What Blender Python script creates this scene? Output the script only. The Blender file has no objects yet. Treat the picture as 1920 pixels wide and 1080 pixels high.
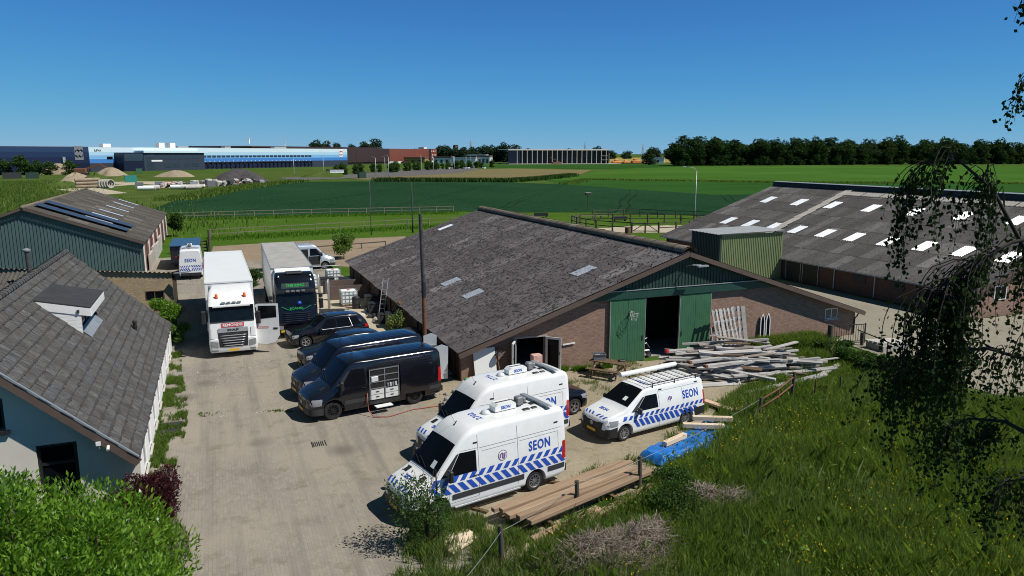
import bpy, bmesh, math, random
import numpy as np
from mathutils import Vector, Matrix

R = math.radians
SC = bpy.context.scene
COL = SC.collection
rnd = random.Random(7)
# The site's own axes are used: +y runs up the yard along the barns, +x runs along the barn gables; z = 0 is the paving.

# ---------------------------------------------------------------- camera, sky, sun, exposure
cam_d = bpy.data.cameras.new('camera'); cam = bpy.data.objects.new('camera', cam_d); COL.objects.link(cam)
cam.location = (0, 0, 11.0)
cam.rotation_euler = (R(90 - 10.41), 0, R(-21.9))
cam_d.sensor_width = 36; cam_d.lens = 25.82
cam_d.clip_start = 0.1; cam_d.clip_end = 12000
SC.camera = cam

SUN_EL, SUN_AZ = 52.5, 129.5          # azimuth clockwise from +y
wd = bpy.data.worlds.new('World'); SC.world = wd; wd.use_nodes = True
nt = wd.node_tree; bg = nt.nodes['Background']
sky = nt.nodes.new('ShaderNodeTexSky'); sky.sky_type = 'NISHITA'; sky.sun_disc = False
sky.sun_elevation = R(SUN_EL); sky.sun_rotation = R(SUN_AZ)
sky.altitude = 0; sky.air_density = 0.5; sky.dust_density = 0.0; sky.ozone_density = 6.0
# the camera's contrasty grade of a deep blue sky, curved to darken the unseen zenith and deepen shadows
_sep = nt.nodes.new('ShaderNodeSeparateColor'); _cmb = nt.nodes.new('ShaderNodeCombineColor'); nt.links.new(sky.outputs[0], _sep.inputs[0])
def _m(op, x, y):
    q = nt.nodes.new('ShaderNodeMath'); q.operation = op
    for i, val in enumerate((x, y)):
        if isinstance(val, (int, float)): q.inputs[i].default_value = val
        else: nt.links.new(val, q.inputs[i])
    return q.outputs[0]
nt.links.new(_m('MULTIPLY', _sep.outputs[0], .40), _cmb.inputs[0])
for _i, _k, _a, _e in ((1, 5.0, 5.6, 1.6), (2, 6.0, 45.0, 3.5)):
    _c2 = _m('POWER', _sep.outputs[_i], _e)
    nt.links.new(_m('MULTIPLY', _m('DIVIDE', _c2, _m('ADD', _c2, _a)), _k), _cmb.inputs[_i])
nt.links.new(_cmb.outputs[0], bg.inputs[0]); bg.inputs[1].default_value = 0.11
sun_d = bpy.data.lights.new('sun', 'SUN'); sun = bpy.data.objects.new('sun', sun_d); COL.objects.link(sun)
sun_d.energy = 5.0; sun_d.angle = R(0.53); sun_d.color = (1.0, 0.955, 0.88)
_sv = Vector((math.sin(R(SUN_AZ)) * math.cos(R(SUN_EL)), math.cos(R(SUN_AZ)) * math.cos(R(SUN_EL)), math.sin(R(SUN_EL))))
sun.rotation_euler = _sv.to_track_quat('Z', 'Y').to_euler()
sun.location = _sv * 60
vs = SC.view_settings
vs.view_transform = 'Standard'; vs.look = 'None'; vs.exposure = 0.0; vs.gamma = 1.0; vs.use_curve_mapping = False
SC.render.engine = 'CYCLES'
SC.cycles.use_denoising = True
SC.cycles.filter_width = 1.0
SC.cycles.max_bounces = 5; SC.cycles.diffuse_bounces = 3; SC.cycles.glossy_bounces = 3; SC.cycles.transmission_bounces = 4
SC.cycles.transparent_max_bounces = 6
SC.cycles.sample_clamp_indirect = 6.0

# ---------------------------------------------------------------- object helpers
def tag(o, label=None, cat=None, group=None, kind=None):
    if label: o['label'] = label
    if cat: o['category'] = cat
    if group: o['group'] = group
    if kind: o['kind'] = kind
    return o

def thing(name, label, cat, loc=(0, 0, 0), rz=0.0, group=None):
    o = bpy.data.objects.new(name, None); COL.objects.link(o)
    o.location = loc; o.rotation_euler = (0, 0, rz); o.empty_display_size = 0.2
    return tag(o, label, cat, group)

def link(name, me, parent=None, loc=None, rot=None):
    o = bpy.data.objects.new(name, me); COL.objects.link(o)
    if parent is not None: o.parent = parent
    if loc is not None: o.location = loc
    if rot is not None: o.rotation_euler = rot
    return o

def copy_tree(o, parent=None):
    c = o.copy(); COL.objects.link(c); c.parent = parent
    for ch in [x for x in CH(o)]: copy_tree(ch, c)
    return c
def CH(o):
    return [x for x in bpy.data.objects if x.parent is o] if not o.children else list(o.children)

class MB:
    """collects shapes into one mesh"""
    def __init__(s): s.v = []; s.f = []; s.mi = []; s.m = 0
    def add(s, vs, fs):
        b = len(s.v); s.v += [tuple(p) for p in vs]
        for f in fs: s.f.append(tuple(b + i for i in f)); s.mi.append(s.m)
        return s
    def box(s, x0, x1, y0, y1, z0, z1):
        return s.add([(x0,y0,z0),(x1,y0,z0),(x1,y1,z0),(x0,y1,z0),(x0,y0,z1),(x1,y0,z1),(x1,y1,z1),(x0,y1,z1)],
                     [(3,2,1,0),(4,5,6,7),(0,1,5,4),(1,2,6,5),(2,3,7,6),(3,0,4,7)])
    def cbox(s, x0, x1, y0, y1, z0, z1, c=0.02):
        """box with chamfered vertical and top edges"""
        def ring(i, z): return [(x0+i+c,y0+i,z),(x1-i-c,y0+i,z),(x1-i,y0+i+c,z),(x1-i,y1-i-c,z),(x1-i-c,y1-i,z),(x0+i+c,y1-i,z),(x0+i,y1-i-c,z),(x0+i,y0+i+c,z)]
        vs = ring(0, z0) + ring(0, z1 - c) + ring(c * .8, z1)
        fs = [tuple(range(7, -1, -1)), tuple(range(16, 24))]
        for k in (0, 8):
            for i in range(8): fs.append((k+i, k+(i+1)%8, k+8+(i+1)%8, k+8+i))
        return s.add(vs, fs)
    def bar(s, p, q, w, h, up=(0,0,1)):
        p, q = Vector(p), Vector(q); d = (q - p)
        if d.length < 1e-6: return s
        d.normalize(); up = Vector(up)
        if abs(d.dot(up)) > .98: up = Vector((1,0,0))
        a = d.cross(up).normalized() * (w/2); b = a.cross(d).normalized() * (h/2)
        vs = [p-a-b, p+a-b, p+a+b, p-a+b, q-a-b, q+a-b, q+a+b, q-a+b]
        return s.add(vs, [(0,1,2,3)[::-1],(4,5,6,7),(0,1,5,4),(1,2,6,5),(2,3,7,6),(3,0,4,7)])
    def tube(s, pts, r, n=8, caps=True):
        pts = [Vector(p) for p in pts]; m = len(pts)
        rs = r if isinstance(r, (list, tuple)) else [r] * m
        vs = []; prev = None
        for i, p in enumerate(pts):
            d = (pts[min(i+1, m-1)] - pts[max(i-1, 0)]).normalized()
            ref = Vector((0,0,1)) if abs(d.z) < .9 else Vector((1,0,0))
            if prev is not None and prev.cross(d).length > .2: ref = prev.cross(d).cross(d) * -1 if False else ref
            a = d.cross(ref).normalized(); b = d.cross(a)
            if prev is not None:
                # keep frames aligned
                if a.dot(prev) < 0: a = -a; b = -b
            prev = a
            for k in range(n):
                t = 2*math.pi*k/n; vs.append(p + (a*math.cos(t) + b*math.sin(t)) * rs[i])
        fs = []
        for i in range(m-1):
            for k in range(n): fs.append((i*n+k, i*n+(k+1)%n, (i+1)*n+(k+1)%n, (i+1)*n+k))
        if caps: fs += [tuple(range(n-1, -1, -1)), tuple(range((m-1)*n, m*n))]
        return s.add(vs, fs)
    def lathe(s, prof, n=20, c=(0,0,0), axis='z', caps=True):
        """prof: list of (r, h)"""
        vs = []
        for r, h in prof:
            for k in range(n):
                t = 2*math.pi*k/n; x, y = r*math.cos(t), r*math.sin(t)
                vs.append((c[0]+x, c[1]+y, c[2]+h) if axis == 'z' else (c[0]+x, c[1]+h, c[2]+y))
        fs = []; m = len(prof)
        for i in range(m-1):
            for k in range(n): fs.append((i*n+k, i*n+(k+1)%n, (i+1)*n+(k+1)%n, (i+1)*n+k))
        if caps: fs += [tuple(range(n-1,-1,-1)), tuple(range((m-1)*n, m*n))]
        return s.add(vs, fs)
    def prism(s, poly, d, axis='y', at=0.0):
        """poly in the plane across axis, extruded from at to at+d"""
        n = len(poly)
        def P(a, b, t): return {'y': (a, t, b), 'x': (t, a, b), 'z': (a, b, t)}[axis]
        vs = [P(a,b,at) for a,b in poly] + [P(a,b,at+d) for a,b in poly]
        fs = [tuple(range(n)), tuple(range(2*n-1, n-1, -1))] + [(i, n+i, n+(i+1)%n, (i+1)%n) for i in range(n)]
        return s.add(vs, fs)
    def grid(s, fn, nu, nv):
        vs = [fn(i/nu, j/nv) for j in range(nv+1) for i in range(nu+1)]
        fs = [(j*(nu+1)+i, j*(nu+1)+i+1, (j+1)*(nu+1)+i+1, (j+1)*(nu+1)+i) for j in range(nv) for i in range(nu)]
        return s.add(vs, fs)
    def mesh(s, name, mats, smooth=False, angle=None, fix=True):
        me = bpy.data.meshes.new(name); me.from_pydata(s.v, [], s.f)
        for m in (mats if isinstance(mats, (list, tuple)) else [mats]): me.materials.append(M[m] if isinstance(m, str) else m)
        if any(s.mi): me.polygons.foreach_set('material_index', s.mi)
        if fix:
            bm = bmesh.new(); bm.from_mesh(me); bmesh.ops.recalc_face_normals(bm, faces=bm.faces); bm.to_mesh(me); bm.free()
        if smooth or angle:
            me.polygons.foreach_set('use_smooth', [True]*len(me.polygons))
            if angle: me.set_sharp_from_angle(angle=R(angle))
        me.update(); return me
    def build(s, name, mats, parent=None, loc=None, rot=None, smooth=False, angle=None, fix=True):
        return link(name, s.mesh(name, mats, smooth, angle, fix), parent, loc, rot)

def np_mesh(name, verts, faces, mats, mi=None, smooth=False):
    """verts (n,3), faces (m,k) numpy arrays -> mesh"""
    me = bpy.data.meshes.new(name); verts = np.asarray(verts, dtype=np.float32); faces = np.asarray(faces, dtype=np.int32)
    m, k = faces.shape
    me.vertices.add(len(verts)); me.vertices.foreach_set('co', verts.ravel())
    me.loops.add(m*k); me.loops.foreach_set('vertex_index', faces.ravel())
    me.polygons.add(m); me.polygons.foreach_set('loop_start', np.arange(0, m*k, k, dtype=np.int32))
    me.polygons.foreach_set('loop_total', np.full(m, k, dtype=np.int32))
    for x in mats: me.materials.append(M[x])
    if mi is not None: me.polygons.foreach_set('material_index', np.asarray(mi, dtype=np.int32))
    if smooth: me.polygons.foreach_set('use_smooth', np.ones(m, dtype=bool))
    me.update(calc_edges=True); me.validate(); return me

# ---------------------------------------------------------------- materials
M = {}
class NT:
    def __init__(s, name):
        s.mat = bpy.data.materials.new(name); s.mat.use_nodes = True; s.t = s.mat.node_tree
        s.b = s.t.nodes['Principled BSDF']; M[name] = s.mat; s._co = None
    def n(s, typ, **kw):
        x = s.t.nodes.new(typ)
        for k, v in kw.items(): setattr(x, k, v)
        return x
    def l(s, a, b): s.t.links.new(a, b)
    def co(s, which='Object'):
        if s._co is None: s._co = s.n('ShaderNodeTexCoord')
        return s._co.outputs[which]
    def pos(s): return s.n('ShaderNodeNewGeometry').outputs['Position']
    def noise(s, scale, detail=4, rough=.55, vec=None, dist=0.0):
        x = s.n('ShaderNodeTexNoise'); x.inputs['Scale'].default_value = scale; x.inputs['Detail'].default_value = detail
        x.inputs['Roughness'].default_value = rough; x.inputs['Distortion'].default_value = dist
        s.l(vec if vec is not None else s.co(), x.inputs['Vector']); return x.outputs['Fac']
    def ramp(s, fac, stops):
        x = s.n('ShaderNodeValToRGB'); s.l(fac, x.inputs[0]); e = x.color_ramp.elements
        while len(e) < len(stops): e.new(.5)
        for i, (p, c) in enumerate(stops):
            e[i].position = p; e[i].color = (c if len(c) == 4 else (*c, 1)) if isinstance(c, (tuple, list)) else (c, c, c, 1)
        return x.outputs[0]
    def mix(s, fac, a, b, mode='MIX'):
        x = s.n('ShaderNodeMix', data_type='RGBA', blend_type=mode)
        for inp, val in ((x.inputs[0], fac), (x.inputs[6], a), (x.inputs[7], b)):
            if hasattr(val, 'is_linked') or hasattr(val, 'links'): s.l(val, inp)
            elif isinstance(val, (int, float)): inp.default_value = val if inp.type == 'VALUE' else (val, val, val, 1)
            else: inp.default_value = (*val, 1) if len(val) == 3 else val
        return x.outputs[2]
    def math(s, op, a, b=0.0, clamp=False):
        x = s.n('ShaderNodeMath', operation=op, use_clamp=clamp)
        for i, val in enumerate((a, b)):
            if isinstance(val, (int, float)): x.inputs[i].default_value = val
            else: s.l(val, x.inputs[i])
        return x.outputs[0]
    def mapv(s, vec, scale=(1,1,1), loc=(0,0,0), rot=(0,0,0)):
        x = s.n('ShaderNodeMapping'); s.l(vec, x.inputs[0]); x.inputs[3].default_value = scale; x.inputs[1].default_value = loc; x.inputs[2].default_value = rot
        return x.outputs[0]
    def bump(s, h, strength=.3, dist=.02):
        x = s.n('ShaderNodeBump'); x.inputs['Strength'].default_value = strength; x.inputs['Distance'].default_value = dist
        s.l(h, x.inputs['Height']); s.l(x.outputs[0], s.b.inputs['Normal'])
    def col(s, c):
        if hasattr(c, 'links'): s.l(c, s.b.inputs['Base Color'])
        else: s.b.inputs['Base Color'].default_value = (*c, 1)
    def set(s, rough=.6, metal=0.0, spec=None, coat=None):
        s.b.inputs['Roughness'].default_value = rough; s.b.inputs['Metallic'].default_value = metal
        if spec is not None: s.b.inputs['Specular IOR Level'].default_value = spec
        if coat: s.b.inputs['Coat Weight'].default_value = coat; s.b.inputs['Coat Roughness'].default_value = .04
        return s

def rnd_obj(k):
    return k.n('ShaderNodeObjectInfo').outputs['Random']

def plain(name, c, rough=.6, metal=0.0, var=.12, scale=3.0, spec=None, coat=None, bump=0.0):
    """one colour with a little soil and wear in it"""
    k = NT(name); f = k.noise(scale, 5, .6)
    d = tuple(x*(1-var) for x in c); u = tuple(min(1, x*(1+var)) for x in c)
    k.col(k.ramp(f, [(.3, d), (.7, u)])); k.set(rough, metal, spec, coat)
    if bump: k.bump(k.noise(scale*6, 3), bump, .01)
    return k

plain('white_paint', (.76,.77,.76), .3, var=.05, scale=2.6, coat=.35)
plain('white_box', (.78,.79,.77), .4, var=.03, scale=.6)
plain('white_frame', (.78,.78,.76), .4, var=.05)
plain('black_paint', (.0065,.007,.011), .16, var=.15, coat=.6)
plain('navy_paint', (.0075,.0095,.02), .18, var=.12, coat=.5)
plain('silver_paint', (.55,.60,.64), .3, metal=.35, var=.04, coat=.4)
plain('black_plastic', (.018,.018,.019), .55, var=.2)
plain('dark_plastic', (.035,.036,.038), .6, var=.15)
plain('grey_plastic', (.18,.19,.20), .5, var=.1)
plain('pale_plastic', (.62,.63,.62), .45, var=.06)
plain('tyre', (.014,.014,.014), .85, var=.2)
plain('rim_metal', (.36,.36,.37), .35, metal=.7, var=.1)
plain('rim_dark', (.03,.03,.032), .4, metal=.5, var=.1)
plain('steel', (.48,.49,.50), .38, metal=.75, var=.12)
plain('galvanised', (.42,.44,.45), .5, metal=.5, var=.15)
plain('dark_iron', (.022,.022,.024), .6, var=.25)
plain('rust', (.16,.065,.035), .8, var=.35, scale=5)
plain('glass_dark', (.005,.006,.008), .07, var=.1, spec=.10)
plain('glass_cab', (.006,.009,.010), .07, var=.3, spec=.25)
plain('glass_blue', (.03,.05,.075), .06, var=.3, spec=.7)
plain('lamp_glass', (.24,.25,.26), .12, var=.15, spec=.7)
plain('red_lens', (.42,.012,.012), .2, var=.1)
plain('orange_lens', (.75,.10,.015), .25, var=.1)
plain('plate_yellow', (.70,.42,.03), .45, var=.05)
plain('sign_blue', (.018,.075,.42), .4, var=.04)
plain('sign_red', (.62,.035,.05), .4, var=.04)
plain('sign_green', (.03,.36,.08), .4, var=.04)
plain('emblem_purple', (.16,.10,.24), .5, var=.5, scale=14)
plain('emblem_grey', (.42,.42,.46), .5, var=.3, scale=12)
plain('door_green', (.040,.135,.065), .55, var=.12, scale=1.2)
plain('beam_green', (.012,.055,.040), .5, var=.12)
plain('sheet_green_dark', (.022,.050,.038), .55, var=.15)
plain('sheet_teal', (.075,.118,.118), .5, var=.10, scale=.7)
plain('sheet_olive', (.20,.25,.115), .5, var=.10, scale=.8)
plain('zinc', (.24,.265,.29), .55, metal=.15, var=.15)
plain('brown_trim', (.105,.072,.058), .6, var=.12)
plain('roof_felt', (.035,.036,.038), .8, var=.25, scale=2)
plain('stucco', (.60,.565,.50), .85, var=.06, scale=1.2, bump=.15)
plain('stucco_white', (.82,.82,.80), .8, var=.04, scale=1.2, bump=.1)
plain('concrete', (.33,.31,.28), .85, var=.2, scale=1.5, bump=.2)
plain('concrete_light', (.47,.44,.39), .85, var=.16, scale=1.2, bump=.2)
plain('pipe_dark', (.05,.048,.05), .6, var=.5, scale=2.5)
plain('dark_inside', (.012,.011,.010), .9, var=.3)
plain('paper', (.72,.78,.74), .7, var=.04)
plain('tarp_blue', (.010,.15,.50), .42, var=.22, scale=3.5, bump=.6)
plain('card_pink', (.62,.38,.33), .7, var=.35, scale=7)
plain('container_blue', (.035,.10,.19), .5, var=.12)
plain('bark', (.055,.042,.032), .9, var=.4, scale=6, bump=.4)
plain('birch_bark', (.030,.024,.020), .9, var=.5, scale=8)
plain('twig_dry', (.27,.22,.175), .85, var=.4, scale=3)
plain('wire', (.33,.35,.33), .5, metal=.4, var=.1)
plain('orange_paint', (.62,.20,.03), .5, var=.2)
plain('teal_plastic', (.02,.22,.18), .5, var=.15)
plain('sand_pale', (.30,.24,.165), .95, var=.16, scale=.8, bump=.4)
plain('soil_dark', (.055,.050,.050), .95, var=.3, scale=.8, bump=.5)
plain('rubble', (.30,.29,.28), .9, var=.4, scale=1.5, bump=.4)
plain('solar', (.040,.046,.058), .3, var=.2, scale=1.0, spec=.15)
plain('net_white', (.66,.66,.62), .7, var=.1)
plain('hose_red', (.28,.075,.045), .5, var=.1)

def leafmat(name, a, b, rough=.45, trans=.25, scale=1.2):
    k = NT(name)
    geo = k.n('ShaderNodeNewGeometry')
    f = k.math('ADD', k.math('MULTIPLY', k.noise(scale, 3, .6, k.pos()), .55), k.math('MULTIPLY', geo.outputs['Random Per Island'], .45))
    k.col(k.ramp(f, [(.25, a), (.75, b)])); k.set(rough, spec=.35 if rough < .5 else .08)
    try:
        k.b.inputs['Subsurface Weight'].default_value = 0
    except Exception: pass
    tr = k.n('ShaderNodeBsdfTranslucent'); tr.inputs[0].default_value = (b[0]*1.3, b[1]*1.5, b[2]*.7, 1)
    ms = k.n('ShaderNodeMixShader'); ms.inputs[0].default_value = trans
    out = k.t.nodes['Material Output']
    k.l(k.b.outputs[0], ms.inputs[1]); k.l(tr.outputs[0], ms.inputs[2]); k.l(ms.outputs[0], out.inputs[0])
    return k
leafmat('leaf_laurel', (.030,.090,.010), (.185,.32,.030), .36, .28)
leafmat('leaf_red', (.016,.008,.012), (.075,.014,.018), .4, .12)
leafmat('leaf_birch', (.008,.018,.005), (.028,.052,.012), .75, .12)
leafmat('leaf_wood', (.012,.030,.009), (.038,.078,.020), .8, .15, .12)
leafmat('leaf_wood_hazed', (.020,.040,.026), (.045,.080,.042), .6, .15, .12)  # far trees: distance haze mixed into the leaf colour
leafmat('leaf_bush_dark', (.020,.042,.010), (.055,.095,.024), .6, .15, .12)
leafmat('leaf_bush', (.022,.050,.012), (.065,.125,.028), .55, .2, .5)
leafmat('leaf_young', (.055,.115,.020), (.15,.24,.050), .5, .3, .6)
leafmat('leaf_pale', (.09,.13,.045), (.22,.27,.10), .6, .25)
leafmat('grass_blade', (.034,.068,.012), (.185,.265,.055), .6, .3, .55)
leafmat('grass_fresh', (.045,.12,.012), (.13,.25,.025), .55, .3, .8)
leafmat('flower_yellow', (.50,.33,.01), (.62,.45,.02), .6, .2)

def groundmat(name, stops, scale, fine=6.0, bump=.3, rough=.95, stretch=(1,1,1), amt=.5, tram=None):
    k = NT(name); v = k.mapv(k.pos(), stretch)
    f = k.math('ADD', k.math('MULTIPLY', k.noise(scale, 6, .62, v), amt), k.math('MULTIPLY', k.noise(fine, 5, .65, v), 1-amt))
    c = k.ramp(f, stops)
    if tram:     # wheel tracks of the sprayer: pairs of thin lines, (direction x, y, spacing)
        sp = k.n('ShaderNodeSeparateXYZ'); k.l(k.pos(), sp.inputs[0]); wob = k.math('MULTIPLY', k.noise(.02, 2, .5, k.pos()), 6.0)
        d = k.math('ADD', k.math('ADD', k.math('MULTIPLY', sp.outputs[0], tram[0]), k.math('MULTIPLY', sp.outputs[1], tram[1])), wob)
        for off in (0.0, 1.9):
            fr = k.math('FRACT', k.math('DIVIDE', k.math('ADD', d, off), tram[2])); m = k.math('LESS_THAN', fr, .45/tram[2]); c = k.mix(k.math('MULTIPLY', m, .55), c, tuple(x*.55 for x in stops[0][1]))
        c = k.mix(k.ramp(k.noise(.012, 4, .6, k.pos()), [(.45,0.0),(.7,.5)]), c, tuple(x*1.25 for x in stops[-1][1]))
    k.col(c); k.set(rough, spec=.0); k.bump(k.noise(fine*2, 3, .6, v), bump, .05)
    return k
groundmat('far_grass', [(.3,(.030,.060,.014)),(.5,(.060,.110,.022)),(.7,(.10,.14,.040))], .035, .4)
groundmat('crop_dark', [(.34,(.010,.036,.018)),(.62,(.021,.060,.027))], .05, 1.4, .5, stretch=(1,.22,1), amt=.35, tram=(.85,-.53,24.0))
groundmat('crop_mid', [(.34,(.018,.062,.015)),(.62,(.034,.095,.020))], .05, 1.4, .4, stretch=(.3,1,1), amt=.4, tram=(.5,.86,21.0))
groundmat('crop_light', [(.3,(.032,.090,.014)),(.65,(.062,.140,.024))], .04, .9, .3, stretch=(.3,1,1), tram=(.5,.86,21.0))
groundmat('meadow_bright', [(.3,(.035,.075,.010)),(.5,(.058,.118,.016)),(.72,(.10,.145,.030))], .12, 1.5, .5)
groundmat('tan_soil', [(.3,(.125,.115,.052)),(.65,(.20,.165,.085))], .03, .8, .3)
groundmat('sand_track', [(.3,(.20,.155,.11)),(.65,(.31,.245,.175))], .25, 3, .4)
groundmat('track_pale', [(.3,(.34,.30,.22)),(.65,(.48,.42,.32))], .2, 2, .3)
groundmat('rough_grass', [(.25,(.035,.055,.014)),(.5,(.065,.105,.024)),(.75,(.14,.145,.055))], .10, 1.2, .7)
groundmat('meadow_soil', [(.3,(.016,.034,.008)),(.7,(.040,.068,.016))], .5, 5, .6)
groundmat('right_yard', [(.3,(.20,.185,.145)),(.65,(.31,.285,.225))], .25, 4, .25)
groundmat('asphalt', [(.3,(.09,.09,.09)),(.65,(.15,.145,.14))], .3, 4, .2)
groundmat('yellow_field', [(.3,(.25,.19,.06)),(.65,(.36,.28,.10))], .03, .6, .2)

def yardmat():
    k = NT('yard_paving'); p = k.pos()
    br = k.n('ShaderNodeTexBrick'); br.offset = .5
    k.l(k.mapv(p, (1,1,1), rot=(0,0,R(90))), br.inputs['Vector'])
    br.inputs['Scale'].default_value = 1.0; br.inputs['Brick Width'].default_value = .21; br.inputs['Row Height'].default_value = .105
    br.inputs['Mortar Size'].default_value = .007; br.inputs['Mortar Smooth'].default_value = .4; br.inputs['Bias'].default_value = .0
    br.inputs['Color1'].default_value = (.315,.285,.24,1); br.inputs['Color2'].default_value = (.24,.22,.19,1); br.inputs['Mortar'].default_value = (.215,.195,.16,1)
    big = k.noise(.22, 6, .6, p); mid = k.noise(1.1, 6, .65, p); fine = k.noise(14, 4, .6, p)
    c = k.mix(k.ramp(big, [(.36,0.0),(.60,.85)]), br.outputs['Color'], (.345,.305,.245))         # blown sand
    tr = k.noise(.9, 4, .6, k.mapv(p, (1.6,.10,1)))
    c = k.mix(k.ramp(tr, [(.48,0.0),(.68,.62)]), c, (.165,.15,.13))                             # wheel tracks
    c = k.mix(k.ramp(mid, [(.54,0.0),(.70,.60)]), c, (.15,.14,.085))                            # moss
    vo = k.n('ShaderNodeTexVoronoi'); vo.inputs['Scale'].default_value = .35; k.l(p, vo.inputs['Vector'])
    c = k.mix(k.ramp(vo.outputs['Distance'], [(.06,.7),(.26,0.0)]), c, (.115,.10,.085))          # oil stains
    c = k.mix(k.ramp(fine, [(.3,.35),(.7,0.0)]), c, (.19,.17,.14))
    k.col(c); k.set(.9, spec=.05)
    h = k.math('ADD', k.math('MULTIPLY', br.outputs['Fac'], -.6), k.math('MULTIPLY', fine, .6)); k.bump(h, .35, .012)
yardmat()
def dirtmat():
    k = NT('dirt'); p = k.pos()
    a = k.noise(.35, 6, .65, p); b = k.noise(2.2, 6, .65, p); c = k.noise(16, 4, .6, p)
    col = k.ramp(k.math('ADD', k.math('MULTIPLY', a, .5), k.math('MULTIPLY', b, .5)), [(.32,(.215,.185,.13)),(.55,(.36,.305,.215)),(.7,(.43,.37,.275))])
    col = k.mix(k.ramp(b, [(.55,0.0),(.68,.65)]), col, (.10,.12,.035))
    col = k.mix(k.ramp(c, [(.3,.45),(.62,0.0)]), col, (.14,.115,.08))
    k.col(col); k.set(.95, spec=.15); k.bump(k.math('ADD', b, c), .5, .03)
dirtmat()

def brickmat(name, c1, c2, mortar, axis='x', bw=.22, rh=.0675, dirt=(.10,.09,.06), mort=.008):
    k = NT(name); sep = k.n('ShaderNodeSeparateXYZ'); k.l(k.pos(), sep.inputs[0])
    cmb = k.n('ShaderNodeCombineXYZ'); k.l(sep.outputs[0 if axis == 'x' else 1], cmb.inputs[0]); k.l(sep.outputs[2], cmb.inputs[1])
    br = k.n('ShaderNodeTexBrick'); k.l(cmb.outputs[0], br.inputs['Vector']); br.inputs['Scale'].default_value = 1.0
    br.inputs['Brick Width'].default_value = bw; br.inputs['Row Height'].default_value = rh; br.inputs['Mortar Size'].default_value = mort
    br.inputs['Color1'].default_value = (*c1,1); br.inputs['Color2'].default_value = (*c2,1); br.inputs['Mortar'].default_value = (*mortar,1)
    big = k.noise(.8, 5, .6, k.pos()); patch = k.noise(5.5, 4, .7, k.mapv(k.pos(), (1,1,2.6)))
    c = k.mix(k.ramp(patch, [(.36,.55),(.62,0.0)]), br.outputs['Color'], tuple(x*.45 for x in c1))
    c = k.mix(k.ramp(big, [(.5,0.0),(.75,.4)]), c, tuple(min(1,x*1.5) for x in c2))
    foot = k.n('ShaderNodeMapRange'); k.l(sep.outputs[2], foot.inputs[0]); foot.inputs[1].default_value = 0.0; foot.inputs[2].default_value = .45
    foot.inputs[3].default_value = .6; foot.inputs[4].default_value = 0.0
    c = k.mix(k.math('MULTIPLY', foot.outputs[0], big, True), c, dirt)
    k.col(c); k.set(.9, spec=.15); k.bump(br.outputs['Fac'], -.35, .008)
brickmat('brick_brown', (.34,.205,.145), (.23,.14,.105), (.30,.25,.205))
brickmat('brick_brown_side', (.085,.055,.042), (.065,.045,.036), (.09,.075,.062), 'y')  # dark brown side wall, taken down further to carry its shade
brickmat('brick_tan', (.44,.34,.22), (.33,.25,.16), (.26,.215,.155))
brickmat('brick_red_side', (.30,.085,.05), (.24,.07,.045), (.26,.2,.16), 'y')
brickmat('brick_rose_shaded', (.16,.085,.06), (.12,.07,.055), (.16,.13,.11), 'y')  # darker copy of the gable brick, the wall's shade put into its colour
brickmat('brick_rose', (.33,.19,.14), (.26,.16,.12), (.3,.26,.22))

def sheetmat(name, base, light, moss, mossy=.5, rough=.85):
    """weathered fibre-cement: each sheet its own tone, lichen clumps and pale scrapes"""
    k = NT(name); p = k.pos(); r = rnd_obj(k)
    c = k.ramp(r, [(0.0, tuple(x*.82 for x in base)), (.55, base), (.93, light), (1.0, tuple(x*1.35 for x in light))])
    n1 = k.noise(2.3, 6, .7, k.mapv(p, (1,1.6,1))); n2 = k.noise(.35, 4, .6, p); n3 = k.noise(9, 3, .6, p)
    c = k.mix(k.ramp(n2, [(.35,.45),(.65,0.0)]), c, tuple(x*.62 for x in base))
    c = k.mix(k.ramp(n1, [(.58-.1*mossy,0.0),(.70-.1*mossy,.85)]), c, moss)
    n4 = k.noise(6.5, 4, .75, k.mapv(p, (1,1.8,1))); c = k.mix(k.ramp(n4, [(.57,0.0),(.65,.8)]), c, moss)
    n5 = k.noise(3.1, 5, .75, k.mapv(p, (1.3,1,1), (7,3,1))); c = k.mix(k.ramp(n5, [(.62,0.0),(.74,.35)]), c, tuple(min(1,x*1.9) for x in light))
    c = k.mix(k.ramp(n3, [(.66,0.0),(.76,.35)]), c, tuple(min(1,x*2.2) for x in light))
    k.col(c); k.set(rough, spec=.2); k.bump(k.math('ADD', n1, k.math('MULTIPLY', n3, .5)), .5, .03)
sheetmat('sheet_grey', (.112,.102,.106), (.155,.145,.148), (.026,.022,.022), .6)
sheetmat('sheet_grey2', (.088,.084,.082), (.14,.135,.13), (.035,.032,.030), .45)
sheetmat('sheet_brown', (.090,.082,.072), (.13,.12,.105), (.038,.033,.028), .45)
sheetmat('ridge_brown', (.20,.165,.125), (.25,.21,.17), (.06,.05,.04), .3)
def tilemat():
    k = NT('roof_tile'); p = k.pos(); r = rnd_obj(k); g2 = k.n('ShaderNodeNewGeometry').outputs['Random Per Island']
    rr = k.math('FRACT', k.math('ADD', r, g2))
    c = k.ramp(rr, [(0.0,(.092,.090,.086)),(.3,(.112,.109,.103)),(.6,(.130,.127,.119)),(.85,(.115,.119,.128)),(1.0,(.158,.156,.150))])
    st = k.noise(1.0, 4, .7, k.mapv(k.co('Object'), (3,26,3)))
    c = k.mix(k.ramp(k.noise(1.6, 4, .75, k.mapv(p, (2.2,30,2.2))), [(.42,.85),(.60,0.0)]), c, (.030,.030,.030))
    c = k.mix(k.ramp(k.noise(.9, 5, .65, p), [(.56,0.0),(.72,.6)]), c, (.035,.031,.024))
    k.col(c); k.set(.85, spec=.2); k.bump(k.noise(24, 3, .6, p), .3, .01)
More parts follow.
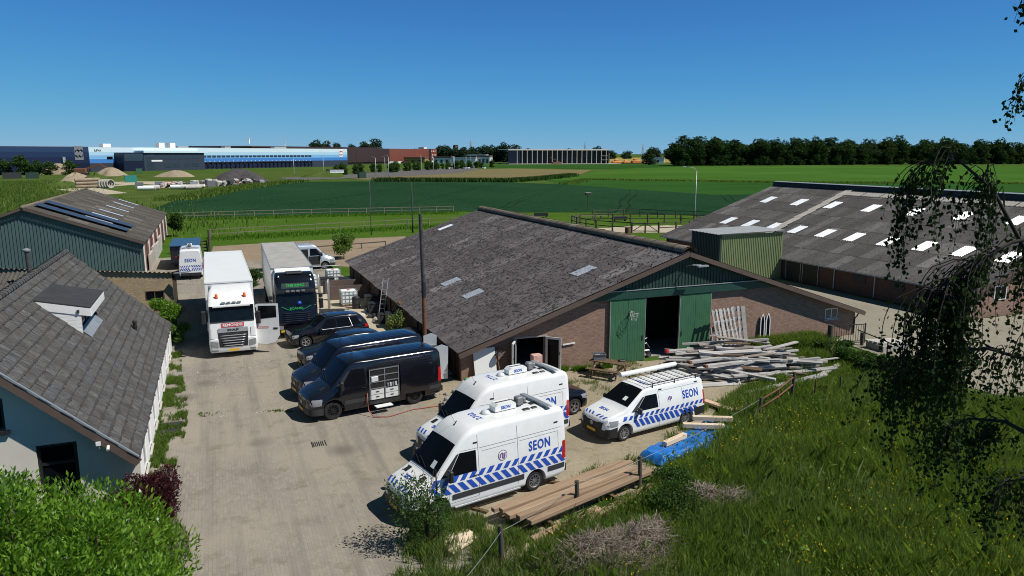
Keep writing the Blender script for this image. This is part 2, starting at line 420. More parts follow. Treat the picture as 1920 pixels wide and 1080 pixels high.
tilemat()
def woodmat(name, a, b, c3, scale=1.0):
    k = NT(name); r = rnd_obj(k)
    g = k.noise(2.2, 5, .65, k.mapv(k.co('Object'), (.35*scale,7,7)))
    c = k.ramp(g, [(.28, a), (.5, b), (.72, c3)])
    c = k.mix(k.ramp(r, [(0,0.0),(1,.75)]), c, k.mix(.35, a, b))
    k.col(c); k.set(.8, spec=.2); k.bump(g, .3, .01)
woodmat('wood_grey', (.20,.19,.18), (.45,.435,.415), (.62,.605,.585))
woodmat('wood_new', (.20,.135,.085), (.36,.255,.165), (.50,.38,.27))
woodmat('wood_bare', (.58,.45,.31), (.68,.56,.42), (.72,.62,.49))
woodmat('wood_worn', (.15,.125,.10), (.31,.265,.22), (.44,.39,.33))
woodmat('wood_pale', (.55,.36,.26), (.66,.46,.34), (.70,.52,.40))
woodmat('wood_brown', (.085,.055,.03), (.15,.10,.06), (.20,.145,.09))
woodmat('wood_post', (.05,.042,.035), (.10,.088,.072), (.16,.145,.12))
woodmat('wood_fence', (.14,.12,.085), (.22,.195,.14), (.29,.26,.19))
def skylightmat():
    k = NT('skylight'); k.col(k.ramp(k.noise(3, 4), [(.3,(.62,.66,.70)),(.7,(.82,.85,.88))])); k.set(.22, spec=.8, coat=.3)
    k = NT('skylight_old'); k.col(k.ramp(k.noise(4, 5), [(.35,(.20,.23,.27)),(.7,(.38,.42,.48))])); k.set(.35, spec=.5)
skylightmat()

# ---------------------------------------------------------------- lettering laid on a surface
def text_pts(txt, size, bold=.0, spacing=1.0):
    cu = bpy.data.curves.new('t', 'FONT'); cu.body = txt; cu.size = size; cu.offset = bold; cu.space_character = spacing
    cu.align_x = 'CENTER'; cu.align_y = 'CENTER'; cu.resolution_u = 3; cu.fill_mode = 'FRONT'
    o = bpy.data.objects.new('t', cu); COL.objects.link(o)
    dg = bpy.context.evaluated_depsgraph_get(); dg.update()
    me = bpy.data.meshes.new_from_object(o.evaluated_get(dg))
    vs = [tuple(v.co[:2]) for v in me.vertices]; fs = [tuple(p.vertices) for p in me.polygons]
    bpy.data.objects.remove(o); bpy.data.curves.remove(cu); bpy.data.meshes.remove(me)
    return vs, fs
def text_on(mb, txt, size, fn, bold=.0, spacing=1.0, sx=1.0):
    """fn maps the letter's (a, b) to a point"""
    vs, fs = text_pts(txt, size, bold, spacing)
    mb.add([fn(a*sx, b) for a, b in vs], fs)

# ---------------------------------------------------------------- foliage helpers
NR = np.random.default_rng(11)
def leaf_cloud(pts, size, asp=.5, up=0.0, rng=NR, nrm=None, szvar=.35, bend=True):
    """diamond leaves at pts (n,3); returns verts, quads"""
    n = len(pts); d = rng.normal(size=(n,3)); d[:,2] += up*2
    if nrm is not None: d = d*.6 + nrm
    d /= np.linalg.norm(d,axis=1)[:,None]+1e-9
    a = np.cross(d, rng.normal(size=(n,3))); a /= np.linalg.norm(a,axis=1)[:,None]+1e-9
    s = size*(1+szvar*rng.uniform(-1,1,n))[:,None]
    v = np.stack([pts - d*s*.5, pts + a*s*asp*.5, pts + d*s*.5, pts - a*s*asp*.5], 1).reshape(-1,3)
    f = np.arange(n*4).reshape(n,4)
    return v, f
def lobes_points(lobes, n, rng=NR, shell=.55):
    """points spread through a union of ellipsoids, denser near their skins; lobes: (cx,cy,cz,rx,ry,rz)"""
    L = np.array(lobes, float); vol = L[:,3]*L[:,4]*L[:,5]; p = vol**(2/3); p /= p.sum()
    k = rng.choice(len(L), n, p=p); d = rng.normal(size=(n,3)); d /= np.linalg.norm(d,axis=1)[:,None]
    r = shell + (1-shell)*rng.uniform(0,1,n)**.6
    r *= 1 + .14*rng.normal(size=n)
    pts = L[k,:3] + d*L[k,3:]*r[:,None]
    return pts, d
# ================================================================= THE SETTING: ground, fields, roads
def roughen(pts, amp, step=.7):
    q = random.Random(len(pts)*7+int(pts[0][0]*3)); out = []
    for a, b in zip(pts, pts[1:]+pts[:1]):
        L_ = math.hypot(b[0]-a[0], b[1]-a[1]); n = max(1, int(L_/step)); w = 0.0
        for i in range(n):
            t = i/n; w = w*.6 + q.uniform(-amp, amp)
            nx, ny = -(b[1]-a[1])/(L_+1e-9), (b[0]-a[0])/(L_+1e-9); k = w if 0 < i < n else w*.3
            out.append((a[0]+(b[0]-a[0])*t+nx*k, a[1]+(b[1]-a[1])*t+ny*k))
    return out
def sheet(name, pts, z, mat, kind='structure', rough=0.0):
    if rough: pts = roughen(pts, rough)
    b = MB(); b.add([(x, y, z) for x, y in pts], [tuple(range(len(pts)))])
    me = b.mesh(name, mat, fix=False)
    bm = bmesh.new(); bm.from_mesh(me); bmesh.ops.triangulate(bm, faces=bm.faces)
    for f in bm.faces:
        if f.normal.z < 0: f.normal_flip()
    bm.to_mesh(me); bm.free()
    return tag(link(name, me), kind=kind)

sheet('ground', [(-5000,-300),(6000,-300),(6000,6500),(-5000,6500)], -0.03, 'far_grass')
sheet('rough_terrain', [(-160,60),(-7,60),(-7,112),(-12,165),(-8.7,193),(2.6,234),(17,277),(30,300),(26,346),(-10,420),(-160,420)], -.018, 'rough_grass')
sheet('crop_field_dark', [(-11.7,163.3),(-6.3,135.4),(13.7,136.6),(43.3,135.2),(51.9,129.0),(65.9,123.4),(80.4,108.5),(104.3,123.0),(151.8,161.8),(124.4,161.4),(120.0,194.2),(115.8,237.3),(105.4,262.3),(58.5,292.7),(30.5,298.1),(17.3,276.9),(2.6,234.5),(-8.7,193.1)], .02, 'crop_dark')
sheet('crop_field_middle', [(115.8,237.3),(120.0,194.2),(124.4,161.4),(152,161.8),(80,105),(60,60),(120,40),(271.7,179.6),(203.6,217.3),(172.7,240.9),(145.1,277.0),(126.0,278.1)], .012, 'crop_mid')
sheet('crop_field_light', [(126.0,278.1),(145.1,277.0),(172.7,240.9),(203.6,217.3),(271.7,179.6),(420,120),(900,380),(607,432),(498.5,492),(374.0,530),(259.6,456.0),(174.6,339.2)], .03, 'crop_light')
sheet('crop_field_far', [(207.8,517.0),(259.6,456.0),(374.0,525),(406.2,601.6),(346.5,662.1),(264.7,658.5),(199.4,620.9)], .045, 'crop_mid')
sheet('soil_field', [(52.8,321.0),(74.2,286.4),(107.4,267.2),(123.9,278.9),(173.3,339.8),(230.4,432.6),(200.6,499.1),(160.9,477.6),(101.1,389.9)], .05, 'tan_soil')
sheet('stubble_field', [(427.5,770),(520,745),(1100,1500),(900,1650)], .06, 'yellow_field')
sheet('paddock_meadow', [(-6.4,75),(-6.3,134.5),(13.7,135.9),(43,134.6),(52,128.5),(66,122.5),(81,108),(62,68),(45,66),(37,60),(37,66),(10,66),(9,80)], -.008, 'meadow_bright')
sheet('sand_paddock', [(-.6,94.5),(9.5,96.3),(23.4,96.6),(19.8,82.1),(12,72),(3,79.8),(-.9,85.6)], .004, 'sand_track')
sheet('corral_sand', [(51.5,96),(52.2,91.5),(54,89.4),(57.2,87.8),(62.3,88),(67,92.6),(66,96),(60,98)], .004, 'track_pale', rough=.5)
sheet('sand_track', [(-35.4,271.7),(-23.5,298.2),(-11.5,272),(-.3,267),(3.3,282.6),(-19.8,324.2),(-60,330),(-62,318),(-30,300),(-45,262),(-28.0,225),(-22.5,231.9)], .02, 'track_pale')
sheet('distant_road', [(32.4,315.7),(67.6,337.5),(125.6,391.4),(173.2,490.8),(184.8,548.6),(120.7,493.7),(60.7,385.0),(26.4,346.3)], .07, 'asphalt')
sheet('road_verge', [(26,346),(61,385),(121,494),(150,545),(100,560),(20,480),(-40,420),(-20,345)], .03, 'rough_grass')
sheet('yard_paving', [(-2.9,10),(8,10),(6.4,16.5),(8.5,19.2),(9.2,25),(9.0,31),(10.4,33.1),(10.4,66),(9.0,80),(4,80),(-1,86),(-6.4,86),(-6.4,60),(-2.9,53)], .0, 'yard_paving', rough=.06)
sheet('dirt_yard', [(5.2,13.5),(6.4,16.4),(9.9,19.0),(12.6,19.6),(13.9,20.6),(15.0,22.4),(18.6,23.7),(20.2,25.6),(22.6,27.2),(26.6,28.8),(27.6,30.5),(28.6,33.0),(9.0,33.0),(8.0,31),(8.2,25),(7.0,20)], .004, 'dirt', rough=.28)
sheet('sand_apron', [(5.2,41),(5.6,49),(5.9,64),(10.55,64),(10.55,34),(7.2,36)], .008, 'track_pale', rough=.35)
sheet('front_garden', [(-40,5),(-1.2,5),(-1.6,21.5),(-2.3,25.4),(-40,25.4)], -.004, 'meadow_soil')
sheet('meadow', [(6.0,5),(6.4,16.4),(9.9,19.0),(12.6,19.6),(13.7,20.5),(14.9,22.3),(18.5,23.6),(20.1,25.5),(22.5,27.1),(26.4,28.7),(27.4,30.4),(28.4,33.0),(32.8,33.0),(32.6,29),(31.7,25.8),(32.4,22),(37,17),(60,11),(60,-10),(20,-30),(5,-10)], -.004, 'meadow_soil', rough=.2)
sheet('barn_yard', [(35.9,34),(33.8,32.3),(33.7,30.5),(32.9,28),(32.1,25.5),(32.9,22),(38,17.5),(80,13),(80,33.2),(46.2,33.2),(46.2,70),(36.1,70)], .0, 'right_yard', rough=.15)
kb = MB()
for i in range(14): kb.box(3.05+.09*i, 3.17+.09*i, 33+i*1.02, 33+i*1.02+.99, 0, .05)
tag(kb.build('kerb', 'concrete_light'), kind='structure')
tag(MB().box(-3.0,-1.9,30.9,32.1,0,.035).build('door_mat', 'dark_plastic'), 'black rubber mat on the paving beside the white house wall', 'mat')
lq = random.Random(3)
for k_ in range(24):
    o = MB().cbox(-.05,.05,-.04,.04,0,.03,.012).build('pale_pebble','concrete_light',None,(lq.uniform(-1.6,2.6),lq.uniform(31.5,40.5),0),(0,0,lq.uniform(0,3))); s_ = lq.uniform(.4,.8); o.scale = (s_,s_,s_)
    tag(o,'small white pebble lying on the yard paving in front of the truck','pebble','pebbles on the paving')
dr = MB()
for i in range(6): dr.box(2.85+i*.07, 2.885+i*.07, 27.3, 27.75, .004, .012)
dr.box(2.8,2.83,27.25,27.8,.004,.014); dr.box(3.3,3.33,27.25,27.8,.004,.014)
tag(dr.build('drain_grate', 'dark_iron'), 'small iron drain grate set in the yard paving', 'drain')

# ================================================================= corrugated sheets
def corr_mesh(name, w, l, lam, amp, mat, seg=6, rows=1, thick=.0):
    n = max(2, int(round(w/lam)))*seg
    b = MB(); b.grid(lambda s, t: ((s-.5)*w, (t-.5)*l, amp*math.cos(2*math.pi*s*w/lam)), n, rows)
    me = b.mesh(name, mat, fix=False, smooth=True)
    return me
def frame_mat(X, Y, Z, o):
    return Matrix(((X[0],Y[0],Z[0],o[0]),(X[1],Y[1],Z[1],o[1]),(X[2],Y[2],Z[2],o[2]),(0,0,0,1)))
def roof_sheets(parent, u0, z0, slope, sgn, v0, v1, length, rows, sw, me, jit=.012, skip=()):
    """sheets on a slope rising from the eave (u0, z0) towards sgn*x; columns run along y"""
    a = math.atan(slope); c, s = math.cos(a), math.sin(a); sl = length/rows; ncol = int(round((v1-v0)/sw)); cw = (v1-v0)/ncol
    for r in range(rows):
        for k in range(ncol):
            if (r, k) in skip: continue
            d = (r+.5)*sl + rnd.uniform(-jit, jit)*2
            Y = Vector((sgn*c, 0, s)); Z = Vector((-sgn*s, 0, c))
            tilt = .010/sl*2 + rnd.uniform(-.002, .002)
            Yt = (Y - Z*tilt).normalized(); Zt = (Z + Y*tilt).normalized(); X = Yt.cross(Zt)
            p = Vector((u0, v0+(k+.5)*cw, z0)) + Y*d + Z*(.03 + rnd.uniform(0, jit*.5))
            o = link('roof_sheet', me, parent); o.matrix_local = frame_mat(X, Yt, Zt, p)
def plane_slope(parent, name, u0, z0, u1, z1, v0, v1, mat, lam=.177, amp=.025, off=0.0):
    n = int((v1-v0)/lam)*4
    b = MB(); b.grid(lambda s, t: (u0+(u1-u0)*t, v0+(v1-v0)*s, z0+(z1-z0)*t + off + amp*math.cos(2*math.pi*s*(v1-v0)/lam)), n, 1)
    return b.build(name, mat, parent, smooth=True, fix=False)
def sheet_at(parent, name, me, u0, z0, slope, sgn, u, v, lift=.06, scale=(1,1,1)):
    a = math.atan(slope); c, s = math.cos(a), math.sin(a)
    Y = Vector((sgn*c,0,s)); Z = Vector((-sgn*s,0,c)); X = Y.cross(Z)
    o = link(name, me, parent); o.matrix_local = frame_mat(X, Y, Z, Vector((u, v, z0+abs(u-u0)*slope)) + Z*lift) @ Matrix.Diagonal((*scale,1))
    return o

# ================================================================= MAIN BARN
BU0, BU1, BV0, BV1, BAP = 10.6, 36.0, 33.0, 65.2, 5.85
barn = thing('brick_barn', 'long low brick barn with mossy grey corrugated roof and green sliding doors', 'barn', (0,0,0))
SL = .332; EZ = 1.55
ridge_u = 23.3
# gable wall in pieces round the openings (doors 18.8-25.1, french doors 12.9-15.8, small window, slits)
def top_at(u): return EZ - .12 + SL*(min(u, 2*ridge_u-u) - 10.45)
wall = MB()
def wall_piece(x0, x1, z0=0.0, z1=None):
    n = [x0] + ([ridge_u] if x0 < ridge_u < x1 and z1 is None else []) + [x1]
    poly = [(x0, z0), (x1, z0)] + ([(x, top_at(x)) for x in reversed(n)] if z1 is None else [(x1, z1), (x0, z1)])
    wall.prism(poly, .3, 'y', BV0)
wall_piece(10.6, 13.45); wall_piece(13.45, 15.1, 1.85); wall_piece(15.1, 18.9); wall_piece(18.9, 25.1, 3.4)
wall_piece(25.1, 33.55); wall_piece(33.55, 34.55, 0, 1.15); wall_piece(33.55, 34.55, 1.80); wall_piece(34.55, 35.95)
wall.build('gable_wall', 'brick_brown', barn)
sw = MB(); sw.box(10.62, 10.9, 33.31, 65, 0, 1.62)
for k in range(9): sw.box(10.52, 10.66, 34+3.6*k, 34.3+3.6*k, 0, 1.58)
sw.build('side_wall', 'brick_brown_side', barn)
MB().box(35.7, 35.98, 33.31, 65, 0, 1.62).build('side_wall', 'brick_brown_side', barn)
MB().box(10.9, 35.7, 64.7, 65, 0, 1.6).prism([(10.9,1.6),(35.7,1.6),(23.3,5.6)], .3, 'y', 64.7).build('rear_wall', 'brick_brown', barn)
MB().box(10.95, 35.65, 33.4, 64.6, -.02, .012).build('barn_floor', 'concrete', barn)
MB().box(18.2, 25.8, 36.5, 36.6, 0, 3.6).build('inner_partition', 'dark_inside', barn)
# timber and clutter just inside the open door
for k, (x, lean) in enumerate([(20.6,.9),(21.4,1.3),(22.0,.5)]):
    MB().bar((x, 34.2, 0), (x+lean, 36.3, 3.2), .10, .05).build('leaning_timber', 'wood_brown', barn)
# green cladding of the upper gable: one ribbed sheet after another
x = 18.1
while x < 28.4:
    x1 = min(x + 1.03, 28.5); b = MB(); ns = 10
    for i in range(ns):
        a0, a1 = x+(x1-x)*i/ns, x+(x1-x)*(i+1)/ns
        off = .03 if i % 2 else 0
        za, zb = max(3.93, top_at(a0)+.03), max(3.93, top_at(a1)+.03)
        b.prism([(a0,3.92),(a1,3.92),(a1,zb),(a0,za)], .05, 'y', BV0-.09-off)
    b.build('cladding_sheet', 'sheet_green_dark', barn); x = x1
MB().prism([(16.85,3.47),(29.75,3.47),(28.5,3.90),(18.1,3.90)], .2, 'y', BV0-.22).build('door_beam', 'beam_green', barn)
MB().box(18.2, 28.4, BV0-.25, BV0-.225, 3.90, 3.94).build('beam_flashing', 'galvanised', barn)
def sliding_door(x0, x1):
    d = MB(); n = 14
    for i in range(n):
        a = x0 + (x1-x0)*i/n; d.box(a+.004, a+(x1-x0)/n-.004, BV0-.17, BV0-.12, .02, 3.44)
    d.box(x0, x1, BV0-.12, BV0-.09, .02, 3.44)
    o = d.build('sliding_door', 'door_green', barn)
    MB().box(x0-.03, x0, BV0-.18, BV0-.08, .02, 3.44).build('edge_strip', 'galvanised', o)
    MB().box(x1, x1+.03, BV0-.18, BV0-.08, .02, 3.44).build('edge_strip', 'galvanised', o)
    mx = (x0+x1)/2
    MB().box(mx-.012, mx+.012, BV0-.175, BV0-.165, .05, 3.42).build('panel_joint', 'beam_green', o)
    hx = x1-.14 if x0 < 20 else x0+.14
    MB().box(hx-.03, hx+.03, BV0-.20, BV0-.17, 1.15, 1.42).build('handle', 'dark_iron', o)
sliding_door(18.75, 20.85); sliding_door(23.05, 25.05)
# french doors standing open
def french(hx, dx, dy, mname):
    X = Vector((dx, dy, 0)).normalized(); Y = Vector((-X.y, X.x, 0)); Z = Vector((0,0,1)); w, h = .82, 1.82
    f = MB()
    for a in (0, w-.11): f.box(a, a+.11, -.03, .03, 0, h)
    f.box(.11, w-.11, -.03, .03, 0, .2); f.box(.11, w-.11, -.03, .03, h-.11, h)
    o = f.build('french_door', mname, barn); o.matrix_local = frame_mat(X, Y, Z, (hx, BV0-.03, .02))
    MB().box(.105, w-.105, -.006, .006, .195, h-.105).build('pane', 'glass_dark', o)
    MB().bar((w-.06,-.06,.95),(w-.06,-.06,1.08), .03,.03).box(w-.08,w-.04,-.06,.06,.99,1.03).build('handle', 'dark_iron', o)
french(13.45, -.55, -.83, 'white_frame'); french(15.1, .72, -.69, 'pale_plastic')
MB().box(13.35, 15.2, BV0-.02, BV0+.1, 1.85, 1.93).build('door_lintel', 'concrete', barn)
# small window, two church-like slits
w = MB(); w.box(33.5, 34.6, BV0-.05, BV0+.1, 1.08, 1.15); w.build('window_sill', 'concrete_light', barn)
w = MB().box(33.55,33.61,BV0+.02,BV0+.09,1.15,1.8).box(34.49,34.55,BV0+.02,BV0+.09,1.15,1.8).box(33.61,34.49,BV0+.02,BV0+.09,1.74,1.8).box(33.61,34.49,BV0+.02,BV0+.09,1.15,1.2).box(34.02,34.08,BV0+.02,BV0+.09,1.2,1.74)
wo = w.build('window', 'white_frame', barn); MB().box(33.6,34.5,BV0+.045,BV0+.06,1.16,1.79).build('pane', 'glass_blue', wo)
# roof: visible slope sheet by sheet
ms = corr_mesh('barn_sheet', 1.09, 2.33, .178, .026, 'sheet_grey')
LEN = math.hypot(ridge_u-10.35, (ridge_u-10.35)*SL)
roof_sheets(barn, 10.35, EZ-.035, SL, 1, 32.55, 65.6, LEN, 6, 1.065, ms)
plane_slope(barn, 'rear_roof_slope', 36.25, EZ-.03, ridge_u, 5.82, 32.55, 65.6, 'sheet_grey')
MB().prism([(10.5,EZ-.1),(36.1,EZ-.1),(23.3,5.62)], 31.0, 'y', 33.9).build('roof_underside', 'dark_inside', barn) if False else None
sky_new = corr_mesh('skylight_sheet', 1.05, 2.2, .178, .045, 'skylight')
sky_old = corr_mesh('skylight_sheet_old', .95, 2.0, .178, .03, 'skylight_old')
def sky_on(parent, me, u, v, u0, z0, sl, sc=(1,1,1), lift=.075): return sheet_at(parent, 'skylight', me, u0, z0, sl, 1, u, v, lift, sc)
for u, v, sc in ((19.0,63.1,(.75,.6,1)),): sky_on(barn, sky_new, u, v, 10.35, EZ-.035, SL, sc)
for u, v, sc in ((19.05,36.5,(.9,.65,1)),(13.9,45.2,(.9,.6,1)),(13.9,40.75,(.9,.6,1))): sky_on(barn, sky_old, u, v, 10.35, EZ-.035, SL, sc)
# moss clumps growing on the sheets
mr = np.random.default_rng(61); mo = MB()
for k in range(7500):
    d = mr.uniform(.3, LEN-.3); v = mr.uniform(32.7, 65.2); cs, sn = math.cos(math.atan(SL)), math.sin(math.atan(SL))
    if mr.uniform() > .35+.65*math.exp(-((d-6.5)/4.5)**2): continue
    r1, r2, h = mr.uniform(.03,.13)*(1 if mr.uniform() < .8 else 1.7), mr.uniform(.025,.075), mr.uniform(.02,.06)
    c0 = Vector((10.35+d*cs, v, EZ-.035+d*sn)) + Vector((-sn,0,cs))*.055
    ring_ = [c0+Vector((cs,0,sn))*r1*math.cos(t)*mr.uniform(.7,1.2)+Vector((0,1,0))*r2*math.sin(t)*mr.uniform(.7,1.2) for t in (0,1.05,2.1,3.14,4.2,5.2)]
    mo.add(ring_+[c0+Vector((-sn,0,cs))*h], [(i,(i+1)%6,6) for i in range(6)])
tag(mo.build('moss','soil_dark',barn,smooth=True,fix=False), kind='stuff')
# ridge of half-round caps, one after another
for k in range(31):
    v = 32.5 + k*1.07; b = MB()
    b.grid(lambda s, t: (ridge_u + .42*math.cos(math.pi*s)*(1+.06*(1-t)), v+1.12*t, 5.80 + .30*math.sin(math.pi*s)*(1+.1*(1-t))), 8, 1)
    b.grid(lambda s, t: (ridge_u + .39*math.cos(math.pi*s), v+1.12*t, 5.78 + .27*math.sin(math.pi*s)), 8, 1)
    b.build('ridge_cap', 'ridge_brown', barn, smooth=True)
# verge boards
for s_ in (-1, 1):
    x0 = 10.35 if s_ < 0 else 36.25
    MB().bar((x0, 32.52, EZ-.16), (ridge_u, 32.52, EZ-.16+12.95*SL), .05, .24).build('verge_board', 'brown_trim', barn)
    MB().bar((x0, 32.75, EZ-.2), (ridge_u, 32.75, EZ-.2+12.95*SL), .42, .03).build('verge_soffit', 'brown_trim', barn)
MB().tube([(36.15,32.9,1.45),(36.1,32.95,1.2),(35.9,32.95,1.05),(35.9,32.95,.1)], .04, 8).build('downpipe', 'dark_iron', barn)
MB().tube([(23.3,32.9,5.0),(23.3,32.2,5.15),(23.7,32.0,5.15)], .035, 6).box(23.45,24.1,31.9,32.1,5.06,5.14).build('gable_lamp', 'galvanised', barn)
# things fixed to or leaning on the barn
hoop = thing('basketball_hoop', 'basketball hoop with white net fixed to the left green sliding door', 'basketball hoop', (19.93, BV0-.17, 2.78))
b = MB(); pts = [(.23*math.cos(t), -.38+.23*math.sin(t), 0) for t in [2*math.pi*i/20 for i in range(21)]]
b.tube(pts, .012, 6); b.box(-.05,.05,-.16,0,-.06,.03); b.build('rim', 'wire', hoop)
b = MB()
for i in range(12):
    t = 2*math.pi*i/12; t2 = t + .5
    b.bar((.23*math.cos(t), -.38+.23*math.sin(t), 0), (.13*math.cos(t2), -.38+.13*math.sin(t2), -.4), .008, .008)
    b.bar((.23*math.cos(t2), -.38+.23*math.sin(t2), 0), (.13*math.cos(t), -.38+.13*math.sin(t), -.4), .008, .008)
b.build('net', 'net_white', hoop)
for i, x in enumerate((28.75, 29.15)):
    o = thing('arched_window_frame', ('left' if i == 0 else 'right') + ' one of two narrow pointed window frames leaning on the brick gable', 'window frame', (x, BV0-.16, .25))
    pl = [(-.13,0),(.13,0),(.13,1.25),(.08,1.5),(0,1.66),(-.08,1.5),(-.13,1.25)]
    b = MB()
    for j in range(len(pl)):
        a, c = pl[j], pl[(j+1) % len(pl)]; b.bar((a[0],a[1]*.02,a[1]),(c[0],c[1]*.02,c[1]), .05, .05, (0,1,0))
    b.build('frame', 'white_frame', o)
    MB().prism([(p_[0]*.9,p_[1]*.98+.01) for p_ in pl], .01, 'y', .02).build('pane', 'glass_dark', o)

# ================================================================= RIGHT BARN
rb = thing('large_brick_barn', 'big dark brick barn with grey corrugated roof and two rows of bright skylights', 'barn')
RS = .343; RU, RZ, RR, RV0, RV1 = 46.2, 2.0, 61.7, 33.2, 69.4
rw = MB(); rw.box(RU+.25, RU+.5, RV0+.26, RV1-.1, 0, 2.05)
rw.build('side_wall', 'brick_rose_shaded', rb)
b = MB(); b.prism([(RU+.25,0),(76.9,0),(76.9,1.95),(RR,7.05),(RU+.25,1.95)], .25, 'y', RV0); b.build('gable_wall', 'brick_rose', rb)
MB().prism([(RU+.25,0),(76.9,0),(76.9,1.95),(RR,7.05),(RU+.25,1.95)], .25, 'y', RV1-.4).build('rear_wall', 'brick_rose', rb)
for i, v in enumerate((49.6, 47.6)):
    o = MB().box(RU+.17, RU+.24, v-.85, v+.85, .05, 1.95).build('barn_door', 'dark_iron', rb)
    f = MB()
    for y0, y1, z0, z1 in ((v-.9,v-.85,.05,2.0),(v+.85,v+.9,.05,2.0),(v-.85,v+.85,1.95,2.0)): f.box(RU+.15, RU+.2, y0, y1, z0, z1)
    f.build('door_frame', 'galvanised', o)
for v in (51.3, 45.0, 41.0, 37.2): MB().tube([(RU+.18,v,1.9),(RU+.18,v,.1)], .05, 8).build('downpipe', 'galvanised', rb)
for v in (42.5, 39.0, 36.0):
    o = MB().box(RU+.2, RU+.27, v-.6, v+.6, 1.0, 1.6).build('window', 'dark_plastic', rb)
o = MB().box(48.6, 49.8, RV0-.03, RV0+.02, 1.15, 2.15).build('window', 'white_frame', rb)
MB().box(48.68,49.17,RV0-.04,RV0-.03,1.22,2.08).box(49.23,49.72,RV0-.04,RV0-.03,1.22,2.08).build('pane', 'glass_dark', o)
ms2 = corr_mesh('barn_sheet_large', 1.09, 2.45, .178, .026, 'sheet_grey2')
LEN2 = math.hypot(RR-45.9, (RR-45.9)*RS)
roof_sheets(rb, 45.9, RZ-.1, RS, 1, 32.7, 69.7, LEN2, 7, 1.07, ms2)
plane_slope(rb, 'rear_roof_slope', 77.4, RZ-.1, RR, 7.3, 32.7, 69.7, 'sheet_grey2')
sky_big = corr_mesh('skylight_sheet_large', .98, 1.75, .178, .036, 'skylight')
for v in (65.8,61.1,56.5,51.8,47.1,42.5,38.0,33.9): sky_on(rb, sky_big, 57.35, v, 45.9, RZ-.1, RS)
for v in (64.9,61.4,58.0,54.7,51.2,47.9,44.4,41.0,37.7,34.3): sky_on(rb, sky_big, 51.35, v, 45.9, RZ-.1, RS)
# newer pale sheets that run up the roof and along under the ridge
newer = corr_mesh('newer_sheet', 1.07, 2.3, .178, .028, 'concrete')
for k in range(6): sheet_at(rb, 'replacement_sheet', newer, 45.9, RZ-.1, RS, 1, 50.9+k*1.95, 57.0+.22*k, .085, (.85,.95,1))
for k in range(9): sheet_at(rb, 'replacement_sheet', newer, 45.9, RZ-.1, RS, 1, 60.35, 56.6-k*2.2, .085, (1.95,.42,1))
b = MB(); b.prism([(RR-.45,7.22),(RR-.30,7.60),(RR+.30,7.66),(RR+.45,7.22)], 37.2, 'y', 32.6); b.build('ridge_vent', 'roof_felt', rb)
b = MB(); b.prism([(RR-.36,7.66),(RR+.42,7.70),(RR+.42,7.74),(RR-.36,7.70)], 37.2, 'y', 32.6); b.build('ridge_capping', 'galvanised', rb)
MB().bar((45.9,32.68,RZ-.22),(RR,32.68,RZ-.22+(RR-45.9)*RS), .05,.2).build('verge_board', 'brown_trim', rb)
MB().box(45.78, 45.92, 32.7, 69.7, RZ-.2, RZ-.09).build('gutter', 'zinc', rb)

gb = thing('metal_clad_shed', 'tall box shed with olive green ribbed metal walls against the large barn', 'shed')
x = 39.3
while x < 46.0:
    x1 = min(46.05, x+.56); b = MB(); n = 3
    for i in range(n):
        a0, a1 = x+(x1-x)*i/n, x+(x1-x)*(i+1)/n
        b.box(a0, a0+(a1-a0)*.55, 50.66, 50.72, .05, 4.2); b.box(a0+(a1-a0)*.55, a1, 50.70, 50.74, .05, 4.2)
    b.build('wall_sheet', 'sheet_olive', gb); x = x1
y = 50.76
while y < 54.6:
    b = MB()
    for i in range(3): b.box(39.28, 39.34, y+i*.22, y+i*.22+.12, .05, 4.2); b.box(39.32, 39.36, y+i*.22+.12, y+i*.22+.22, .05, 4.2)
    b.build('wall_sheet', 'sheet_green_dark', gb); y += .66  # left side in a darker green than the front, its shade painted in
plane_slope(gb, 'roof', 39.0, 4.27, 46.15, 4.36, 50.4, 54.9, 'galvanised', .2, .03)
MB().box(39.25,39.4,50.6,50.75,0,4.2).build('corner_trim', 'sheet_green_dark', gb)

# ================================================================= GREEN HALL (far left)
gh = thing('green_clad_hall', 'hall with teal green ribbed gable, red brick side and solar panels on its roof', 'shed')
GU, GZ, GR, GRZ, GV0, GV1 = -6.4, 3.0, -15.5, 6.37, 75.0, 110.0; GS = (GRZ-GZ)/(GU-GR)
GL = 2*GR - GU
def gtop(u): return GZ - .08 + GS*(GU - u if u > GR else u - GL)
x = GL + .1
while x < GU - .05:
    x1 = min(GU-.05, x + 1.05); b = MB(); n = 8
    for i in range(n):
        a0, a1 = x+(x1-x)*i/n, x+(x1-x)*(i+1)/n; off = .05 if i % 2 else 0
        b.prism([(a0,.3),(a1,.3),(a1,gtop(a1)),(a0,gtop(a0))], .06, 'y', GV0-off)
    b.build('cladding_sheet', 'sheet_teal', gh); x = x1
MB().box(GL+.1, GU-.05, GV0-.02, GV0+.2, 0, .3).build('plinth', 'concrete', gh)
sw = MB()
for k in range(12):
    v = 75.3 + k*2.9; sw.box(GU-.3, GU-.02, v, min(v+2.3, GV1), 0, 2.9 if k % 2 == 0 else 2.2)
sw.box(GU-.33, GU-.25, 75.2, GV1, 0, 2.9); sw.build('side_wall', 'brick_red_side', gh)
for k in range(13): MB().box(GU-.12, GU+.05, 75.1+k*2.9, 75.32+k*2.9, 0, 2.92).build('wall_post', 'white_frame' if k % 2 == 0 else 'brown_trim', gh)
for k in range(4): MB().box(GU+.15, GU+.35, 77+k*4.2, 80.8+k*4.2, 0, 1.5+.25*(k%2)).build('concrete_panel', 'concrete_light', gh)
ms3 = corr_mesh('hall_sheet', 1.09, 1.68, .178, .026, 'sheet_brown')
LEN3 = math.hypot(GU+.2-GR, (GU+.2-GR)*GS)
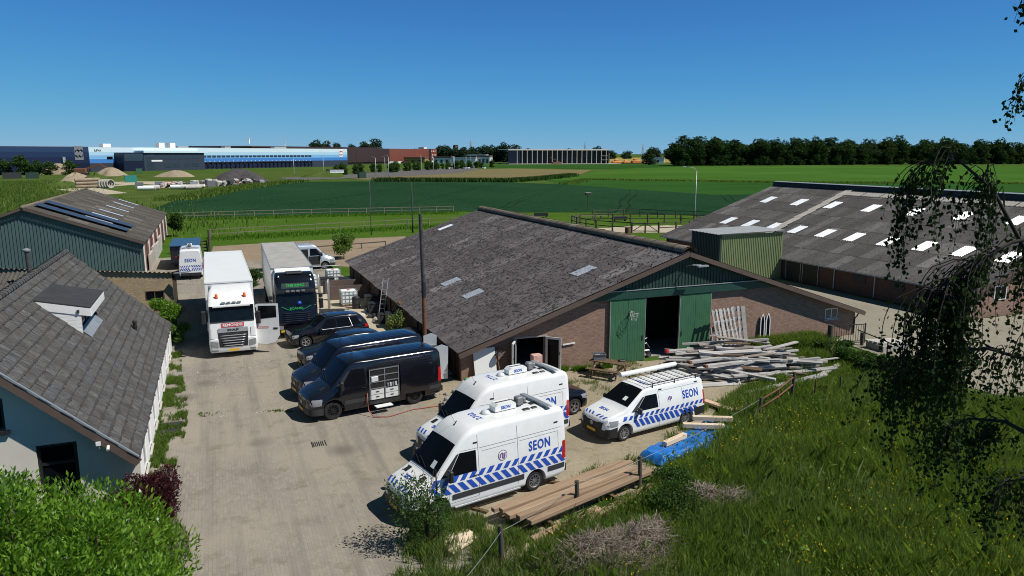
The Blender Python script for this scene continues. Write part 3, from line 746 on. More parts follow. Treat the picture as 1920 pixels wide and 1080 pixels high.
roof_sheets(gh, GU+.2, GZ-.07, GS, -1, 74.6, 110.4, LEN3, 6, 1.08, ms3)
plane_slope(gh, 'rear_roof_slope', GL-.2, GZ-.07, GR, GRZ+.03, 74.6, 110.4, 'sheet_brown')
MB().tube([(GR,74.5,GRZ+.02),(GR,110.5,GRZ+.02)], .16, 10).build('ridge_cap', 'ridge_brown', gh, smooth=True)
for s_ in (1, -1):
    e = GU+.2 if s_ > 0 else GL-.2
    MB().bar((e,74.55,GZ-.15),(GR,74.55,GRZ-.08), .05,.22).build('verge_board', 'brown_trim', gh)
slit = MB().box(-.25,.25,-1.2,1.2,0,.04).mesh('hall_skylight', 'skylight')
for v in (80.9,85.3,90.3,96.4,102.9,108.6): sheet_at(gh, 'skylight', slit, GU, GZ, GS, -1, -10.6, v, .09)
pan = MB().box(-.52,.52,-.84,.84,0,.04).mesh('solar_panel', 'solar')
for row, v in enumerate((78.3, 82.4)):
    for k in range(9):
        sheet_at(gh, 'solar_panel', pan, GU, GZ, GS, -1, -14.75+k*.80, v, .24, (2.1, .50, 1))
# ================================================================= FARMHOUSE (left)
hs = thing('white_farmhouse', 'white rendered farmhouse with steep grey tiled roof and a small dormer', 'house')
HU, HZ, HR, HRZ, HV0, HV1 = -2.88, 1.55, -7.55, 5.87, 24.75, 44.7
HS = (HRZ-HZ)/(HU-HR); HL = 2*HR - HU
def htop(u): return HZ - .16 + HS*((HU-u) if u > HR else (u-HL))
g_ = MB()
def gp(x0, x1, z0=0.0, z1=None):
    n = [x0] + ([HR] if x0 < HR < x1 and z1 is None else []) + [x1]
    poly = [(x0,z0),(x1,z0)] + ([(q, htop(q)) for q in reversed(n)] if z1 is None else [(x1,z1),(x0,z1)])
    g_.prism(poly, .28, 'y', 25.3)
gp(-2.85, -4.55); gp(-4.55, -5.65, 2.12); gp(-5.65, -6.35); gp(-6.35, -7.5, 0, 2.75); gp(-6.35, -7.5, 3.75); gp(-7.5, HL+.15)
g_.build('gable_wall', 'stucco', hs)
b = MB(); wv = (26.4, 28.3, 30.9, 33.4, 36.0, 39.0, 41.5); y = 25.58
for v in wv:
    b.box(-3.13, -2.83, y, v, 0, 1.45); b.box(-3.13, -2.83, v, v+1.0, 0, .25); b.box(-3.13,-2.83,v,v+1.0,1.35,1.45); y = v+1.0
b.box(-3.13, -2.83, y, 44.4, 0, 1.45); b.build('side_wall', 'stucco_white', hs)
for v in wv:
    o = MB().box(-2.93,-2.85,v,v+.08,.25,1.35).box(-2.93,-2.85,v+.92,v+1.0,.25,1.35).box(-2.93,-2.85,v+.08,v+.92,.25,.33).box(-2.93,-2.85,v+.08,v+.92,1.27,1.35).build('window', 'white_frame', hs)
    MB().box(-2.91,-2.88,v+.07,v+.93,.32,1.28).build('pane', 'glass_dark', o)
    MB().box(-2.85,-2.75,v-.05,v+1.05,.20,.25).build('window_sill', 'concrete_light', hs)
MB().box(HL+.15,-3.0,44.15,44.4,0,1.4).prism([(HL+.15,1.4),(-3.0,1.4),(HR,5.6)],.25,'y',44.15).build('rear_wall','stucco',hs)
MB().box(HL+.15,HL+.4,25.58,44.1,0,1.4).build('side_wall','stucco_white',hs)
o = MB().box(-5.65,-5.55,25.36,25.44,.0,2.12).box(-4.65,-4.55,25.36,25.44,0,2.12).box(-5.55,-4.65,25.36,25.44,2.02,2.12).box(-5.55,-4.65,25.36,25.44,1.42,1.52).box(-5.55,-4.65,25.36,25.44,0,.2).build('garden_door', 'black_plastic', hs)
MB().box(-5.56,-4.64,25.40,25.42,.18,2.04).build('pane', 'glass_dark', o)
o = MB().box(-7.5,-7.42,25.36,25.44,2.75,3.75).box(-6.43,-6.35,25.36,25.44,2.75,3.75).box(-7.42,-6.43,25.36,25.44,3.67,3.75).box(-7.42,-6.43,25.36,25.44,2.75,2.83).build('window', 'black_plastic', hs)
MB().box(-7.43,-6.42,25.40,25.42,2.8,3.7).build('pane', 'glass_dark', o)
MB().box(-7.6,-6.25,25.18,25.32,2.62,2.75).build('window_sill', 'black_plastic', hs)
# tiled slope facing the yard
a_ = math.atan(HS); hc, hsn = math.cos(a_), math.sin(a_)
CRS, TW = .375, .36; NC = 17; NT_ = int((HV1-HV0)/TW)
prof = []
for i in range(13):
    s = i/12; prof.append(((s-.5)*TW*1.0, .010 if i % 2 else .0 + (.016 if i in (0, 12) else 0)))
tb = MB(); n = len(prof)
vs_ = [(x, -.22, z+.020) for x, z in prof] + [(x, .20, z) for x, z in prof] + [(prof[0][0], -.22, -.012), (prof[-1][0], -.22, -.012)]
fs_ = [(i, i+1, n+i+1, n+i) for i in range(n-1)] + [tuple([2*n]+[2*n+1]+list(range(n-1,-1,-1)))]
tb.add(vs_, fs_); tile_me = tb.mesh('roof_tile', 'roof_tile', fix=False)
Yv = Vector((-hc, 0, hsn)); Zv = Vector((hsn, 0, hc)); Xv = Yv.cross(Zv)
rest = MB(); made = 0
spots = []
for j in range(NT_+1):
    for r in range(NC):
        v = HV0 + (j + (.5 if r % 2 else 0))*TW + .1
        if v > HV1: continue
        spots.append((v, r))
spots.sort()
for v, r in spots:
    d = (r+.5)*CRS - .02
    p = Vector((HU+.02, v, HZ-.03)) + Yv*d + Zv*(.03 + rnd.uniform(-.004, .006))
    u = p.x
    if 33.5 < v < 37.2 and -6.7 < u < -5.4: continue
    rot = Matrix.Rotation(rnd.uniform(-.012, .012), 4, 'Z')
    mt = frame_mat(Xv, Yv, Zv, p) @ rot
    if made < 300:
        o = link('roof_tile', tile_me, hs); o.matrix_local = mt; made += 1
    else:
        rest.add([mt @ Vector(q) for q in vs_], fs_)
mo = MB(); mr = np.random.default_rng(62)
for r in range(NC):
    v = HV0+.02
    while v < HV1-.05:
        l_ = mr.uniform(.05,.22); w_ = mr.uniform(.006,.022) if mr.uniform() < .75 else mr.uniform(.025,.05)
        p = Vector((HU+.02, v, HZ-.03)) + Yv*(r*CRS-.062+mr.uniform(-.006,.006)); v += l_+mr.uniform(-.01,.05)
        if 33.2 < v < 37.3 and -6.95 < p.x < -5.0: continue
        c0 = p+Zv*.052; T_ = Vector((0,1,0))
        pr = [c0-Yv*w_, c0-Yv*w_*mr.uniform(.6,1.3)+T_*l_*.5, c0-Yv*w_*.7+T_*l_, c0+Yv*w_+T_*l_, c0+Yv*w_*mr.uniform(.6,1.4)+T_*l_*.5, c0+Yv*w_]; tp2 = [q_+Zv*(.024+w_*.35) for q_ in pr]
        mo.add(pr+tp2, [(6,7,8,9,10,11)]+[(i,(i+1)%6,6+(i+1)%6,6+i) for i in range(6)])
tag(mo.build('moss','soil_dark',hs,smooth=True,fix=False), kind='stuff')
tag(rest.build('roof_tiling', 'roof_tile', hs, fix=False), kind='stuff')
MB().add([(HU+.05,HV0,HZ-.05),(HU+.05,HV1,HZ-.05),(HR,HV1,HRZ-.06),(HR,HV0,HRZ-.06)],[(0,1,2,3)]).build('roof_deck', 'roof_felt', hs)
MB().add([(HL,HV0,HZ),(HL,HV1,HZ),(HR,HV1,HRZ),(HR,HV0,HRZ)],[(0,1,2,3)]).build('far_roof_slope', 'roof_tile', hs)
for k in range(50):
    v = HV0 + k*.40
    b = MB(); b.grid(lambda s, t: (HR+.16*math.cos(math.pi*s)*(1+.15*(1-t)), v+.44*t, HRZ-.02+.13*math.sin(math.pi*s)*(1+.2*(1-t))), 6, 1)
    b.build('ridge_tile', 'roof_tile', hs, smooth=True)
for s_ in (1, -1):
    e = HU+.08 if s_ > 0 else HL-.08
    MB().bar((e,HV0-.03,HZ-.20),(HR,HV0-.03,HRZ-.13), .04, .27).build('verge_board', 'brown_trim', hs)
    MB().bar((e,HV0-.02,HZ-.0),(HR,HV0-.02,HRZ+.06), .09, .06).build('verge_trim', 'zinc', hs)
    MB().bar((e,25.02,HZ-.24),(HR,25.02,HRZ-.17), .55, .02).build('verge_soffit', 'brown_trim', hs)
# dormer
dm = MB().add([(-6.95,33.1,5.36),(-4.95,33.1,4.92),(-4.95,37.0,4.92),(-6.95,37.0,5.36),(-6.95,33.1,5.30),(-4.95,33.1,4.86),(-4.95,37.0,4.86),(-6.95,37.0,5.30)],
              [(0,1,2,3),(7,6,5,4),(0,4,5,1),(1,5,6,2),(2,6,7,3),(3,7,4,0)]).build('dormer', 'roof_felt', hs)
MB().prism([(-6.82,5.27),(-4.95,4.86),(-4.95,4.54),(-6.45,4.86)], .06, 'y', 33.1).box(-4.99,-4.93,33.16,37.0,4.54,4.86).build('fascia', 'white_frame', dm)
for k in range(7):
    z0 = 3.80 + k*.155; u0 = HU - (z0-HZ)/HS; u0b = HU - (z0+.15-HZ)/HS
    MB().prism([(-5.30,z0),(-5.30,z0+.148),(min(u0b,-5.33),z0+.148),(min(u0,-5.32),z0)], .04, 'y', 33.13).build('siding_board', 'white_frame', dm)
o = MB().box(-5.5,-5.42,33.38,33.5,3.9,4.75).box(-5.5,-5.42,35.0,35.1,3.9,4.75).box(-5.5,-5.42,36.4,36.5,3.9,4.75).box(-5.5,-5.42,33.5,36.4,4.68,4.75).box(-5.5,-5.42,33.5,36.4,3.9,3.98).build('dormer_window', 'black_plastic', dm)
MB().box(-5.49,-5.45,33.48,36.4,3.95,4.7).build('dormer_pane', 'glass_dark', dm)
MB().add([(-5.40,33.3,3.98),(-5.02,33.3,3.64),(-5.02,36.6,3.64),(-5.40,36.6,3.98)],[(0,1,2,3)]).build('lead_flashing', 'zinc', dm)
MB().box(-5.42,-5.34,33.04,33.10,4.72,4.84).build('wall_lamp', 'dark_plastic', dm)
b = MB().lathe([(.09,0),(.09,.16),(.12,.17),(.12,.20),(.085,.21),(.085,.40),(.12,.41),(.11,.46),(.07,.5)], 12)
b.build('vent_pipe', 'black_plastic', hs, (-3.99,38.7,2.60))
b = MB().box(-3.92,-3.79,24.60,24.65,2.12,2.24).bar((-3.85,24.63,2.12),(-3.85,24.70,1.98),.03,.03); b.build('floodlight', 'white_frame', hs)
MB().tube([(-3.60,24.68,2.05),(-3.60,24.50,1.98)], .045, 8).build('security_camera', 'white_frame', hs)

# ================================================================= BRICK SHED behind the farmhouse
sh = thing('brick_outbuilding', 'tan brick outbuilding with dark corrugated roof edge beside the white truck', 'shed')
b = MB()
def sp(x0, x1, z0, z1): b.box(x0, x1, 54.5, 54.75, z0, z1)
b.prism([(-3.1,0),(-3.65,0),(-3.65,3.0),(-3.1,2.95)], .25, 'y', 54.5); sp(-4.85,-3.65,0,1.15)
b.prism([(-3.65,1.8),(-4.85,1.8),(-4.85,3.1),(-3.65,3.0)], .25, 'y', 54.5); b.prism([(-4.85,0),(-14,0),(-14,3.9),(-4.85,3.1)], .25, 'y', 54.5)
b.build('front_wall', 'brick_tan', sh)
MB().box(-3.36,-3.11,54.76,60,0,2.2).build('side_wall', 'brick_brown_side', sh)
o = MB().box(-4.85,-4.78,54.52,54.6,1.15,1.8).box(-3.72,-3.65,54.52,54.6,1.15,1.8).box(-4.28,-4.22,54.52,54.6,1.15,1.8).box(-4.78,-3.72,54.52,54.6,1.74,1.8).box(-4.78,-3.72,54.52,54.6,1.15,1.2).build('window', 'brown_trim', sh)
MB().box(-4.8,-3.7,54.56,54.58,1.18,1.77).build('pane', 'glass_dark', o)
n = 80
b = MB(); b.grid(lambda s, t: (-14.2+11.3*s, 54.3+6*t, 3.98-.088*11.3*s*1.0 - 1.25*t + .05*math.cos(2*math.pi*s*11.3/.28)), 160, 1); b.build('corrugated_roof', 'roof_felt', sh, smooth=True)
MB().bar((-2.9,54.0,3.0),(-1.9,53.6,3.12),.25,.06).build('lamp_head', 'galvanised', sh)
ax = thing('low_annex', 'low annex with mossy ribbed roof behind the farmhouse ridge', 'shed')
MB().box(-17,-8.6,49.5,54.2,0,2.7).build('wall', 'brick_tan', ax)
ms4 = corr_mesh('annex_sheet', 1.0, 2.6, .25, .05, 'sheet_brown')
for j in range(9):
    for r in range(2):
        o = link('roof_sheet', ms4, ax); Yq = Vector((0,.97,.24)).normalized(); Zq = Vector((0,-.24,.97)).normalized(); Xq = Yq.cross(Zq)
        o.matrix_local = frame_mat(Xq, Yq, Zq, Vector((-17+.5+j*.98, 50.2+r*2.45, 2.75+r*.6)))
fl = thing('flue_pipe', 'thin dark stove pipe with cap rising behind the farmhouse roof', 'chimney', (-10.65,51.4,3.2))
MB().lathe([(.16,-.2),(.17,0),(.17,.1)], 12).build('collar', 'steel', fl)
MB().tube([(0,0,.05),(-.05,0,2.0)], .13, 12).build('pipe', 'pipe_dark', fl, smooth=True, angle=40)
MB().lathe([(.2,2.0),(.22,2.05),(.22,2.12),(.05,2.2)], 12, (-.05,0,0)).build('cap', 'zinc', fl)
# tall rusty pipe in front of the barn roof
tp = thing('tall_steel_pipe', 'tall rusty steel pipe standing against the barn eave', 'pipe', (10.05, 37.7, 0))
MB().tube([(0,0,0),(.0,0,3.4)], .115, 12).build('lower_pipe', 'rust', tp, smooth=True, angle=40)
MB().tube([(.0,0,3.4),(-.04,0,5.0),(-.1,0,7.85)], [.105,.10,.095], 12).build('upper_pipe', 'pipe_dark', tp, smooth=True, angle=40)
MB().lathe([(.13,3.4),(.125,3.45),(.125,4.2),(.11,4.25)], 12).build('coupling', 'dark_iron', tp)
MB().tube([(0,0,.9),(.4,0,.75),(.55,0,.75)], .09, 10).build('branch_pipe', 'rust', tp, smooth=True)
# ================================================================= VEHICLES
def lerp(a, b, t): return a + (b-a)*t
class Body:
    """body lofted from stations (s from the nose, zb, zt, w, wt, belt, r); local x forward (nose at +L/2), y left, z up"""
    def __init__(k, L, st): k.L = L; k.st = st
    def at(k, s):
        st = k.st
        if s <= st[0][0]: return st[0][1:]
        for a, b in zip(st, st[1:]):
            if s <= b[0]:
                t = (s-a[0])/(b[0]-a[0]); return tuple(lerp(p, q, t) for p, q in zip(a[1:], b[1:]))
        return st[-1][1:]
    def sec(k, s):
        zb, zt, w, wt, belt, r = k.at(s)
        belt = min(belt, zt - r - .01); rr = min(.07, (belt-zb)*.3)
        P = [(0,zb),(w*.55,zb),(w-.06,zb+.005),(w-.012,zb+rr),(w,zb+rr*2.2),(w+.006,lerp(zb,belt,.6)),(w,belt)]
        ztop = zt - r
        P += [(lerp(w,wt,.5)+.012*(ztop-belt),lerp(belt,ztop,.5)),(wt,ztop)]
        for i in range(1, 5):
            t = math.pi/2*i/4; P.append((wt - r*1.25 + r*1.25*math.cos(t), ztop + r*math.sin(t)))
        ym = wt - r*1.25
        P += [(ym*.5, zt+.012),(0, zt+.018)]
        return P
    def stations(k, n=4):
        out = []
        for a, b in zip(k.st, k.st[1:]):
            m = max(1, min(n, int((b[0]-a[0])/.12)))
            out += [lerp(a[0], b[0], i/m) for i in range(m)]
        return out + [k.st[-1][0]]
    def X(k, s): return k.L/2 - s
    def mesh(k, b):
        S = k.stations(); n = len(k.sec(S[0])); vs = []
        for s in S:
            P = k.sec(s); full = P + [(-y, z) for y, z in reversed(P[1:-1])]
            vs += [(k.X(s), y, z) for y, z in full]
        m = 2*n-2; fs = []
        for i in range(len(S)-1):
            for j in range(m): fs.append((i*m+j, i*m+(j+1)%m, (i+1)*m+(j+1)%m, (i+1)*m+j))
        fs += [tuple(range(m)), tuple(range((len(S)-1)*m, len(S)*m))]
        b.add(vs, fs)
    def side(k, s, z):
        P = k.sec(s)
        for a, b in zip(P[3:], P[4:]):
            if a[1] <= z <= b[1] and b[1] > a[1]: return lerp(a[0], b[0], (z-a[1])/(b[1]-a[1]))
        return P[3][0] if z < P[3][1] else P[8][0]
    def top(k, s, y):
        P = k.sec(s)[8:]; y = abs(y)
        for a, b in zip(P, P[1:]):
            if b[0] <= y <= a[0] and a[0] > b[0]: return lerp(a[1], b[1], (y-a[0])/(b[0]-a[0]))
        return P[0][1] if y > P[0][0] else P[-1][1]
    def on_side(k, s, z, sgn, e=.008): return (k.X(s), sgn*(k.side(s, z)+e), z)
    def on_front(k, y, z, e=.01):
        def okay(s):
            zb, zt, w, wt, belt, r = k.at(s); return zt - r*.5 >= z and k.side(s, max(z, zb+.10)) >= abs(y)
        lo, hi = 0.0, .9
        if okay(0.0): hi = 0.0
        else:
            for _ in range(14):
                m = (lo+hi)/2
                if okay(m): hi = m
                else: lo = m
        return (k.X(hi)+e, y*(1+e*.6), z)
    def front_panel(k, b, y0, y1, z0, z1, e=.012, nu=14, nv=4, t0=0.0):
        b.grid(lambda u, w: k.on_front(lerp(y0+t0*(1-w), y1-t0*(1-w), u), lerp(z0, z1, w), e), nu, nv)
    def on_top(k, s, y, e=.008):
        d = .03; sl = (k.top(s+d, y)-k.top(s-d, y))/(2*d); q = math.sqrt(1+sl*sl)
        return (k.X(s)+e*sl/q, y, k.top(s, y)+e/q)
    def side_panel(k, b, sgn, quad, e=.008, nu=10, nv=6):
        """quad: four (s, z) corners"""
        (a, bb, c, d) = quad
        b.grid(lambda u, v: k.on_side(lerp(lerp(a[0],bb[0],u), lerp(d[0],c[0],u), v), lerp(lerp(a[1],bb[1],u), lerp(d[1],c[1],u), v), sgn, e), nu, nv)
    def top_panel(k, b, s0, s1, y0a, y0b, y1a, y1b, e=.01, nu=10, nv=10):
        b.grid(lambda u, v: k.on_top(lerp(s0, s1, v), lerp(lerp(y0a, y1a, v), lerp(y0b, y1b, v), u), e), nu, nv)

def cut_wheels(o, spots, r, w):
    """wheel wells cut out of the body"""
    mods = []
    for (x, y) in spots:
        c = MB().lathe([(r, -w/2), (r, w/2)], 28, (x, y, 0), 'y'); co = c.build('cutter', 'black_plastic'); co.location = (0, 0, spots_z[0]); co.parent = None
        m = o.modifiers.new('b', 'BOOLEAN'); m.operation = 'DIFFERENCE'; m.solver = 'EXACT'; m.object = co; mods.append(co)
    pw = o.parent; ml = o.matrix_local.copy(); o.parent = None; o.matrix_world = Matrix.Identity(4)
    dg = bpy.context.evaluated_depsgraph_get(); dg.update()
    me = bpy.data.meshes.new_from_object(o.evaluated_get(dg))
    o.modifiers.clear(); old = o.data; o.data = me; o.parent = pw; o.matrix_local = ml
    me.polygons.foreach_set('use_smooth', [True]*len(me.polygons)); me.set_sharp_from_angle(angle=R(32))
    for c in mods: bpy.data.objects.remove(c)
spots_z = [0.34]

WHEELS = {}
def wheel(parent, x, y, r, w, style='steel', rimmat='rim_metal'):
    key = (r, w, style, rimmat)
    if key not in WHEELS:
        t = MB(); h = w/2
        t.lathe([(r*.62,-h*.8),(r*.64,-h),(r*.9,-h),(r*.985,-h*.75),(r,-h*.4),(r,h*.4),(r*.985,h*.75),(r*.9,h),(r*.64,h),(r*.62,h*.8)], 28, axis='y', caps=False)
        tm = t.mesh('tyre', 'tyre', angle=40)
        m = MB()
        m.lathe([(r*.62,-h*.9),(r*.66,-h*1.01),(r*.60,-h*1.02),(r*.55,-h*.8),(r*.52,-h*.3),(r*.52,h*.3),(r*.55,h*.8),(r*.60,h*1.02),(r*.66,h*1.01),(r*.62,h*.9)], 24, axis='y', caps=False)
        for sg in (-1, 1):
            m.lathe([(r*.14,sg*h*.5),(r*.16,sg*h*.85),(r*.09,sg*h*.92)], 12, axis='y')
            n = {'spoke5': 5, 'spoke10': 10, 'steel': 10, 'truck': 10}[style]
            for i in range(n):
                a = 2*math.pi*i/n; ca, sa = math.cos(a), math.sin(a); wd = {5: .16, 10: .085}[n]*r
                m.bar((r*.1*ca, sg*h*.72, r*.1*sa), (r*.58*ca, sg*h*.82, r*.58*sa), wd, h*.16, (0,1,0))
            m.m = 1; m.lathe([(r*.53,sg*h*.35),(r*.53,sg*h*.4)], 20, axis='y'); m.m = 0
        WHEELS[key] = (tm, m.mesh('rim', [rimmat, 'black_plastic'], angle=35))
    o = thing('wheel', '', '', (x, y, r))
    o.parent = parent
    link('tyre', WHEELS[key][0], o); link('rim', WHEELS[key][1], o)
    return o

def panel(b, pts, e=0): b.add(pts, [tuple(range(len(pts)))])

def sprinter(name, label, loc, rz, paint='white_paint', high=True, group=None, police=False, number=None, wheels='steel', rimmat='rim_metal', clad='dark_plastic', L=6.05, open_side=0, no_left_glass=False, rear_police=False, r_w=.355):
    v = thing(name, label, 'van', loc, rz, group)
    zr = 2.72 if high else 2.38
    st = [ # s, zb, zt, w, wt, belt, r
        (0.00,.44,.86,.42,.36,.66,.06),(.03,.37,.94,.66,.57,.70,.06),(.08,.32,1.0,.80,.70,.74,.07),(.16,.29,1.06,.90,.79,.80,.08),(.35,.28,1.14,.96,.83,.86,.09),(.70,.28,1.27,.985,.85,.95,.10),
        (.98,.29,1.38,.99,.86,1.02,.10),(1.10,.29,1.50,.99,.87,1.10,.10),(1.74,.30,2.20,.99,.84,1.25,.12),(1.84,.30,2.29,.99,.84,1.26,.13),
        (2.05,.30,lerp(2.34,zr,.42),.99,.84,1.27,.15),(2.35,.30,lerp(2.36,zr,.80),.99,.85,1.28,.17),(2.75,.30,zr-.012,.99,.86,1.28,.18),(3.2,.30,zr,.99,.86,1.28,.18),
        (5.55,.31,zr,.985,.86,1.28,.18),(5.85,.33,zr-.02,.975,.85,1.28,.17),(5.99,.36,zr-.07,.96,.83,1.26,.15),(6.05,.42,zr-.16,.93,.80,1.24,.12)]
    B = Body(L, st); b = MB(); B.mesh(b); body = b.build('body', paint, v)
    fx, rx = B.X(1.03), B.X(1.03+3.72)
    spots_z[0] = r_w + .02
    cut_wheels(body, [(fx,.86),(fx,-.86),(rx,.86),(rx,-.86)], r_w+.075, .55)
    MB().box(rx-.6, fx+.6, -.62, .62, .32, .8).build('underbody', 'black_plastic', v)
    for x in (fx, rx):
        for y in (.80, -.80): wheel(v, x, y, r_w, .235, wheels, rimmat)
    # glass
    b = MB(); B.top_panel(b, 1.02, 1.80, -.80, .80, -.735, .735, .014, 12, 12); b.build('windscreen', 'glass_dark', v, smooth=True, fix=False)
    for sg in (1, -1):
        b = MB(); B.side_panel(b, sg, [(1.42,1.36),(2.42,1.36),(2.42,2.02),(1.86,2.02)], .012); b.build('side_window', 'glass_dark', v, smooth=True)
        b = MB(); B.side_panel(b, sg, [(1.16,1.36),(1.40,1.36),(1.84,2.02),(1.74,1.98)], .011); b.build('quarter_window', 'black_plastic', v, smooth=True)
        # mirror
        yo = sg*(B.side(1.4,1.4)); mm = MB().cbox(B.X(1.38)-.06, B.X(1.38)+.09, min(yo+sg*.10, yo+sg*.32), max(yo+sg*.10, yo+sg*.32), 1.30, 1.66, .03).bar((B.X(1.38),yo-sg*.02,1.36),(B.X(1.38),yo+sg*.14,1.42),.06,.06)
        mm.build('wing_mirror', 'black_plastic', v)
        # lamps
        b = MB(); B.side_panel(b, sg, [(.05,.70),(.54,.72),(.58,.98),(.18,.97)], .012, 6, 4); b.build('headlight', 'lamp_glass', v, smooth=True)
        b = MB(); B.side_panel(b, sg, [(5.86,.92),(6.04,.92),(6.04,1.55),(5.90,1.55)], .014, 4, 4); b.build('tail_light', 'red_lens', v, smooth=True)
        # cladding and sill
        b = MB()
        B.side_panel(b, sg, [(1.52,.60),(4.26,.60),(4.26,.78),(1.52,.78)], .016, 16, 2); B.side_panel(b, sg, [(5.25,.60),(5.98,.60),(5.98,.78),(5.25,.78)], .016, 5, 2)
        b.build('side_cladding', clad, v, smooth=True)
        b = MB()
        for s in (2.50, 4.02):
            B.side_panel(b, sg, [(s,.50),(s+.014,.50),(s+.014,zr-.26),(s,zr-.26)], .004, 1, 10)
        B.side_panel(b, sg, [(1.40,.50),(1.412,.50),(1.392,1.34),(1.38,1.34)], .004, 1, 8); B.side_panel(b, sg, [(1.40,.49),(2.50,.49),(2.50,.502),(1.40,.502)], .004, 8, 1); B.side_panel(b, sg, [(1.90,2.06),(2.50,2.06),(2.50,2.072),(1.90,2.072)], .004, 6, 1); B.side_panel(b, sg, [(4.55,1.02),(4.75,1.02),(4.75,1.03),(4.55,1.03)], .004, 2, 1)
        B.side_panel(b, sg, [(2.55,2.04),(5.9,2.04),(5.9,2.055),(2.55,2.055)], .004, 12, 1); B.side_panel(b, sg, [(2.65,1.93),(3.95,1.93),(3.95,1.942),(2.65,1.942)], .004, 12, 1)
        B.side_panel(b, sg, [(4.1,1.93),(5.7,1.93),(5.7,1.942),(4.1,1.942)], .004, 12, 1); B.side_panel(b, sg, [(5.70,1.30),(5.712,1.30),(5.712,1.93),(5.70,1.93)], .004, 1, 6)
        b.build('panel_seam', 'grey_plastic' if 'white' in paint else 'black_plastic', v, smooth=True)
        b = MB(); B.side_panel(b, sg, [(2.28,1.20),(2.46,1.20),(2.46,1.235),(2.28,1.235)], .03, 2, 1); b.build('door_handle', 'black_plastic', v)
        b = MB(); B.side_panel(b, sg, [(2.34,2.22),(2.50,2.22),(2.50,2.27),(2.34,2.27)], .012, 2, 1); B.side_panel(b, sg, [(5.55,2.22),(5.72,2.22),(5.72,2.27),(5.55,2.27)], .012, 2, 1)
        if police: b.build('side_marker', 'black_plastic', v)
    # nose
    b = MB(); B.front_panel(b, -.52, .52, .58, .90, .012, 12, 5, .10); b.build('grille', 'black_plastic', v, smooth=True)
    b = MB().lathe([(.085,0),(.085,.012)], 16, (0,0,0), 'y'); o = b.build('badge', 'steel', v); o.rotation_euler = (0,0,R(-90)); o.location = (B.X(0)+.02,0,.74)
    for z in (.90, .57):
        b = MB(); b.tube([B.on_front(lerp(-.53,.53,i/10)*(1 if z > .8 else .82), z, .018) for i in range(11)], .014, 5); b.build('grille_trim', 'dark_plastic' if paint != 'white_paint' else 'steel', v)
    b = MB(); B.front_panel(b, -.80, .80, .34, .57, .022, 18, 3)
    for sg in (1, -1): B.side_panel(b, sg, [(.06,.34),(.60,.30),(.60,.62),(.06,.58)], .022, 10, 3)
    b.build('front_bumper', clad if paint != 'white_paint' else 'black_plastic', v, smooth=True, angle=60)
    MB().box(B.X(-.03), B.X(-.05), -.26, .26, .40, .51).build('number_plate', 'plate_yellow', v)
    MB().box(B.X(6.02), B.X(6.16), -.85, .85, .38, .62).build('rear_bumper', 'black_plastic', v)
    b = MB(); B.top_panel(b, .955, .970, -.80, .80, -.80, .80, .004, 14, 1)
    for sg in (1, -1): B.top_panel(b, .12, .955, sg*.72, sg*.735, sg*.80, sg*.815, .004, 1, 10)
    b.build('bonnet_seam', 'grey_plastic' if 'white' in paint else 'black_plastic', v)
    b = MB()
    for sg in (1, -1):
        B.top_panel(b, .62, .86, sg*.40, sg*.62, sg*.40, sg*.60, .006, 3, 3)
    b.build('bonnet_vent', 'black_plastic', v)
    b = MB(); b.tube([B.on_top(1.06,.15,.03), B.on_top(1.20,-.45,.03)], .012, 5); b.tube([B.on_top(1.06,-.25,.03), B.on_top(1.18,-.72,.03)], .012, 5); b.build('wiper', 'black_plastic', v)
    a0 = B.on_top(2.18, .0, .0); b = MB().tube([a0,(a0[0]-.10,a0[1],a0[2]+.14)],.018,6).tube([(a0[0]-.05,a0[1],a0[2]+.06),(a0[0]+.12,a0[1],a0[2]+.42)],.005,4); b.build('aerial', 'black_plastic', v)
    if not police:
        b = MB()
        for k in range(5):
            y = -.5 + k*.25; B.top_panel(b, 2.8, 5.6, y-.03, y+.03, y-.03, y+.03, .02, 2, 8)
        b.build('roof_rib', paint, v, smooth=True)
    if police:
        # striping along both sides: a forward-leaning row over a backward-leaning row
        b = MB()
        for sg in (1, -1):
            x = .82
            while x < 5.72:
                z0, z1 = 1.17, 1.37; zo = -.04 if x < 1.3 else 0
                B.side_panel(b, sg, [(x,z0+zo),(x+.18,z0+zo),(x+.33,z1+zo),(x+.15,z1+zo)], .010, 2, 3); x += .325
            x = .72
            while x < 5.62:
                z0, z1 = .82, 1.12; zo = 0
                if not (x < .9 and False): B.side_panel(b, sg, [(x+.26,z0),(x+.45,z0),(x+.19,z1),(x,z1)], .010, 2, 3)
                x += .325
        # bonnet and tail chevrons
        for sg in (1, -1):
            for k in range(3):
                y0 = sg*(.10+k*.22); B.top_panel(b, .10, .26, y0, y0+sg*.10, y0+sg*.10, y0+sg*.20, .007, 2, 3)
            for k in range(5):
                y0, y1 = sg*(.02+k*.19), sg*(.12+k*.19); d = sg*.16
                X_ = B.X(6.05)-.012
                panel(b, [(X_,y0,.80),(X_,y1,.80),(X_,min(max(y1+d,-.9),.9),1.05),(X_,min(max(y0+d,-.9),.9),1.05)])
                panel(b, [(X_,min(max(y0+d*.7,-.9),.9),1.12),(X_,min(max(y1+d*.7,-.9),.9),1.12),(X_,y1,1.29),(X_,y0,1.29)])
        tag(b.build('striping', 'sign_blue', v, smooth=True), kind='stuff')
        b = MB()
        for sg in (1, -1):
            text_on(b, 'SEON', .45, lambda a, c: B.on_side(4.92 + sg*a, 1.64+c, sg, .012), .010, 1.12, .74)
        text_on(b, 'SEON', .19, lambda a, c: B.on_top(.52 + c*1.0, a, .010), .008)
        X_ = B.X(6.05)-.013
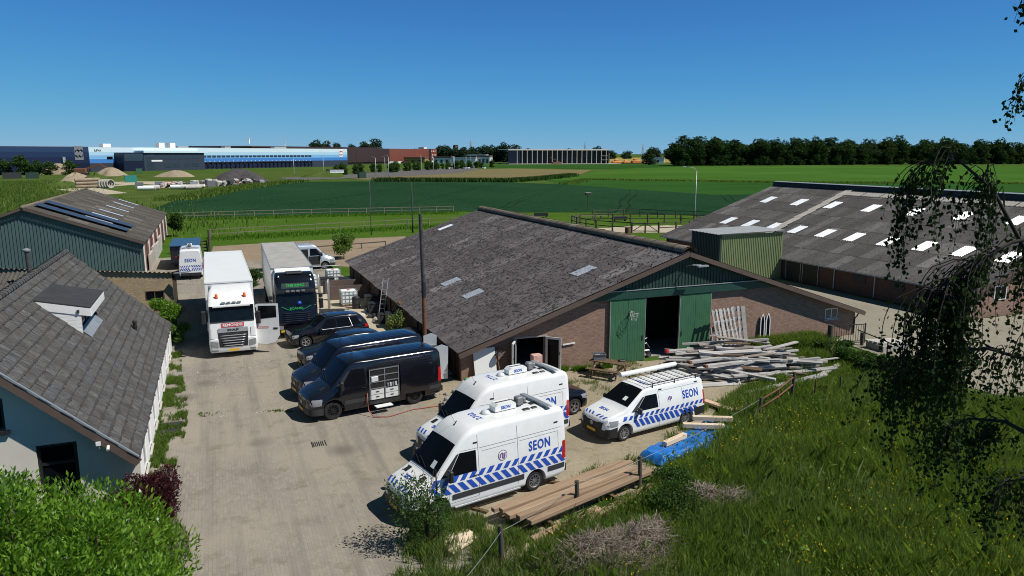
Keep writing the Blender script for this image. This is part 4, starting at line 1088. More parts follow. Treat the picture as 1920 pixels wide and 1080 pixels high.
        text_on(b, 'SEON', .42, lambda a, c: (X_, -a, 1.72+c), .010, 1.12, .82)
        tag(b.build('lettering', 'sign_blue', v), kind='stuff')
        if number:
            b = MB(); text_on(b, number, .30, lambda a, c: B.on_top(2.98 - c, -a, .008), .006, 1.15); b.build('roof_number', 'sign_blue', v)
        b = MB(); e2 = MB(); e3 = MB()
        for sg in (1, -1):
            for rr, mb_ in ((.175, b),):
                for i in range(20):
                    t0, t1 = 2*math.pi*i/20, 2*math.pi*(i+1)/20
                    panel(e2, [B.on_side(3.42,1.62,sg,.010)]+[B.on_side(3.42+rr*math.cos(t),1.62+rr*math.sin(t),sg,.010) for t in (t0,t1)])
                    panel(e3, [B.on_side(3.42+q*math.cos(t),1.62+q*math.sin(t),sg,.013) for q,t in ((rr,t0),(rr,t1),(rr*.88,t1),(rr*.88,t0))])
            for i, (dx, dz, w_, h_) in enumerate([(-.09,-.01,.07,.13),(.0,-.03,.08,.17),(.08,.0,.07,.14),(-.03,.06,.10,.05),(.05,-.10,.07,.06)]):
                panel(e3, [B.on_side(3.42+dx-w_/2,1.62+dz-h_/2,sg,.014),B.on_side(3.42+dx+w_/2*.6,1.62+dz-h_/2,sg,.014),B.on_side(3.42+dx+w_/2,1.62+dz+h_/2,sg,.014),B.on_side(3.42+dx-w_/3,1.62+dz+h_/2,sg,.014)])
        e2.build('emblem', 'white_box', v); e3.build('emblem_figures', 'emblem_purple', v)
        # roof gear
        b = MB().lathe([(.17,0),(.165,.04),(.13,.10),(.07,.13),(.01,.14)], 16, (B.X(3.38),.0,zr+.01)); b.build('roof_dome', 'pale_plastic', v, smooth=True)
        mh = MB().prism([(-.42,.0),(.42,.0),(.42,.16),(.30,.25),(-.30,.25),(-.42,.16)], .36, 'y', -.18).build('mast_housing', 'white_box', v, (B.X(4.08),.0,zr+.05))
        b = MB(); text_on(b, 'SEON', .15, lambda a, c: (a, -.185, .10+c) , .006); text_on(b, 'SEON', .15, lambda a, c: (-a, .185, .10+c), .006); b.build('housing_lettering', 'sign_blue', mh)
        MB().box(-.46,-.40,-.13,.13,-.02,.20).box(-.3,.3,-.03,.03,.25,.262).build('housing_end', 'dark_plastic', mh)
        cm = MB().cbox(B.X(4.84), B.X(4.58), -.12, .14, zr+.10, zr+.36, .04).cbox(B.X(4.98), B.X(4.84), -.08,.10, zr+.14, zr+.30,.03).box(B.X(4.78),B.X(4.66),-.04,.06,zr,zr+.12).build('mast_camera', 'grey_plastic', v)
        b = MB()
        for x, y, w_, d_ in ((4.60,.34,.28,.16),(4.95,.36,.22,.14),(4.86,-.30,.30,.26),(5.12,-.05,.34,.22),(4.40,-.42,.24,.20)):
            b.cbox(B.X(x+w_), B.X(x), y, y+d_, zr+.012, zr+.04, .02)
        b.build('roof_hatch', 'black_plastic', v)
        MB().cbox(B.X(5.55), B.X(5.33), -.82, .82, zr+.06, zr+.11, .03).box(B.X(5.48),B.X(5.40),-.6,-.5,zr,zr+.07).box(B.X(5.48),B.X(5.40),.5,.6,zr,zr+.07).build('rear_bar', 'zinc', v)
        for sg in (1, -1):
            b = MB().tube([(B.X(1.6),sg*1.0,.33),(B.X(4.1),sg*1.0,.33)], .035, 8)
            for q in (1.75, 3.9): b.bar((B.X(q),sg*1.0,.33),(B.X(q),sg*.6,.40),.05,.03)
            b.build('side_step', 'steel', v, smooth=True, angle=40)
        MB().box(B.X(6.55), B.X(6.14), -.20, -.10, .42, .48).build('tow_step', 'dark_iron', v)
        p_ = MB(); B.top_panel(p_, 1.13, 1.30, .30, .52, .30, .50, .017, 2, 2); p_.build('dashboard_paper', 'paper', v)
    return v, B

DEG = math.pi/180
# two police-style vans in front; nose towards -x
def pv(name, label, x0, y, number, rz=math.pi):
    r = sprinter(name, label, (x0, y, 0), rz, 'white_paint', True, 'white striped vans', True, number); r[0].scale = (.975,.985,.985); return r
pv('striped_van', 'nearest white high roof van with blue diagonal stripes, beside the long timber stack', 7.32, 21.30, '2702', math.pi + R(12.5))
pv('striped_van', 'white high roof van with blue stripes, half hidden behind the nearest striped van', 9.25, 24.95, '2774', math.pi + R(11.5))
far_van, _ = pv('striped_van', 'distant white striped van showing its rear doors, beside the blue trailer', -2.40, 72.9, None, math.pi/2)

# ---- black open van and dark blue van
bv, BB = sprinter('black_van', 'black van with its side door open on grey tool drawers', (5.79, 31.2, 0), math.pi + R(10.0), 'black_paint', False, None, False, None, 'spoke10', 'rim_dark', 'dark_plastic', r_w=.40)
# open sliding door: the load bay's rack, shown in the opening (vehicle's left side, local y > 0)
zr = 2.72
def bayx(s): return BB.X(s)
b = MB()
yb = .995
op = thing('load_bay', '', '', (0,0,0)); op.parent = bv
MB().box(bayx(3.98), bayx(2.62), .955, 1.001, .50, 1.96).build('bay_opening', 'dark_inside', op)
b = MB()
for s in (2.62, 3.30, 3.94): b.box(bayx(s+.035), bayx(s), .99, 1.022, .62, 1.94)
for z in (1.90, 1.62, 1.34, 1.06): b.box(bayx(3.96), bayx(2.64), .99, 1.026, z, z+.035)
b.build('shelf_rack', 'grey_plastic', op)
for s in (2.68, 3.34):
    for k in range(2):
        o = MB().box(bayx(s+.58), bayx(s), 1.0, 1.03, .60+k*.225, .80+k*.225).build('drawer', 'pale_plastic', op)
        MB().box(bayx(s+.36), bayx(s+.22), 1.03, 1.045, .69+k*.225, .73+k*.225).build('drawer_pull', 'dark_plastic', o) if False else MB().box(bayx(s+.36), bayx(s+.22), 1.031, 1.045, .69+k*.225, .73+k*.225).build('drawer_pull', 'dark_plastic', op)
MB().cbox(bayx(3.02), bayx(2.70), .99, 1.04, 1.40, 1.62, .02).build('storage_box', 'pale_plastic', op)
for k in range(4): MB().lathe([(.045,0),(.045,.12),(.02,.15)], 8, (bayx(3.45+.12*k),1.03,1.10)).build('bottle', 'pale_plastic' if k % 2 else 'grey_plastic', op)
b = MB(); BB.side_panel(b, 1, [(4.05,.62),(5.05,.62),(5.05,.98),(4.05,.98)], .02, 8, 3); b.build('lower_panel', 'dark_plastic', bv)
b = MB(); BB.side_panel(b, 1, [(4.05,.60),(5.42,.60),(5.42,1.95),(4.05,1.95)], .05, 10, 8); b.build('sliding_door', 'black_paint', bv, smooth=True)
MB().box(bayx(3.55), bayx(2.80), 1.02, 1.32, .30, .335).build('step', 'white_box', bv)
MB().box(bayx(3.98), bayx(2.62), .9, 1.02, .40, .52).build('door_sill', 'dark_iron', bv)
hs_ = MB().tube([(5.45,30.08,.95),(5.43,30.0,.6),(5.45,29.85,.25),(5.6,29.6,.03),(6.2,29.4,.03),(7.4,29.9,.03),(8.6,29.9,.03)], .022, 6)
tag(hs_.build('air_hose', 'hose_red', smooth=True), 'thin red hose hanging from the open black van onto the paving', 'hose')
sprinter('blue_black_van', 'dark blue van parked between the black open van and the grey car', (5.75, 34.0, 0), math.pi + R(12.0), 'navy_paint', False, None, False, None, 'spoke10', 'rim_metal', 'dark_plastic')

# ---- small van (Vito size)
def small_van(name, label, loc, rz):
    v = thing(name, label, 'van', loc, rz, 'white striped vans'); L = 5.3
    st = [(0,.42,.80,.40,.34,.62,.06),(.03,.34,.87,.64,.54,.66,.06),(.08,.28,.93,.78,.66,.70,.07),(.18,.24,1.0,.88,.76,.74,.08),(.45,.23,1.08,.93,.80,.80,.09),(.95,.23,1.21,.955,.83,.92,.10),(1.12,.23,1.30,.96,.83,.98,.10),
          (1.98,.24,1.83,.96,.74,1.05,.12),(2.12,.24,1.885,.96,.74,1.06,.12),(2.6,.24,1.92,.96,.75,1.06,.13),(4.9,.25,1.92,.955,.75,1.06,.13),(5.15,.28,1.89,.94,.74,1.05,.12),(5.27,.34,1.80,.91,.71,1.0,.10),(5.30,.40,1.70,.88,.68,.98,.09)]
    B = Body(L, st); b = MB(); B.mesh(b); body = b.build('body', 'white_paint', v)
    fx, rx = B.X(.92), B.X(.92+3.3); spots_z[0] = .35
    cut_wheels(body, [(fx,.84),(fx,-.84),(rx,.84),(rx,-.84)], .40, .5)
    MB().box(rx-.5, fx+.5, -.6,.6,.28,.7).build('underbody','black_plastic',v)
    for x in (fx, rx):
        for y in (.79,-.79): wheel(v, x, y, .33, .215, 'steel')
    b = MB(); B.top_panel(b, 1.16, 2.03, -.76,.76,-.64,.64,.013,12,12); b.build('windscreen','glass_dark',v,smooth=True,fix=False)
    p_ = MB(); B.top_panel(p_, 1.34, 1.52, .22, .42, .22, .40, .017, 2, 2); p_.build('dashboard_paper', 'paper', v)
    for sg in (1,-1):
        b = MB(); B.side_panel(b, sg, [(1.50,1.12),(2.62,1.12),(2.62,1.64),(2.06,1.64)], .012); b.build('side_window','glass_dark',v,smooth=True)
        b = MB(); B.side_panel(b, sg, [(1.24,1.12),(1.48,1.12),(2.02,1.62),(1.90,1.60)], .011); b.build('quarter_window','black_plastic',v,smooth=True)
        yo = sg*B.side(1.55,1.15); MB().cbox(B.X(1.55)-.05,B.X(1.55)+.08,min(yo+sg*.06,yo+sg*.27),max(yo+sg*.06,yo+sg*.27),1.06,1.29,.03).bar((B.X(1.55),yo-sg*.02,1.10),(B.X(1.55),yo+sg*.1,1.13),.06,.05).build('wing_mirror','black_plastic',v)
        b = MB(); B.side_panel(b, sg, [(.06,.68),(.52,.72),(.60,.92),(.22,.90)], .012,6,4); b.build('headlight','lamp_glass',v,smooth=True)
        b = MB(); B.side_panel(b, sg, [(5.16,.80),(5.29,.80),(5.29,1.38),(5.18,1.38)], .013,4,4); b.build('tail_light','red_lens',v,smooth=True)
        b = MB(); B.side_panel(b, sg, [(4.72,.34),(5.28,.40),(5.28,.72),(4.62,.72)], .014,5,3); b.build('corner_cladding','black_plastic',v,smooth=True)
        b = MB()
        for s in (2.70,4.0): B.side_panel(b, sg, [(s,.32),(s+.013,.32),(s+.013,1.72),(s,1.72)], .004,1,10)
        B.side_panel(b, sg, [(2.75,1.70),(5.0,1.70),(5.0,1.712),(2.75,1.712)], .004,10,1); b.build('panel_seam','grey_plastic',v)
        b = MB(); B.side_panel(b, sg, [(2.50,1.0),(2.68,1.0),(2.68,1.035),(2.50,1.035)], .025,2,1); b.build('door_handle','black_plastic',v)
        b = MB(); B.side_panel(b, sg, [(2.75,1.74),(2.92,1.74),(2.92,1.79),(2.75,1.79)], .012,2,1); B.side_panel(b, sg, [(4.75,1.74),(4.92,1.74),(4.92,1.79),(4.75,1.79)], .012,2,1); b.build('side_marker','black_plastic',v)
    b = MB()
    for sg in (1,-1):
        x = .78
        while x < 5.0:
            B.side_panel(b, sg, [(x,.86),(x+.15,.86),(x+.25,1.01),(x+.10,1.01)], .010,2,3); x += .275
        x = 1.30
        while x < 4.75:
            lo = .50 if x < 3.6 else .58
            B.side_panel(b, sg, [(x+.22,lo),(x+.38,lo),(x+.16,.82),(x,.82)], .010,2,3); x += .27
        for k in range(3):
            y0 = sg*(.08+k*.2); B.top_panel(b, .12,.26, y0, y0+sg*.09, y0+sg*.09, y0+sg*.18, .007,2,3)
    tag(b.build('striping','sign_blue',v,smooth=True), kind='stuff')
    b = MB()
    for sg in (1,-1): text_on(b, 'SEON', .44, lambda a, c: B.on_side(4.45 + sg*a, 1.35+c, sg, .012), .010, 1.12, .74)
    text_on(b, 'SEON', .19, lambda a, c: B.on_top(.60 + c, a, .010), .008); tag(b.build('lettering','sign_blue',v), kind='stuff')
    b = MB(); text_on(b, '2701', .30, lambda a, c: B.on_top(2.50 - c, -a, .008), .006, 1.1); b.build('roof_number','sign_blue',v)
    e2 = MB(); e3 = MB()
    for sg in (1,-1):
        for i in range(18):
            t0, t1 = 2*math.pi*i/18, 2*math.pi*(i+1)/18
            panel(e2, [B.on_side(3.3,1.36,sg,.010)]+[B.on_side(3.3+.16*math.cos(t),1.36+.16*math.sin(t),sg,.010) for t in (t0,t1)])
        for dx, dz, w_, h_ in [(-.08,-.01,.06,.12),(.0,-.03,.07,.16),(.07,.0,.06,.12),(-.02,.06,.09,.05)]:
            panel(e3, [B.on_side(3.3+dx-w_/2,1.36+dz-h_/2,sg,.014),B.on_side(3.3+dx+w_/2,1.36+dz-h_/2,sg,.014),B.on_side(3.3+dx+w_/2,1.36+dz+h_/2,sg,.014),B.on_side(3.3+dx-w_/3,1.36+dz+h_/2,sg,.014)])
    e2.build('emblem','white_box',v); e3.build('emblem_figures','emblem_purple',v)
    b = MB(); B.front_panel(b, -.62, .62, .55, .84, .012, 14, 5, .05); b.build('grille','black_plastic',v,smooth=True)
    o = MB().lathe([(.085,0),(.085,.012)],16,(0,0,0),'y').build('badge','steel',v); o.rotation_euler=(0,0,R(-90)); o.location=(B.X(0)+.02,0,.70)
    b = MB(); B.front_panel(b, -.80, .80, .28, .56, .022, 18, 3)
    for sg in (1,-1): B.side_panel(b, sg, [(.06,.28),(.52,.25),(.52,.68),(.06,.60)], .022, 8, 3)
    b.build('front_bumper','black_plastic',v,smooth=True,angle=60)
    MB().box(B.X(-.03),B.X(-.05),-.26,.26,.40,.50).build('number_plate','plate_yellow',v)
    MB().box(B.X(5.27),B.X(5.38),-.84,.84,.36,.62).build('rear_bumper','black_plastic',v)
    # roof rack with ladder tube
    rk = MB()
    for y in (-.70,.70): rk.bar((B.X(2.2),y,2.04),(B.X(5.2),y,2.04),.03,.03)
    for i in range(9): s = 2.25+i*.365; rk.bar((B.X(s),-.70,2.02),(B.X(s),.70,2.02),.022,.022)
    for s in (2.5,3.7,4.9):
        for y in (-.70,.70): rk.bar((B.X(s),y,1.86),(B.X(s),y,2.04),.03,.03)
    rk.build('roof_rack','dark_iron',v)
    MB().box(B.X(5.28),B.X(5.10),-.74,.74,2.03,2.09).build('rear_roller','dark_iron',v)
    MB().tube([(B.X(1.95),-.66,2.14),(B.X(5.05),-.66,2.14)], .10, 12).build('conduit_tube','white_box',v,smooth=True,angle=40)
    return v
small_van('striped_van', 'low white striped van with a black roof rack, beside the blue tarpaulin', (15.62, 24.55, 0), math.pi + R(10)).scale = (.985,.985,.985)

# ---- cars
def car(name, label, loc, rz, paint, L=4.85, H=1.72, suv=True, chrome=True):
    v = thing(name, label, 'car', loc, rz); k = H/1.72
    st = [(0,.42,.72,.38,.33,.58,.05),(.04,.32,.80,.66,.57,.63,.06),(.10,.27,.87,.80,.70,.67,.06),(.2,.24,.95*k,.88,.76,.72,.07),(.6,.23,1.04*k,.94,.80,.80,.09),(1.25,.23,1.12*k,.955,.82,.88,.10),(1.42,.24,1.18*k,.955,.82,.92,.10),
          (2.15,.24,H-.10,.955,.66,.98,.09),(2.35,.24,H-.04,.955,.66,.99,.10),(2.8,.24,H,.955,.66,1.0,.10),(3.7,.25,H-.01,.955,.66,1.02,.10),(4.25,.27,H-.07,.94,.64,1.05,.10),(4.45,.29,H-.16,.92,.66,1.06,.10),(4.68,.34,1.28*k,.88,.72,1.06,.08),(4.80,.40,1.05*k,.84,.72,.95,.07),(4.85,.46,.92*k,.80,.70,.8,.06)]
    f = L/4.85; st = [(s*f,)+t for s, *t0 in st for t in [tuple(t0)]]
    B = Body(L, st); b = MB(); B.mesh(b); body = b.build('body', paint, v)
    fx, rx = B.X(.90*f), B.X((.90+2.92)*f); spots_z[0] = .37
    cut_wheels(body, [(fx,.84),(fx,-.84),(rx,.84),(rx,-.84)], .43, .5)
    MB().box(rx-.5,fx+.5,-.6,.6,.3,.65).build('underbody','black_plastic',v)
    for x in (fx,rx):
        for y in (.80,-.80): wheel(v, x, y, .36, .24, 'spoke5')
    b = MB(); B.top_panel(b, 1.44*f,2.18*f,-.76,.76,-.58,.58,.012,10,10); b.build('windscreen','glass_dark',v,smooth=True,fix=False)
    b = MB(); B.top_panel(b, 4.34*f,4.62*f,-.56,.56,-.62,.62,.012,8,4); b.build('rear_window','glass_dark',v,smooth=True,fix=False)
    for sg in (1,-1):
        zt = H-.17
        b = MB(); B.side_panel(b, sg, [(1.78*f,1.03*k),(2.78*f,1.03*k),(2.78*f,zt),(2.26*f,zt)], .012); b.build('side_window','glass_dark',v,smooth=True)
        b = MB(); B.side_panel(b, sg, [(2.84*f,1.03*k),(3.72*f,1.05*k),(3.60*f,zt),(2.84*f,zt)], .012); b.build('side_window','glass_dark',v,smooth=True)
        b = MB(); B.side_panel(b, sg, [(3.80*f,1.06*k),(4.30*f,1.10*k),(4.12*f,zt),(3.68*f,zt)], .012); b.build('side_window','glass_dark',v,smooth=True)
        if chrome:
            b = MB(); B.side_panel(b, sg, [(1.75*f,1.005*k),(3.76*f,1.02*k),(3.76*f,1.035*k),(1.75*f,1.02*k)], .016,12,1); B.side_panel(b, sg, [(3.74*f,1.03*k),(3.77*f,1.03*k),(3.64*f,zt),(3.61*f,zt)], .016,1,4); b.build('chrome_strip','steel',v)
        b = MB(); B.side_panel(b, sg, [(.05,.60),(.46,.68),(.52,.84),(.16,.82)], .012,6,3); b.build('headlight','lamp_glass',v,smooth=True)
        b = MB(); B.side_panel(b, sg, [(4.56*f,.86),(4.80*f,.86),(4.72*f,1.06*k),(4.54*f,1.06*k)], .012,4,3); b.build('tail_light','red_lens',v,smooth=True)
        yo = sg*B.side(1.8*f,1.02); MB().cbox(B.X(1.8*f)-.05,B.X(1.8*f)+.07,min(yo+sg*.03,yo+sg*.22),max(yo+sg*.03,yo+sg*.22),.98,1.14,.03).build('wing_mirror',paint,v)
        b = MB(); b.bar((B.X(2.3*f),sg*.60,H+.02),(B.X(4.1*f),sg*.60,H+.02),.035,.03); b.build('roof_rail','dark_iron',v)
    b = MB(); B.front_panel(b, -.48,.48,.50,.76,.012,10,4,.06); b.build('grille','dark_plastic',v,smooth=True)
    MB().box(B.X(-.03),B.X(-.045),-.26,.26,.36,.46).build('number_plate','plate_yellow',v)
    return v
car('estate_car', 'black sport utility car with star alloy wheels in front of the dark truck', (5.6, 43.4, 0), math.pi + R(9), 'black_paint').scale = (.97,.96,.95)
car('grey_car', 'dark grey car squeezed between the sport utility car and dark blue van', (5.77, 38.6, 0), math.pi + R(10), 'navy_paint', 4.6, 1.62)
car('black_car', 'black car nose peeping out behind the second striped van', (12.0, 27.35, 0), R(11), 'black_paint', 4.7, 1.66)

# ---- trucks
def stack(b, secs, n=5):
    """body from rounded plan rectangles: (z, xf, xb, hw, r)"""
    vs = []; 
    for z, xf, xb, hw, r in secs:
        ring = []
        for cx, cy, a0 in ((xf-r,hw-r,0),(xb+.02,hw-.02,90),(xb+.02,-hw+.02,180),(xf-r,-hw+r,270)):
            rr = r if cx > xb+.5 else .02
            for i in range(n): t = R(a0+90*i/(n-1)); ring.append((cx+rr*math.cos(t), cy+rr*math.sin(t), z))
        vs += ring
    m = 4*n; fs = []
    for i in range(len(secs)-1):
        for j in range(m): fs.append((i*m+j, i*m+(j+1)%m, (i+1)*m+(j+1)%m, (i+1)*m+j))
    fs += [tuple(range(m-1,-1,-1)), tuple(range((len(secs)-1)*m, len(secs)*m))]
    b.add(vs, fs)
def interp(secs, z):
    for a, c in zip(secs, secs[1:]):
        if a[0] <= z <= c[0] and c[0] > a[0]:
            t = (z-a[0])/(c[0]-a[0]); return tuple(lerp(p, q, t) for p, q in zip(a, c))
    return secs[-1] if z > secs[-1][0] else secs[0]
def front_pt(secs, y, z, e=.01):
    _, xf, xb, hw, r = interp(secs, z); a = abs(y) - (hw - r)
    x = xf if a <= 0 else xf - r + math.sqrt(max(0, r*r - a*a))
    return (x+e, y, z)
def front_patch(b, secs, y0, y1, z0, z1, e=.012, nu=12, nv=5, inset=0.0):
    b.grid(lambda u, w: front_pt(secs, lerp(y0+inset*w, y1-inset*w, u), lerp(z0, z1, w), e), nu, nv)

def truck_box(v, x0, x1, z0, z1, hw, matside, mattop):
    MB().box(x1, x0, -hw, hw, z0, z1-.02).build('cargo_box', matside, v)
    MB().box(x1+.03, x0-.03, -hw+.03, hw-.03, z1-.02, z1).build('box_roof', mattop, v)
    b = MB()
    for y in (-hw-.005, hw+.005):
        b.bar((x0,y,z1-.03),(x1,y,z1-.03),.04,.08); b.bar((x0,y,z0+.04),(x1,y,z0+.04),.04,.1)
    b.bar((x0+.002,-hw,z1-.03),(x0+.002,hw,z1-.03),.04,.08)
    b.build('edge_rail', 'steel' if mattop == 'truck_roof' else 'white_frame', v)
NTm = plain('truck_roof', (.37,.36,.33), .7, var=.14, scale=1.2)
def truck_wheels(v, xs, dual):
    for x, d in zip(xs, dual):
        for y in (1.05, -1.05): wheel(v, x, y, .50, .34 if not d else .56, 'truck')

def white_truck():
    v = thing('white_truck', 'white box truck with open driver door and red sign under its windscreen', 'truck', (.42, 41.75, 0), -math.pi/2 + R(.5))
    secs = [(.32,-.06,-1.9,1.18,.10),(.45,0,-2.0,1.23,.16),(.80,.02,-2.0,1.245,.18),(1.05,.02,-2.0,1.245,.18),(1.10,-.03,-2.0,1.235,.16),(1.95,-.09,-2.0,1.23,.16),(2.02,-.11,-2.0,1.225,.16),(2.72,-.26,-2.0,1.19,.16),(2.86,-.20,-2.0,1.20,.18),(2.98,-.30,-2.0,1.19,.2),(3.2,-.62,-2.0,1.16,.22),(3.45,-1.15,-2.05,1.12,.22),(3.72,-1.75,-2.1,1.08,.22)]
    b = MB(); stack(b, secs); b.build('cab', 'white_paint', v, smooth=True, angle=38)
    b = MB(); front_patch(b, secs, -1.13,1.13,2.0,2.72,.014,16,6); b.build('windscreen','glass_cab',v,smooth=True)
    b = MB(); front_patch(b, secs, -1.12,1.12,2.66,2.86,.05,16,2); b.build('visor','white_paint',v,smooth=True) if False else b.build('sun_visor','glass_dark',v,smooth=True)
    b = MB(); front_patch(b, secs, -.95,.95,2.80,2.93,.11,14,2); b.build('visor_lip','white_paint',v,smooth=True)
    b = MB(); front_patch(b, secs, -1.12,1.12,1.96,2.02,.02,16,1); b.build('wiper_trim','black_plastic',v,smooth=True)
    b = MB(); front_patch(b, secs, -.58,.58,.62,1.62,.016,10,5); b.grid(lambda u, w: front_pt(secs, lerp(-.72-.06*w,.72+.06*w,u), lerp(.62,1.50,w), .018), 10, 4); b.build('grille_surround','black_plastic',v,smooth=True)
    for k in range(5):
        z = .70+k*.135; b = MB(); hw = .50+.045*k; b.tube([front_pt(secs, lerp(-hw,hw,i/8), z, .04) for i in range(9)], .026, 6); b.build('grille_bar','steel',v,smooth=True)
    b = MB(); front_patch(b, secs, -.76,.76,1.42,1.66,.035,10,2); b.build('badge_panel','galvanised',v,smooth=True)
    b = MB(); text_on(b, 'DAF', .19, lambda a, c: front_pt(secs, a*1.5, 1.54+c*.75, .045), .012, 1.1); b.build('badge_lettering','black_plastic',v)
    b = MB(); front_patch(b, secs, -.58,.58,1.70,1.92,.02,10,2); b.build('sign_plate','sign_red',v,smooth=True)
    b = MB(); text_on(b, 'REMONDIS', .215, lambda a, c: front_pt(secs, a*.96, 1.81+c*.95, .03), .006, 1.0); b.build('sign_lettering','white_box',v)
    for sg in (1,-1):
        b = MB(); b.grid(lambda u, w: front_pt(secs, sg*lerp(.78,1.16,u), lerp(.60,.92,w)+.08*u, .02), 6,3); b.build('headlight','lamp_glass',v,smooth=True)
        b = MB(); b.grid(lambda u, w: front_pt(secs, sg*lerp(.80,1.14,u), lerp(.40,.48,w), .02), 5,1); b.build('fog_lamp','lamp_glass',v,smooth=True)
        b = MB(); b.grid(lambda u, w: front_pt(secs, sg*lerp(.92,1.19,u), lerp(1.12,1.66,w), .035), 5,4); b.build('corner_deflector','white_paint',v,smooth=True)
        xx, zz = (-.66, 3.22); o = MB().lathe([(.09,0),(.09,.03),(.075,.06),(.07,.20),(.03,.23)],12,(xx,sg*.72,zz)).build('beacon','orange_lens',v,smooth=True)
        if True: MB().box(-.5,-.35,sg*1.21 if sg>0 else -1.27,1.27 if sg>0 else -1.21,2.0,2.62).build('pillar_trim','black_plastic',v)
        if sg < 0: MB().cbox(-.30,-.10,-1.56,-1.32,1.95,2.65,.04).bar((-.2,-1.2,2.6),(-.2,-1.40,2.62),.05,.05).build('wing_mirror','black_plastic',v)
        for k in range(1): MB().box(-1.55,-.45,sg*1.232 if sg>0 else -1.25,1.25 if sg>0 else -1.232,2.05,2.65).build('side_window','glass_dark',v)
    for k in range(4): MB().box(-.28,-.16,-.50+k*.27,-.30+k*.27,2.99,3.07).build('roof_lamp','lamp_glass',v)
    MB().box(.03,.045,-.26,.26,.38,.50).build('number_plate','plate_yellow',v)
    # open door, hinged at the front edge of the cab on the driver's (left) side
    X = Vector((.30,.95,0)).normalized(); Y = Vector((-X.y,X.x,0)); Z = Vector((0,0,1))
    pl = [(0,.95),(.0,2.75),(.10,2.80),(1.22,2.80),(1.24,1.0),(1.0,.62),(.55,.52),(.05,.56)]
    d = MB().prism([(p_[0],p_[1]) for p_ in pl], .07, 'y', -.035).build('driver_door','white_paint',v); d.matrix_local = frame_mat(X,Y,Z,(-.42,1.235,0))
    MB().prism([(.10,1.95),(1.12,2.05),(1.12,2.70),(.16,2.70)], .09, 'y', -.045).build('door_window','glass_dark',d)
    MB().box(.92,1.16,-.05,-.036,1.36,1.46).build('door_handle','black_plastic',d)
    MB().cbox(.05,.28,-.26,-.06,1.75,2.45,.04).build('door_mirror','black_plastic',d)
    b = MB(); b.add([(.06,-.040,1.42),(.66,-.040,1.42),(.66,-.040,1.54),(.06,-.040,1.54)],[(0,1,2,3)]); b.build('door_sign','sign_red',d)
    b = MB(); text_on(b,'REMONDIS',.11,lambda a,c:(.36+a,-.046,1.48+c),.003); b.build('door_sign_lettering','white_box',d)
    truck_box(v, -2.55, -16.8, 1.05, 3.80, 1.28, 'white_box', 'white_box')
    MB().box(-16.6,-1.8,-.42,.42,.62,1.02).build('chassis','dark_iron',v)
    truck_wheels(v, (-1.35,-11.4,-12.7), (False,True,True))
    MB().box(-9.8,-5.0,1.16,1.22,.42,.95).box(-9.8,-5.0,-1.22,-1.16,.42,.95).build('side_guard','galvanised',v)
    return v
white_truck()

